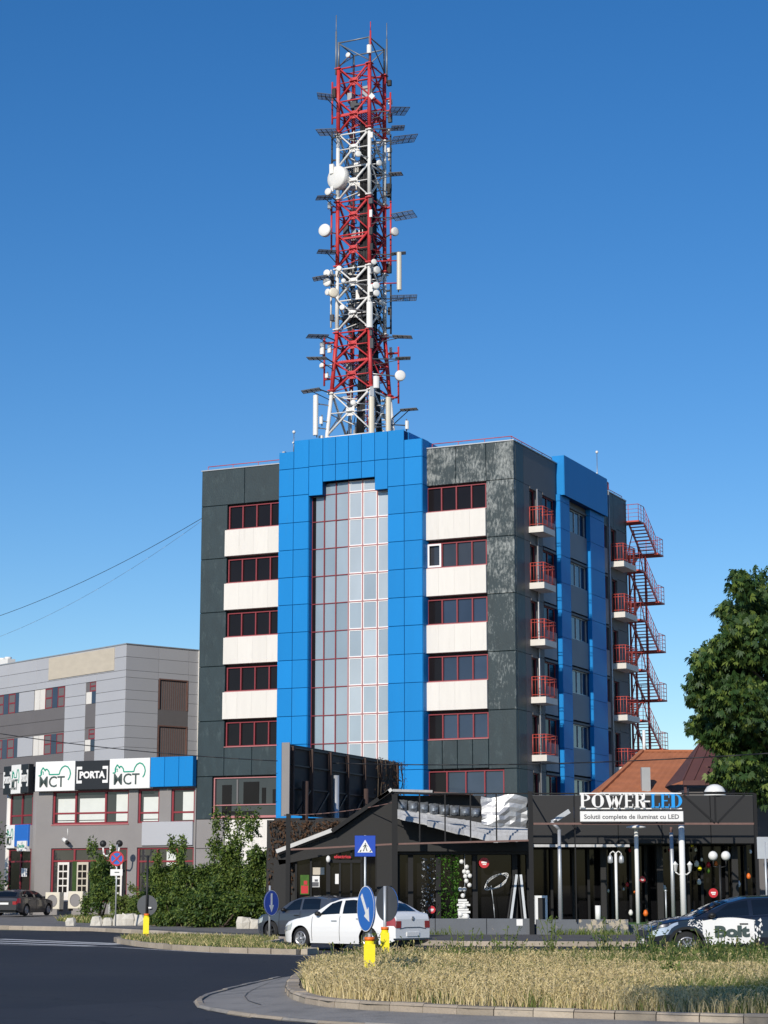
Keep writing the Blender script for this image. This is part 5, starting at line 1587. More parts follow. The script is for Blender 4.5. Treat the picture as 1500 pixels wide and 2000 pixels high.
tag(o, 'small oval white lamp left of the red door lettering', 'lamp'); o.location = (X(641, 74), 73.95, Z(1679, 74))
# coloured lamps and goods seen through the right-hand front
rg = random.Random(12)
goods = [(1208, 1632, .12, 'yellow'), (1168, 1638, .07, 'lamp_white'), (1232, 1662, .06, 'sign_red'), (1310, 1662, .06, 'sign_red'), (1354, 1652, .06, 'yellow'), (1361, 1661, .06, 'lamp_white'),
         (1362, 1688, .1, 'lamp_white'), (1368, 1697, .08, 'yellow'), (1385, 1690, .09, 'sign_red'), (1384, 1702, .08, 'leaf_ivy'), (1366, 1723, .09, 'lamp_white'), (1431, 1658, .06, 'yellow'),
         (1432, 1678, .07, 'led_blue'), (1468, 1665, .06, 'lamp_white'), (1404, 1631, .07, 'sign_red'), (1441, 1727, .12, 'lamp_white'), (1352, 1783, .1, 'led_blue'), (1260, 1783, .1, 'orange'),
         (1231, 1782, .09, 'lamp_white'), (1178, 1780, .06, 'lamp_white'), (1463, 1712, .09, 'orange'), (1297, 1735, .1, 'lamp_white'), (1372, 1680, .06, 'lamp_white'), (1400, 1688, .07, 'orange'),
         (1188, 1740, .05, 'lamp_white'), (1225, 1728, .07, 'sign_red'), (1240, 1742, .06, 'orange'), (1218, 1737, .05, 'galv')]
WORDS = {'yellow': 'yellow', 'lamp_white': 'white', 'sign_red': 'red', 'leaf_ivy': 'green', 'led_blue': 'blue', 'orange': 'orange', 'galv': 'grey'}
order = sorted(goods)
LBL = []
for i, (px, py, r, m) in enumerate(order):
    near = 'the cream lantern post' if px < 1222 else 'the disc headed post' if px < 1280 else 'the thick white post' if px < 1375 else 'the double globe lamp' if px < 1445 else 'the right end of the shop'
    lvl = 'high' if py < 1665 else 'at mid height' if py < 1715 else 'low'
    lab = '%s lamp %s in shop front near %s' % (WORDS[m], lvl, near)
    k = sum(1 for q in LBL if q.endswith(lab))
    lab = ('' if k == 0 else ('second ' if k == 1 else 'third ')) + lab
    LBL.append(lab)
    o = thing('hanging_lantern', 'small ' + lab, 'lamp', (X(px, 75.6), 75.6, Z(py, 75.6)), 0, 'small coloured lamps in the shop front')
    MB().lathe([(.02, r * 1.3), (r * .6, r), (r, 0), (r * .7, -r * .9), (.02, -r * 1.1)], (0, 0, 0), (0, 0, 1), 8).build('shade', m, o)
    MB().tube((0, 0, r * 1.3), (0, 0, r * 1.3 + .25), .008, 4).build('cord', 'cable_black', o)
# ---------------------------------------------------------------- billboard seen from behind
bbd = thing('billboard', 'large dark billboard seen from behind, standing between the shop and the blue bay', 'billboard', (-4.07, 80, 0), math.atan2(12.3, 4.65))
BLN = 13.15
MB().box(0, BLN, -.12, .0, 4.62, 7.42).build('back_panel', 'black_panel', bbd)
MB().box(.02, BLN - .02, 0, .1, 4.66, 7.38).build('front_sheet', 'blue', bbd)
MB().box(-.06, .0, -.36, -.02, 4.55, 7.45).build('end_board', 'grey_wall', bbd)
MB().box(-.06, .0, -.01, .16, 4.55, 7.45).build('front_edge', 'blue', bbd)
for i in range(7):
    x = .6 + i * 2.0
    MB().box(x - .06, x + .06, -.28, -.125, 4.6, 7.35).build('upright', 'rusty', bbd)
for z in (4.64, 5.7, 6.6, 7.3):
    MB().box(.1, BLN, -.2, -.14, z - .03, z + .03).build('rail', 'trim_black', bbd)
for x in (1.6, 4.9, 8.3, 11.6):
    MB().tube((x, -.35, 0), (x, -.35, 6.0 if x != 4.9 else 6.4), .13, 10).build('column', 'galv' if x == 4.9 else 'rusty', bbd)
for i in range(6):
    MB().bar((.8 + i * 2, -.3, 4.66), (2.2 + i * 2, -.3, 5.65), .07, .07).build('strut', 'trim_black', bbd)
# dry creeper over the billboard's far end and a creeper-covered wall beside the shop
r_ = np.random.default_rng(4)
dv = thing('creeper_wall', 'dark wall covered in dry brown creeper left of the shop', 'wall', (X(520, 77), 77, 0))
MB().box(0, X(720, 77) - X(520, 77), 0, .2, 0, Z(1604, 77)).build('wall_panel', 'black_wall', dv)
c = np.stack([r_.uniform(.1, X(715, 77) - X(520, 77), 1500), r_.uniform(-.12, -.01, 1500), 1.5 + r_.uniform(0, 1, 1500) ** .6 * (Z(1603, 77) - 1.5)], 1)
v, f = leaf_quads(c, .16, r_, 1.2)
mesh_np('creeper', v, f, 4, 'vine_dry', parent=dv, kind='stuff')
c = np.stack([r_.uniform(9.5, 13.2, 500), r_.uniform(-.6, -.25, 500), r_.uniform(4.9, 7.5, 500)], 1)
v, f = leaf_quads(c, .14, r_, 1.0, .25)
o = thing('dry_creeper', 'bare brown creeper hanging on the far end of the billboard', 'plant', (-4.07, 80, 0), math.atan2(12.3, 4.65))
mesh_np('creeper', v, f, 4, 'vine_dry', parent=o)
tb = MB()
for i in range(14):
    a = Vector((r_.uniform(9.6, 13), -.4, 7.4))
    tb.path([a, a + Vector((r_.uniform(-.3, .3), -.1, -.9)), a + Vector((r_.uniform(-.5, .5), 0, -2.2))], .02, 4)
tb.build('stems', 'bark', o)
# ---------------------------------------------------------------- houses behind the shop
hs = thing('tiled_house', 'house with orange tiled hip roof behind the lighting shop', 'house', (14, 97, 0))
ex0, ex1, ez, ry = -4.15, 6.5, Z(1552, 92), 0.0
rz = Z(1472, 97)
MB().box(ex0 + .5, ex1, -4.5, 6, 0, ez).build('wall', 'white_slab', hs)
b = MB()
nx = 60
rw = []
NR = 16
for j in range(NR + 1):
    f = j / NR
    row = []
    for i in range(nx + 1):
        xa = ex0 + (ex1 - ex0) * i / nx
        xr = (-1.5) + (ex1 + 1.5) * i / nx
        row.append(Vector((xa + (xr - xa) * f, -5.0 + 5.0 * f, ez + (rz - ez) * f + (.03 if i % 2 else 0) - (.0 if j % 2 else .02))))
    rw.append(row)
for j in range(NR): b.strip(rw[j], rw[j + 1])
b.add([(ex0, -5, ez), (-1.5, 0, rz), (ex0, 5, ez)], [(0, 2, 1)])
b.add([(ex0, 5, ez), (ex1, 5, ez), (ex1, 0, rz), (-1.5, 0, rz)], [(0, 1, 2, 3)])
b.build('roof', 'roof_tile', hs)
MB().bar((-1.5, 0, rz + .03), (ex1, 0, rz + .03), .2, .1).bar((ex0, -5, ez + .06), (-1.5, 0, rz + .05), .2, .1).build('ridge', 'roof_tile', hs)
MB().box(ex0, ex1, -5.15, -5.0, ez - .1, ez + .03).build('gutter', 'cap_metal', hs)
xq = X(1266, 92.4) - 14
MB().box(xq - .2, xq + .2, -4.8, -4.4, ez - .05, Z(1503, 92.4)).build('chimney', 'cap_metal', hs)
xq = X(1264, 97) - 14
MB().tube((xq + .06, .3, rz - .3), (xq + .06, .3, Z(1430, 97)), .08, 8).build('flue_pipe', 'lamp_white', hs)
h2 = thing('brown_house', 'house with dark brown metal roof beside the big tree', 'house', (X(1400, 88), 88, 0))
rx0, rx1 = X(1340, 87) - X(1400, 88), 5.0
z0, z1 = Z(1528, 87), Z(1448, 90)
b = MB()
for i in range(14):
    f0, f1 = i / 14, (i + 1) / 14
    b.add([(rx0 + (rx1 - rx0) * f0, -1, z0), (rx0 + (rx1 - rx0) * f1, -1, z0), (rx0 + 1.35 + (rx1 - rx0) * f1, 2, z1), (rx0 + 1.35 + (rx1 - rx0) * f0, 2, z1)], [(0, 1, 2, 3)])
    b.bar((rx0 + (rx1 - rx0) * f0, -1, z0 + .03), (rx0 + 1.35 + (rx1 - rx0) * f0, 2, z1 + .03), .05, .05)
b.add([(rx0, -1, z0), (rx0 + 1.35, 2, z1), (rx0, 5, z0)], [(0, 1, 2)])
b.build('roof', 'roof_brown', h2)
MB().box(rx0 + .3, rx1, -.6, 5, 0, z0 - .3).build('wall', 'grey_dark', h2)
MB().box(rx0, rx1, -1.08, -.9, z0 - .2, z0).box(rx0 + .05, rx0 + .15, -.95, -.85, z0 - 1.0, z0 - .2).build('eave_trim', 'roof_brown', h2)
MB().box(rx0 + 1.0, rx1, -.9, -.82, z0 + .55, z0 + .62).build('snow_guard', 'roof_brown', h2)
# ================================================================ cars
def interp(pl, x):
    if x <= pl[0][0]: return pl[0][1]
    for (a, z0), (c, z1) in zip(pl, pl[1:]):
        if x <= c:
            f = (x - a) / max(1e-6, c - a)
            f2 = f * f * (3 - 2 * f) * .35 + f * .65
            return z0 + (z1 - z0) * f2
    return pl[-1][1]
def make_car(name, label, loc, rz, S, cat='car'):
    L, W, wr, xf, xr = S['L'], S['W'], S['wr'], S['xf'], S['xr']
    belt, roof, paint = S['belt'], S['roof'], S['paint']
    o = thing(name, label, cat, loc, rz)
    Ra = wr + .055
    xs = sorted(set([round(L * i / 70, 4) for i in range(71)] + [.02, .05, .1, L - .02, L - .05, L - .1] +
                    [round(c + Ra * math.cos(math.pi * i / 14), 4) for c in (xf, xr) for i in range(15)]))
    def hw(x):
        a = max(0, (.55 - x) / .55); c = max(0, (x - (L - .45)) / .45)
        return W / 2 * (1 - .26 * a ** 2.2 - .17 * c ** 2.2)
    def zb(x):
        z = .2 + .1 * max(0, (.3 - x) / .3) ** 2 + .12 * max(0, (x - (L - .35)) / .35) ** 1.5
        for c in (xf, xr):
            if abs(x - c) < Ra: z = max(z, wr + math.sqrt(Ra * Ra - (x - c) ** 2))
        return z
    prof = [(.1, .93), (.25, .965), (.45, .995), (.62, 1.0), (.78, .985), (.95, .965), (1.2, .95)]
    T = [0, .1, .25, .42, .6, .75, .88, .96, 1.0]
    def side(x, t, s):
        z0, z1 = zb(x), interp(belt, x)
        z = z0 + t * (z1 - z0)
        y = hw(x) * interp(prof, z) - (.03 * max(0, (t - .9) / .1) ** 2)
        return Vector((x, s * y, z))
    b = MB()
    for s in (-1, 1):
        rows = [[side(x, t, s) for x in xs] for t in T]
        for a, c in zip(rows, rows[1:]):
            b.strip(a, c, smooth=True) if s < 0 else b.strip(c, a, smooth=True)
    zc = [(.93, .012), (.6, .035), (.3, .045), (0, .05)]
    deck = []
    for k in [1, .93, .75, .5, .25, 0, -.25, -.5, -.75, -.93, -1]:
        row = []
        for x in xs:
            p = side(x, 1, -1)
            crown = .05 * (1 - abs(k) ** 2.4) * min(1, x / .15, (L - x) / .15)
            row.append(Vector((x, p.y * k, p.z + crown)))
        deck.append(row)
    for a, c in zip(deck, deck[1:]): b.strip(a, c, smooth=True)
    for x, fl in ((xs[0], 0), (xs[-1], 1)):
        l = [side(x, t, -1) for t in T]; r = [side(x, t, 1) for t in T]
        b.strip(l, r, smooth=True) if fl else b.strip(r, l, smooth=True)
    # cabin
    bf, br = roof[0][0], roof[-1][0]
    cx = sorted(set([bf + (br - bf) * i / 44 for i in range(45)] + [p[0] for p in roof]))
    wrf = W / 2 * S.get('tumble', .74)
    def zr(x): return max(interp(roof, x), interp(belt, x) + .012)
    def cab(x, fr, s, off=0.0):
        z0 = interp(belt, x) - .01; z1 = zr(x) - .055 * min(1, (zr(x) - z0) / .3)
        z1 = max(z1, z0 + .005)
        y0 = hw(x) * .94 - .02
        full = min(1, (z1 - z0) / .42)
        y1 = y0 + (wrf - y0) * full
        y = y0 + (y1 - y0) * (fr ** 1.25)
        return Vector((x, s * (y + off), z0 + (z1 - z0) * fr))
    def topp(x, k, off=0.0):
        e = cab(x, 1, -1)
        return Vector((x, e.y * k, e.z + (zr(x) - e.z) * (1 - abs(k) ** 2.6) + off))
    for s in (-1, 1):
        rows = [[cab(x, f, s) for x in cx] for f in (0, .2, .4, .6, .8, .92, 1)]
        for a, c in zip(rows, rows[1:]):
            b.strip(a, c, smooth=True) if s < 0 else b.strip(c, a, smooth=True)
    rows = [[topp(x, k) for x in cx] for k in (1, .92, .75, .5, .25, 0, -.25, -.5, -.75, -.92, -1)]
    for a, c in zip(rows, rows[1:]): b.strip(a, c, smooth=True)
    body = b.build('body', paint, o)
    MB().box(.2, L - .2, -(W / 2 - .27), W / 2 - .27, .17, .62).build('underbody', 'trim_black', o)
    # glazing
    def sideglass(x0, x1, s, f0=.1, f1=.9, sl0=0, sl1=0):
        g = MB(); lo, hi = [], []
        n = 12
        for i in range(n + 1):
            xb = x0 + (x1 - x0) * i / n
            xt = x0 + sl0 + (x1 - sl1 - x0 - sl0) * i / n
            lo.append(cab(xb, f0, s, .008)); hi.append(cab(xt, f1, s, .008))
        md = [(a + c) / 2 + Vector((0, s * .012, 0)) for a, c in zip(lo, hi)]
        if s < 0: g.strip(lo, md, smooth=True); g.strip(md, hi, smooth=True)
        else: g.strip(md, lo, smooth=True); g.strip(hi, md, smooth=True)
        g.build('side_window', 'car_glass', o)
    for s in (-1, 1):
        for w in S['win']: sideglass(*w[:2], s, sl0=w[2] if len(w) > 2 else 0, sl1=w[3] if len(w) > 3 else 0)
    def screen(x0, x1, nm, k=.86):
        g = MB()
        n = 8
        rows = [[topp(x0 + (x1 - x0) * i / n, kk, .012) for i in range(n + 1)] for kk in (k, k * .6, k * .2, -k * .2, -k * .6, -k)]
        for a, c in zip(rows, rows[1:]): g.strip(a, c, smooth=True)
        g.build(nm, 'car_glass', o)
    screen(bf + .07, roof[1][0] + (.05 if len(roof) > 4 else 0), 'windscreen')
    screen(roof[-2][0] + .05, br - .04, 'rear_window', .82)
    # wheels
    for x in (xf, xr):
        for s in (-1, 1):
            w = part('wheel', o)
            yc = s * (W / 2 - .115)
            MB().lathe([(wr * .62, -.1), (wr * .9, -.1), (wr * .98, -.075), (wr, -.03), (wr, .03), (wr * .98, .075), (wr * .9, .1), (wr * .62, .1)], (x, yc, wr), (0, 1, 0), 28).build('tyre', 'tyre', w)
            rm = MB()
            out = s * .085
            rm.lathe([(wr * .66, 0), (wr * .66, .02), (wr * .56, .03), (wr * .54, -.12), (.001, -.12)] if s > 0 else [(wr * .66, 0), (wr * .66, -.02), (wr * .56, -.03), (wr * .54, .12), (.001, .12)], (x, yc + out, wr), (0, 1, 0), 24)
            ns = S.get('spokes', 5)
            for i in range(ns):
                t = 2 * math.pi * i / ns + .3
                c0, c1 = Vector((x, yc + out, wr)), Vector((x + math.cos(t) * wr * .6, yc + out, wr + math.sin(t) * wr * .6))
                rm.bar(c0, c1, wr * .2 if ns < 7 else wr * .1, .03, up=(0, 1, 0))
            rm.lathe([(.001, s * .03), (wr * .16, s * .025), (wr * .16, -s * .02)], (x, yc + out, wr), (0, 1, 0), 12)
            rm.build('rim', S.get('rim', 'rim'), w)
    # lamps, mirrors, handles, plate, seams
    for s in (-1, 1):
        for nm, m, x0, x1, t0, t1 in (('headlight', 'headlamp', *S['head']), ('tail_light', 'tail_red', *S['tail'])):
            g = MB(); lo, hi = [], []
            for i in range(9):
                x = x0 + (x1 - x0) * i / 8
                p, q = side(x, t0, s), side(x, t1, s)
                lo.append(p + Vector((.004 if x > L / 2 else -.004, s * .01, 0))); hi.append(q + Vector((.004 if x > L / 2 else -.004, s * .01, 0)))
            g.strip(lo, hi) if s < 0 else g.strip(hi, lo)
            if x1 > L - .02 or x0 < .02:      # wrap onto the end face
                xe = x1 if x1 > L - .02 else x0
                xx = L + .012 if xe > 1 else -.012
                p, q = side(xe, t0, s), side(xe, t1, s)
                in_ = .7
                v = [Vector((xx, p.y, p.z)), Vector((xx, p.y * in_, p.z)), Vector((xx, q.y * in_, q.z)), Vector((xx, q.y, q.z))]
                g.add(v, [(0, 1, 2, 3)])
            g.build(nm, m, o)
        p = cab(bf + .38, .02, s)
        mm = MB()
        mm.bevbox(0, 0, 0, 0, 0, 0) if False else None
        c = Vector((p.x + .05, p.y + s * .11, p.z + .06))
        mm.ball(c, .095, 10, sz=.72)
        mm.tube((p.x + .08, p.y - s * .02, p.z), c, .03, 5)
        mm.build('mirror', S.get('mirror', 'trim_black'), o)
        for hx in S['handles']:
            q = side(hx, .8, s)
            MB().bar((hx - .1, q.y + s * .015, q.z), (hx + .1, q.y + s * .015, q.z), .025, .03).build('door_handle', S.get('handle', 'trim_black'), o)
        sm = MB()
        for dx in S['seams']:
            pts = [side(dx, t, s) + Vector((0, s * .003, 0)) for t in (.08, .25, .42, .6, .75, .88, .97)]
            for a, c in zip(pts, pts[1:]): sm.bar(a, c, .008, .012, up=(1, 0, 0))
        sm.build('door_seam', 'trim_black', o)
    xe = L + .013
    z0 = interp(belt, L - .02)
    MB().box(L - .01, L + .02, -.26, .26, .42 if S.get('plate_low') else .62, .53 if S.get('plate_low') else .73).build('number_plate', 'sign_white', o)
    MB().box(-.02, .01, -.26, .26, .42, .53).build('number_plate', 'sign_white', o)
    MB().box(-.015, .02, -W * .3, W * .3, .3, .4).build('grille', 'trim_black', o)
    return o, side
sedan = dict(L=4.35, W=1.73, wr=.315, xf=.83, xr=3.46, paint='car_white', spokes=6, plate_low=True, handle='galv',
             belt=[(0, .5), (.03, .62), (.1, .7), (.3, .79), (.7, .88), (1.15, .95), (1.6, .97), (2.6, .99), (3.4, 1.02), (3.9, 1.05), (4.2, 1.04), (4.31, 1.0), (4.35, .88)],
             roof=[(1.12, .96), (1.85, 1.38), (2.25, 1.48), (2.75, 1.51), (3.2, 1.45), (3.5, 1.34), (3.95, 1.07)],
             win=[(1.5, 2.3, .42, .0), (2.42, 3.28, .0, .12)], head=(.02, .5, .58, .82), tail=(4.05, 4.35, .58, .92), handles=(2.15, 3.1), seams=(1.28, 2.36, 3.2))
car1, sd1 = make_car('sedan_car', 'white saloon car driving past the end of the small island', (-2.32 + .83 * -.743, 58.4 + .83 * .669, .005), R(-42), sedan)
car1.location = Vector((-2.32, 58.4, .005)) + Matrix.Rotation(R(-42), 3, 'Z') @ Vector((-.83, .75, 0))
MB().box(4.345, 4.372, -.8, .8, .32, .37).build('bumper_line', 'car_grey', car1)
MB().lathe([(.001, .0), (.06, 0), (.06, .012), (.001, .014)], (4.352, 0, .9), (1, 0, 0), 14).build('emblem', 'rim', car1)
MB().prism([(-.045, .03), (.045, .03), (.02, -.035), (-.02, -.035)], lambda a, c, d: (d, a, c + .9), 4.367, 4.372).build('emblem', 'rim', car1)
for s in (-1, 1):
    MB().box(4.33, 4.362, s * .62 - .09, s * .62 + .09, .3, .36).build('reflector', 'tail_red', car1)
MB().path([(4.35, -.55, .62), (4.356, -.3, .66), (4.356, .3, .66), (4.35, .55, .62)], .012, 5).build('boot_crease', 'car_grey', car1)
hatch = dict(L=4.0, W=1.72, wr=.31, xf=.8, xr=3.3, paint='car_grey', rim='trim_black',
             belt=[(0, .5), (.03, .64), (.12, .74), (.4, .84), (.9, .93), (1.5, .97), (2.6, 1.0), (3.5, 1.04), (3.9, 1.03), (4.0, .85)],
             roof=[(1.0, .94), (1.62, 1.36), (2.0, 1.47), (2.7, 1.49), (3.3, 1.43), (3.65, 1.3), (3.93, 1.05)],
             win=[(1.35, 2.1, .4, 0), (2.2, 3.0, 0, .05)], head=(.02, .45, .6, .85), tail=(3.75, 4.0, .6, .95), handles=(2.0, 2.9), seams=(1.2, 2.15, 2.95))
car2, _ = make_car('hatchback_car', 'grey hatchback with dark roof half hidden behind the white saloon', (0, 0, 0), R(-40), hatch)
car2.location = Vector((-3.82, 69.8, .005)) + Matrix.Rotation(R(-40), 3, 'Z') @ Vector((-.8, .75, 0))
for k in ('body',):
    pass
wagon = dict(L=4.6, W=1.78, wr=.32, xf=.9, xr=3.6, paint='car_darkgrey',
             belt=[(0, .5), (.04, .64), (.15, .74), (.5, .84), (1.1, .93), (1.7, .96), (3.0, .99), (4.2, 1.02), (4.52, 1.0), (4.6, .82)],
             roof=[(1.2, .94), (1.9, 1.33), (2.4, 1.43), (3.2, 1.45), (3.9, 1.4), (4.2, 1.33), (4.53, 1.02)],
             win=[(1.6, 2.4, .4, 0), (2.5, 3.35, 0, 0), (3.45, 4.1, 0, .12)], head=(.02, .5, .6, .85), tail=(4.3, 4.6, .6, .95), handles=(2.3, 3.2), seams=(1.4, 2.45, 3.4))
car3, _ = make_car('estate_car', 'dark grey estate car parked by the shop corner at the far left', (0, 0, 0), 0, wagon)
a3 = R(180 + 73)
car3.rotation_euler = (0, 0, a3)
car3.location = Vector((-20.2, 112.6, .25)) - Matrix.Rotation(a3, 3, 'Z') @ Vector((4.5, .85, 0))
suv = dict(L=4.42, W=1.83, wr=.355, xf=.92, xr=3.58, paint='car_navy', spokes=10, rim='rim', tumble=.72,
           belt=[(0, .55), (.04, .72), (.12, .8), (.35, .9), (.85, .99), (1.35, 1.04), (2.4, 1.06), (3.3, 1.11), (4.0, 1.16), (4.3, 1.12), (4.42, .9)],
           roof=[(1.1, 1.03), (1.95, 1.43), (2.45, 1.54), (3.0, 1.56), (3.6, 1.49), (3.95, 1.38), (4.28, 1.14)],
           win=[(1.5, 2.45, .48, 0), (2.55, 3.3, 0, .1)], head=(.03, .72, .62, .86), tail=(4.0, 4.42, .62, .92), handles=(2.3, 3.2), seams=(1.35, 2.5, 3.3))
car4, sd4 = make_car('crossover_car', 'navy crossover taxi with white splash and Bolt lettering, behind the tall grass', (0, 0, 0), R(4), suv)
car4.location = Vector((X(1322, 49.5) - .92, 49.3, .005))
MB().strip([sd4(x, t, -1) + Vector((0, -.012, 0)) for x, t in [(.92 + .45 * math.cos(math.pi * i / 14), 0) for i in range(15)]],
           [sd4(.92 + .45 * math.cos(math.pi * i / 14), .0, -1) + Vector((.06 * math.cos(math.pi * i / 14), -.015, .06)) for i in range(15)]).build('arch_trim', 'trim_black', car4)
# paint-splash sticker following the door
ps = MB()
rsp = random.Random(21)
def stick(x, t): return sd4(x, t, -1) + Vector((0, -.012, 0))
lo, hi = [], []
for i in range(41):
    x = 1.3 + 1.25 * i / 40
    lo.append(stick(x, .22 + .12 * abs(math.sin(i * .9)) * (1 if i % 3 else .3)))
    hi.append(stick(x, .9 + .08 * math.sin(math.pi * i / 40)))
md = [stick(1.3 + 1.25 * i / 40, .6) for i in range(41)]
ps.strip(lo, md, smooth=True); ps.strip(md, hi, smooth=True)
for i in range(90):
    x, t = rsp.uniform(.95, 1.35) if i < 60 else rsp.uniform(2.5, 2.75), rsp.uniform(.35, .9)
    if abs(x - .92) < .42 and t < .3: continue
    r = rsp.uniform(.008, .03)
    ps.add([stick(x - r, t), stick(x, t - r * 1.6), stick(x + r, t), stick(x, t + r * 2.2)], [(0, 1, 2, 3)])
ps.build('splash_sticker', 'sign_white', car4)
vs, fs_, tw_ = text_mesh('Bolt', .34, .004, .02)
MB().add([sd4(1.58 + v[0] * .85 / tw_, .62, -1) + Vector((0, -.03 + v[1], v[2] - .13)) for v in vs], fs_).build('lettering', 'sign_text', car4)

# ================================================================ traffic signs
def guard(o, h, r=.085, z0=0.0):
    MB().tube((0, 0, z0 + .07), (0, 0, z0 + h - .06), r, 8).box(-r * 1.15, r * 1.15, -r * 1.12, -r * .9, z0 + .12, z0 + h - .12).build('guard_sleeve', 'yellow', o)
    MB().tube((0, 0, z0), (0, 0, z0 + .07), r * 1.12, 8).tube((0, 0, z0 + h - .06), (0, 0, z0 + h), r * 1.1, 8).build('guard_ring', 'orange', o)
def disc(o, zc, d, yaw, face, back='sign_back', arrow=None, tilt=0.0):
    q = Matrix.Translation((0, 0, zc)) @ Matrix.Rotation(R(yaw), 4, 'Z') @ Matrix.Rotation(R(tilt), 4, 'Y')
    def tr(mb, nm, m):
        ob = mb.build(nm, m, o); ob.matrix_local = q; return ob
    r = d / 2
    tr(MB().lathe([(.001, -.075), (r, -.075), (r, -.06)], (0, 0, 0), (0, 1, 0), 32, smooth=False), 'sign_face', face)
    tr(MB().lathe([(r, -.06), (r * 1.02, -.05), (.001, -.048)], (0, 0, 0), (0, 1, 0), 32, smooth=False), 'sign_back', back)
    rim = MB()
    rim.lathe([(r * .965, -.077), (r * .999, -.0765)], (0, 0, 0), (0, 1, 0), 32)
    tr(rim, 'sign_rim', 'sign_white' if face != 'sign_red' else 'sign_red')
    if arrow is not None:
        p = [(-.05, .36), (.05, .36), (.05, -.08), (.15, -.08), (0, -.34), (-.15, -.08), (-.05, -.08)]
        c, s = math.cos(R(arrow)), math.sin(R(arrow))
        tr(MB().prism([((a * c - e * s) * d * 1.05, (a * s + e * c) * d * 1.05) for a, e in p], lambda a, e, dd: (a, dd, e), -.082, -.077), 'arrow', 'sign_white')
def sign_post(name, label, x, y, z0, h, cat='traffic sign', m='galv', r=.035):
    o = thing(name, label, cat, (x, y, z0))
    MB().tube((0, 0, 0), (0, 0, h), r, 10).build('post', m, o)
    return o
o = sign_post('keep_right_sign', 'blue round sign with white arrow on a yellow guarded post in the dry grass', -.25, 35.3, .17, 1.55)
guard(o, .72); disc(o, 1.2, .78, -67, 'sign_blue2', arrow=38)
o = sign_post('keep_right_sign', 'grey back of a round sign on the second yellow guarded post in the grass', .02, 44.7, .17, 1.6)
guard(o, .72); disc(o, 1.22, .76, 128, 'sign_blue2', arrow=38)
o = sign_post('keep_right_sign', 'dark back of a round sign on a yellow guarded post, small island tip', -7.95, 68.2, .12, 2.7, m='trim_black', r=.04)
guard(o, .78); disc(o, 1.05, .68, 172, 'sign_blue2', arrow=38)
MB().box(.06, .16, -.055, -.05, .95, 1.0).build('label_plate', 'sign_white', o)
o = sign_post('keep_right_sign', 'shaded blue round sign seen edge on beside the grey hatchback', X(527, 65.6), 65.6, .12, 1.7)
disc(o, 1.15, .8, 58, 'sign_blue', arrow=0)
o = sign_post('crossing_sign', 'square blue pedestrian crossing sign on a tall post behind the white saloon', X(713, 63.9), 63.9, .13, 3.25)
zc = Z(1654, 63.9) - .13
h = .325
MB().bevbox(-h, h, -.06, -.04, zc - h, zc + h, .008).build('sign_face', 'sign_blue', o)
MB().box(-h, h, -.039, -.032, zc - h, zc + h).build('sign_back', 'sign_back', o)
MB().prism([(-.24, zc - .2), (.24, zc - .2), (0, zc + .2)], lambda a, c, d: (a, d, c), -.066, -.061).build('triangle', 'sign_white', o)
pd = MB()
fn = lambda a, c, d: (a, d, c)
for pl in ([(-.02, .0), (.03, .0), (.035, .07), (-.01, .07)], [(-.02, 0), (.005, 0), (-.04, -.14), (-.07, -.14)], [(.005, 0), (.03, 0), (.075, -.14), (.045, -.14)],
           [(-.02, .06), (-.005, .04), (-.06, -.01), (-.07, .0)], [(.025, .06), (.03, .04), (.07, .0), (.08, .01)], [(-.01, .085), (.02, .08), (.025, .11), (.0, .12)]):
    pd.prism([(a, c + zc - .02) for a, c in pl], fn, -.071, -.067)
for i in range(4):
    if i in (1, 2): continue
    a = -.16 + i * .105
    pd.prism([(a - .02, zc - .18), (a + .02, zc - .18), (a + .05, zc - .12), (a + .015, zc - .12)], fn, -.071, -.067)
pd.build('pedestrian_symbol', 'sign_text', o)
o = sign_post('no_stopping_sign', 'round blue and red no stopping sign on a slim post by the bushes', X(227, 87), 87, .14, 3.45)
zc = Z(1678, 87) - .14
disc(o, zc, .62, 0, 'sign_blue2')
rg_ = MB().lathe([(.245, -.08), (.312, -.08)], (0, 0, zc), (0, 1, 0), 28)
for s in (-1, 1):
    yy = -.085 - .008 * (s > 0)
    rg_.bar((-.19 * s, yy, zc - .19), (.19 * s, yy, zc + .19), .06, .006, up=(0, 1, 0))
rg_.build('red_cross', 'sign_red', o)
MB().box(-.26, .26, -.06, -.045, zc - .72, zc - .45).build('extra_plate', 'sign_white', o)
MB().box(-.08, .12, -.066, -.061, zc - .6, zc - .56).build('plate_arrow', 'sign_text', o)
o = sign_post('road_sign_back', 'grey rectangular back of a road sign on a tilted post at the right edge', X(1497, 66), 66, .13, 3.1)
MB().box(-.26, .3, -.03, .0, 2.55, 3.25).build('sign_back', 'galv', o)
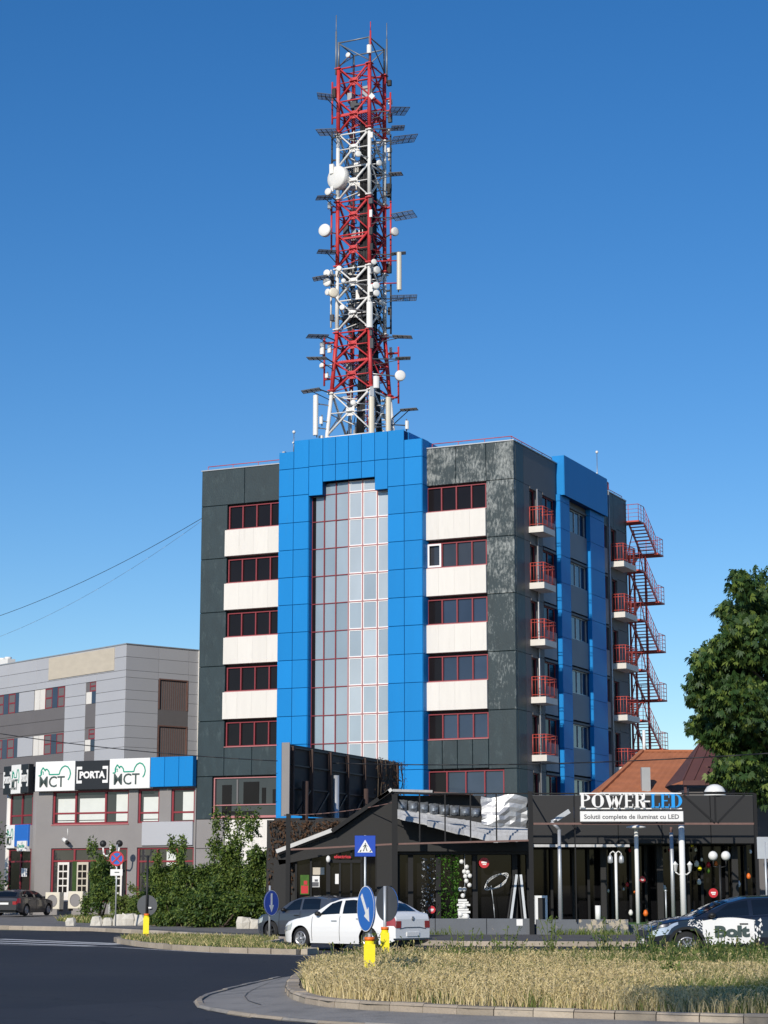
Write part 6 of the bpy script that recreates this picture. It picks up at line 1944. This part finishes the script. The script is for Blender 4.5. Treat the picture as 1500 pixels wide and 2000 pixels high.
# ================================================================ vegetation
def inside(poly, pts):
    x, y = pts[:, 0], pts[:, 1]
    res = np.zeros(len(pts), bool)
    n = len(poly)
    j = n - 1
    for i in range(n):
        xi, yi = poly[i]; xj, yj = poly[j]
        c = ((yi > y) != (yj > y)) & (x < (xj - xi) * (y - yi) / (yj - yi + 1e-12) + xi)
        res ^= c
        j = i
    return res
def blades(pos, h, w, r, lean=.25, z0=.17, head=None):
    """Bent grass blades (two quads) with an optional seed head (a third, wider quad)."""
    n = len(pos)
    a = r.uniform(0, 2 * np.pi, n)
    side = np.stack([np.cos(a), np.sin(a), np.zeros(n)], 1) * (w / 2)[:, None]
    ln = r.normal(size=(n, 2)) * lean
    base = np.concatenate([pos, np.full((n, 1), z0)], 1)
    mid = base + np.concatenate([ln * h[:, None] * .35, (h * .55)[:, None]], 1)
    tip = base + np.concatenate([ln * h[:, None], (h * .97)[:, None]], 1)
    if head is None:
        v = np.stack([base - side, base + side, mid + side * .8, mid - side * .8, tip + side * .15, tip - side * .15], 1).reshape(-1, 3)
        k = 6 * np.arange(n)[:, None]
        return v, np.concatenate([k + np.array([0, 1, 2, 3]), k + np.array([3, 2, 4, 5])], 0)
    hd = tip + (tip - mid) * .28 + np.concatenate([ln * .06, np.zeros((n, 1))], 1)
    m2 = (tip + hd) / 2
    s2 = side / (w[:, None] / 2) * head
    v = np.stack([base - side, base + side, mid + side * .7, mid - side * .7, tip + side * .5, tip - side * .5, m2 + s2, hd, m2 - s2], 1).reshape(-1, 3)
    k = 9 * np.arange(n)[:, None]
    return v, np.concatenate([k + np.array([0, 1, 2, 3]), k + np.array([3, 2, 4, 5]), k + np.array([5, 4, 6, 7]), k + np.array([5, 6, 7, 8])][:3] + [k + np.array([5, 6, 7, 8])], 0)
def scatter(poly, n, r, box):
    p = np.stack([r.uniform(box[0], box[1], n), r.uniform(box[2], box[3], n)], 1)
    return p[inside(poly, p)]
r = np.random.default_rng(11)
IP = ISL + [(18, 20)]
IPs = []
ctr = np.array([8.0, 36.0])
for x, y in IP:
    d = ctr - np.array([x, y]); d /= np.linalg.norm(d)
    IPs.append((x + d[0] * .3, y + d[1] * .3))
box = (-2.3, 9.5, 24, 47)
def vnoise(p, s, seed):
    q = np.random.default_rng(seed)
    t = np.zeros(len(p))
    for i in range(6):
        k = q.normal(size=2) * s; ph = q.uniform(0, 6.28)
        t += np.sin(p @ k + ph)
    return t / 6
p = scatter(IPs, 150000, r, box)
vis = np.abs(p[:, 0]) < p[:, 1] * .2 + .6
p = p[vis]
nz = vnoise(p, 1.0, 5)
back = np.clip((p[:, 1] - 33) / 9, 0, 1)
rgt = np.clip((p[:, 0] - 4.0) / 1.5, 0, 1)
dens = np.clip(.85 + nz * 1.0 - .62 * back - .5 * rgt, .06, 1)
p = p[r.uniform(0, 1, len(p)) < dens]
nz = vnoise(p, .8, 8)
hgt = r.uniform(.13, .3, len(p)) * (1 + .3 * nz) * (1 - .1 * np.clip((p[:, 1] - 38) / 4, 0, 1))
edge = np.minimum(1, .45 + np.clip((p[:, 1] - (26.9 - p[:, 0] * .48)) / 1.3, 0, 1) * .55)
v, f = blades(p, hgt * edge, r.uniform(.008, .016, len(p)), r, .28, head=.015)
mesh_np('dry_grass', v, f, 4, ['grass_dry', 'grass_dry2'], midx=(r.uniform(0, 1, len(f)) < .35).astype(int), label='tall dry straw coloured grass covering the near traffic island', cat='grass', kind='stuff')
# greener growth: along the kerb edge, at the back and to the right
p = scatter(IPs, 110000, r, box)
p = p[np.abs(p[:, 0]) < p[:, 1] * .2 + .6]
front = np.exp(-np.clip(p[:, 1] - (26.9 - p[:, 0] * .48), 0, 9) / .5)
lft = np.exp(-np.clip(p[:, 0] + 2.0, 0, 9) / .4)
bk_ = np.clip((p[:, 1] - 32) / 7, 0, 1) * .95
rt = np.clip((p[:, 0] - 3.8) / 1.5, 0, 1) * .95
pr = np.clip(np.maximum.reduce([front, lft, bk_, rt]) + .1 + .4 * vnoise(p, 1.3, 3), 0, 1)
p = p[r.uniform(0, 1, len(p)) < pr]
low_ = np.minimum(1, .35 + np.clip((p[:, 1] - (26.9 - p[:, 0] * .48)) / 1.5, 0, 1) * .8)
hg = r.uniform(.1, .3, len(p)) * low_ * (1 - .15 * np.clip((p[:, 1] - 38) / 6, 0, 1))
v, f = blades(p, hg, r.uniform(.012, .024, len(p)), r, .35)
mesh_np('green_grass', v, f, 4, 'grass_green', label='green grass and weeds along the edges of the near island', cat='grass', kind='stuff')
# scattered tall stalks with small leaves towards the back
p = scatter(IPs, 1700, r, (-1.2, 9.5, 36, 46.3))
p = p[vnoise(p, 1.1, 14) > -.15]
v1, f1 = blades(p, r.uniform(.18, .5, len(p)), r.uniform(.008, .014, len(p)), r, .18, head=.02)
mesh_np('wild_stalks', v1, f1, 4, ['grass_green', 'grass_dry2', 'leaf_dark'], midx=r.choice([0, 0, 1, 2], len(f1)), label='tall thin green stalks sticking up along the back of the near island', cat='weeds', kind='stuff')
# mass of leafy weeds at the back right, in front of the crossover
p = scatter(IPs, 2400, r, (2.6, 9.5, 39.5, 46.2))
p = p[(vnoise(p, .9, 21) + np.clip((p[:, 0] - 5) / 4, -.5, .5)) > .05]
hh = r.uniform(.12, .34, len(p))
cc = np.repeat(np.concatenate([p, np.zeros((len(p), 1))], 1), 12, 0)
cc[:, 2] = .17 + r.uniform(.1, 1, len(cc)) * np.repeat(hh, 12)
cc[:, :2] += r.normal(size=(len(cc), 2)) * .05
v1, f1 = leaf_quads(cc, .1, r, -.2, .3)
mesh_np('leafy_weeds', v1, f1, 4, ['leaf_dark', 'leaf_bush', 'grass_green'], midx=r.choice([0, 0, 1, 2], len(f1)), label='mass of dark leafy weeds at the back right of the near island', cat='weeds', kind='stuff')
# weeds with leafy stems
def weed(x, y, h, n, label, seed, z0=.17, m='leaf_bush', sp=.22):
    q = np.random.default_rng(seed)
    o = thing('weed_plant', label, 'plant', (x, y, z0), 0, 'taller weeds on the near island')
    st = MB()
    cc = []
    for i in range(n):
        a = Vector((q.normal() * sp * .4, q.normal() * sp * .4, 0))
        tpt = Vector((a.x + q.normal() * sp, a.y + q.normal() * sp, h * q.uniform(.7, 1.05)))
        st.tube(a, tpt, .007, 4)
        for k in range(16):
            c = a.lerp(tpt, q.uniform(.15, 1.0))
            cc.append((c.x + q.normal() * .025, c.y + q.normal() * .025, c.z))
    st.build('stems', 'grass_green', o)
    v, f = leaf_quads(np.array(cc), .09, q, .0, .35)
    mesh_np('leaves', v, f, 4, m, parent=o)
for i, (x, y, h, n, lb) in enumerate([(1.6, 41.5, .8, 7, 'tall dark weed just right of the second yellow post'), (3.6, 43.5, .95, 9, 'tall weed clump below the peeling wall'), (4.6, 42.5, 1.0, 10, 'tallest weed clump left of the navy crossover bumper'),
                                (5.6, 43.5, .9, 10, 'weed clump in front of the navy crossover front wheel'), (6.6, 43.8, .55, 7, 'weed clump below the Bolt lettering'), (7.7, 44, .55, 8, 'weed clump at the right frame edge'),
                                (5.0, 37, .75, 9, 'weed clump in the shaded grass below the navy crossover'), (6.2, 38, .8, 9, 'shaded weed clump near the right edge'), (4.6, 32.5, .5, 8, 'low weed with small pale flowers in the shaded grass'),
                                (-.4, 44.6, .7, 6, 'thin weed left of the second yellow post'), (2.6, 44.5, .75, 7, 'thin weed below the white saloon boot')]):
    weed(x, y, h, n, lb, 40 + i, m='leaf_dark' if i in (2, 3, 4, 5, 6, 7) else 'leaf_bush')
# short grass on the far island and verge
p = scatter(SI, 16000, r, (-9, -1.5, 54, 70.5))
v, f = blades(p, r.uniform(.06, .18, len(p)), r.uniform(.02, .035, len(p)), r, .5, z0=.12)
mesh_np('short_grass', v, f, 4, ['grass_green', 'grass_dry2'], midx=(r.uniform(0, 1, len(f)) < .4).astype(int), label='short yellowish grass on the small far island', cat='grass', kind='stuff')
vp = [(-16.2, 101), (-14.6, 96), (-12.2, 92.5), (-9.5, 88), (-8.2, 85.8), (-7.6, 90), (-9, 97), (-14, 104)]
p = scatter(vp, 22000, r, (-17, -7, 85, 105))
v, f = blades(p, r.uniform(.12, .4, len(p)), r.uniform(.03, .05, len(p)), r, .5, z0=.14)
mesh_np('verge_grass', v, f, 4, ['grass_green', 'leaf_bush', 'grass_dry2'], midx=r.choice([0, 0, 1, 2], len(f)), label='green verge grass between pavement and the left bushes', cat='grass', kind='stuff')
wp = [(X(840, 71), 70.6), (X(1230, 71), 70.6), (X(1230, 71), 71.4), (X(840, 71), 71.4)]
p = scatter(wp, 2600, r, (1, 9, 70, 72))
p = p[vnoise(p, 1.5, 9) > -.1]
v, f = blades(p, r.uniform(.08, .26, len(p)), r.uniform(.02, .03, len(p)), r, .5, z0=.15)
mesh_np('wall_foot_grass', v, f, 4, ['leaf_bush', 'grass_green'], midx=r.choice([0, 1], len(f)), label='grass tufts along the foot of the low painted wall', cat='grass', kind='stuff')

def clump_points(blobs, n, q, shell=.55):
    """Leaf positions packed in ellipsoidal clumps, denser near the clump surface."""
    out = []
    vol = np.array([b[3] * b[4] * b[5] for b in blobs]) ** (2 / 3)
    cnt = (n * vol / vol.sum()).astype(int)
    for (x, y, z, a, c, e), k in zip(blobs, cnt):
        d = q.normal(size=(k, 3)); d /= np.linalg.norm(d, axis=1)[:, None]
        rr = (shell + (1 - shell) * q.uniform(0, 1, k)) * q.uniform(.75, 1.12, k)
        out.append(np.stack([x + d[:, 0] * rr * a, y + d[:, 1] * rr * c, z + d[:, 2] * rr * e], 1))
    return np.concatenate(out)
def bush(label, x, y, z0, w, d, h, n, leaf, seed, m=('leaf_bush',), spikes=0, aspect=.4):
    q = np.random.default_rng(seed)
    o = thing('bush', label, 'bush', (x, y, z0), 0, 'bushes in front of the shop podium')
    blobs = []
    k = 22
    for i in range(k):
        t = q.uniform(0, 2 * np.pi); rr = q.uniform(0, .8) ** .6; zz = q.uniform(.12, .86)
        s = .31 * (1.15 - .62 * zz)
        blobs.append((rr * np.cos(t) * w / 2 * (1.05 - .45 * zz), rr * np.sin(t) * d / 2 * (1.05 - .45 * zz), zz * h, s * w * .75, s * d * .75, s * h * .7))
    for i in range(spikes):
        xx = q.uniform(-.4, .4) * w
        blobs.append((xx, q.uniform(-.3, .3) * d, h * q.uniform(.82, 1.1), .09 * w, .09 * d, .18 * h))
    c = clump_points(blobs, int(n * 1.35), q, .35)
    c[:, 2] = np.maximum(c[:, 2], .02)
    v, f = leaf_quads(c, leaf, q, .35, aspect)
    mesh_np('foliage', v, f, 4, list(m), midx=q.integers(0, len(m), len(f)), parent=o)
    st = MB()
    for i in range(12):
        b_ = blobs[i]
        st.tube((b_[0] * .15, b_[1] * .15, 0), (b_[0], b_[1], b_[2]), .035, 5, .012)
    st.build('stems', 'bark', o)
bush('tall narrow bush in front of the ground floor shop window', X(197, 97), 97, .17, 1.6, 1.5, 3.3, 6500, .17, 1, ('leaf_bush', 'leaf_dark'), 4)
bush('low weedy bush under the no stopping sign', X(248, 94), 94, .17, 1.8, 1.2, 1.5, 3200, .15, 2, ('leaf_bush', 'grass_green'), 3)
bush('broad bright green bush below the blank grey sign', X(322, 90), 90, .15, 2.8, 2.0, 3.2, 12000, .17, 3, ('leaf_bush', 'leaf_bush', 'leaf_dark'), 4)
bush('dark bush in the middle of the hedge', X(385, 88.5), 88.5, .15, 2.4, 2.0, 2.7, 9000, .17, 4, ('leaf_dark', 'leaf_bush'), 2)
bush('tall leafy bush next to the shop wall, reaching the white panel', X(452, 88), 88, .15, 2.8, 2.0, 4.3, 14000, .17, 5, ('leaf_bush', 'leaf_dark', 'leaf_bush'), 5)
bush('dark bush at the right end of the hedge beside the shop', X(508, 85), 85, .15, 2.0, 1.8, 3.6, 9000, .17, 6, ('leaf_dark', 'leaf_bush'), 3)
bush('low dark bush at the foot of the hedge behind the pavement', X(430, 84), 84, .15, 3.4, 1.2, 1.6, 7000, .17, 7, ('leaf_dark', 'leaf_dark', 'leaf_bush'), 2)
bush('low dark bush at the left foot of the hedge', X(345, 86.5), 86.5, .15, 2.6, 1.2, 1.4, 5500, .17, 8, ('leaf_dark', 'leaf_bush'), 2)
# pale stone blocks by the bushes
rk = random.Random(2)
for i, (px, py, s, lb) in enumerate([(237, 1793, .36, 'pale stone block at the left end beside the sign post'), (252, 1792, .4, 'pale stone block second from the sign post'), (272, 1796, .38, 'pale stone block behind the small island post'),
                                 (190, 1786, .3, 'small pale stone in the verge grass below the narrow bush'), (140, 1786, .26, 'small pale stone in the verge grass near the air conditioners'),
                                 (478, 1800, .36, 'pale stone at the foot of the hedge left of the hatchback'), (497, 1798, .32, 'pale stone beside the shop wall at the hedge end'), (212, 1787, .26, 'small pale stone left of the no stopping sign')]):
    Y = 89 if px < 300 else 81.5
    b = MB()
    pts = []
    for zz in (0, .6, 1):
        for t in range(7):
            k = (1 if zz < .9 else .72) * rk.uniform(.8, 1.1)
            pts.append((math.cos(t * .9) * s * k, math.sin(t * .9) * s * k * .8, zz * s * 1.3 * rk.uniform(.9, 1.1)))
    b.add(pts, [(a, (a + 1) % 7, 7 + (a + 1) % 7, 7 + a) for a in range(7)] + [(7 + a, 7 + (a + 1) % 7, 14 + (a + 1) % 7, 14 + a) for a in range(7)] + [tuple(range(14, 21))])
    o = b.build('stone_block', 'stone_white')
    o.location = (X(px, Y), Y, .13)
    tag(o, lb, 'stone', 'pale stones along the verge')
# ---------------------------------------------------------------- trees
def palmate(c, size, q, down=.55):
    """Drooping five-fingered leaves: five narrow quads fanning from each point."""
    n = len(c)
    d = q.normal(size=(n, 3)); d[:, 2] = -abs(d[:, 2]) * .4 - down
    d /= np.linalg.norm(d, axis=1)[:, None]
    e = q.normal(size=(n, 3)); s = np.cross(d, e); s /= np.linalg.norm(s, axis=1)[:, None]
    nn = np.cross(d, s)
    L = size * q.uniform(.7, 1.25, n)
    V = []
    for k in range(5):
        a = (k - 2) * .62 + q.normal(size=n) * .08
        dd = d * np.cos(a)[:, None] + s * np.sin(a)[:, None]
        ss = s * np.cos(a)[:, None] - d * np.sin(a)[:, None]
        l = (L * (1 - .13 * abs(k - 2)))[:, None]
        sag_ = np.zeros((n, 3)); sag_[:, 2] = -.18 * l[:, 0]
        V.append(np.stack([c, c + dd * l * .62 + ss * l * .17, c + dd * l + sag_, c + dd * l * .62 - ss * l * .17], 1))
    v = np.stack(V, 1).reshape(-1, 3)
    return v, np.arange(len(v)).reshape(-1, 4)
def tree(name, label, x, y, h, blobs, n, size, seed, m, trunk_r=.28, palm=True, limbs=14, group=None, z0=0.1):
    q = np.random.default_rng(seed)
    o = thing(name, label, 'tree', (x, y, z0), 0, group)
    tr = MB()
    zs = [0, .25 * h, .45 * h, .7 * h, .9 * h]
    pts = [Vector((q.normal() * .12 * i, q.normal() * .12 * i, z)) for i, z in enumerate(zs)]
    for i in range(4): tr.tube(pts[i], pts[i + 1], trunk_r * (1 - .22 * i), 10, trunk_r * (1 - .22 * (i + 1)))
    idx = q.choice(len(blobs), min(limbs, len(blobs)), replace=False)
    for i in idx:
        b_ = blobs[i]
        z = min(max(.25 * h, b_[2] * .65), .85 * h)
        k = max(j for j in range(4) if zs[j] <= z)
        a = pts[k].lerp(pts[k + 1], (z - zs[k]) / (zs[k + 1] - zs[k]))
        e = Vector(b_[:3])
        m_ = a.lerp(e, .55) + Vector((0, 0, .25))
        tr.tube(a, m_, trunk_r * .35, 6, trunk_r * .2); tr.tube(m_, e, trunk_r * .2, 5, .02)
    tr.build('trunk', 'bark', o)
    c = clump_points(blobs, n, q, .45)
    v, f = palmate(c, size, q) if palm else leaf_quads(c, size, q, .4, .5)
    mi = q.choice(len(m), len(f) if not palm else len(f) // 5)
    if palm: mi = np.repeat(mi, 5)
    mesh_np('crown', v, f, 4, list(m), midx=mi, parent=o)
    return o
TXc, TYc = 18.3, 82.0
q = np.random.default_rng(31)
blobs = []
for px, py, rr in [(1490, 1150, 1.1), (1450, 1145, .75), (1420, 1190, .55), (1462, 1190, 1.1), (1500, 1200, 1.4), (1445, 1235, .8), (1475, 1250, 1.4), (1420, 1265, .95), (1390, 1275, .7), (1370, 1290, .6), (1405, 1300, 1.0), (1445, 1300, 1.3), (1490, 1310, 1.5),
                   (1365, 1325, .55), (1385, 1330, .8), (1420, 1350, 1.1), (1360, 1365, .5), (1380, 1370, .8), (1460, 1370, 1.4), (1395, 1400, .9), (1365, 1415, .55), (1425, 1415, 1.1), (1490, 1420, 1.5), (1385, 1440, .55), (1415, 1450, .85), (1450, 1460, 1.2),
                   (1420, 1490, .6), (1455, 1500, .9), (1490, 1500, 1.3), (1430, 1520, .55), (1465, 1535, .7), (1400, 1520, .4), (1492, 1545, .8), (1375, 1300, .5), (1352, 1345, .35), (1352, 1420, .35), (1432, 1210, .6), (1445, 1125, .5)]:
    Y = TYc + q.uniform(-2.2, 2.0)
    w = at(px, py, Y)
    blobs.append((w.x - TXc, Y - TYc, w.z - .1, rr, rr * 1.1, rr * .85))
for i in range(26):
    t = q.uniform(-1.2, 1.8); zz = q.uniform(5.5, 14.5)
    R0 = 5.0 * math.sqrt(max(.1, 1 - ((zz - 9.5) / 6.5) ** 2))
    blobs.append((R0 * q.uniform(.0, .9) * np.cos(t), R0 * q.uniform(-.8, .9), zz, 1.5, 1.5, 1.3))
tree('chestnut_tree', 'large dark green chestnut tree rising behind the right end of the shop', TXc, TYc, 13.5, blobs, 30000, .25, 33, ('leaf_chestnut', 'leaf_chestnut', 'leaf_dark', 'leaf_bush'), .32)
blobs = [(q.normal() * .7, q.normal() * .7, z, .9, .9, .8) for z in np.linspace(.8, 5.6, 16)]
tree('hedge_tree', 'dark conifer like tree at the far left edge beside the corner shop', at(-58, 1790, 119).x, 119, 5.6, blobs, 3500, .22, 35, ('leaf_dark',), .12, palm=False)
# tall tree beside the viewer, outside the picture: it throws the dappled shade over the right end of the island
blobs = []
for i in range(46):
    zz = q.uniform(11.5, 24.5)
    R0 = 2.5 * math.sqrt(max(.15, 1 - ((zz - 18) / 7.5) ** 2))
    t = q.uniform(0, 6.28)
    blobs.append((R0 * q.uniform(0, .9) * np.cos(t), R0 * q.uniform(0, .9) * np.sin(t), zz, 1.0, 1.0, .9))
tree('poplar_tree', 'tall leafy tree standing beside the viewer that shades the island', -4.9, .5, 24, blobs, 9000, .3, 37, ('leaf_dark', 'leaf_bush'), .3, palm=False)
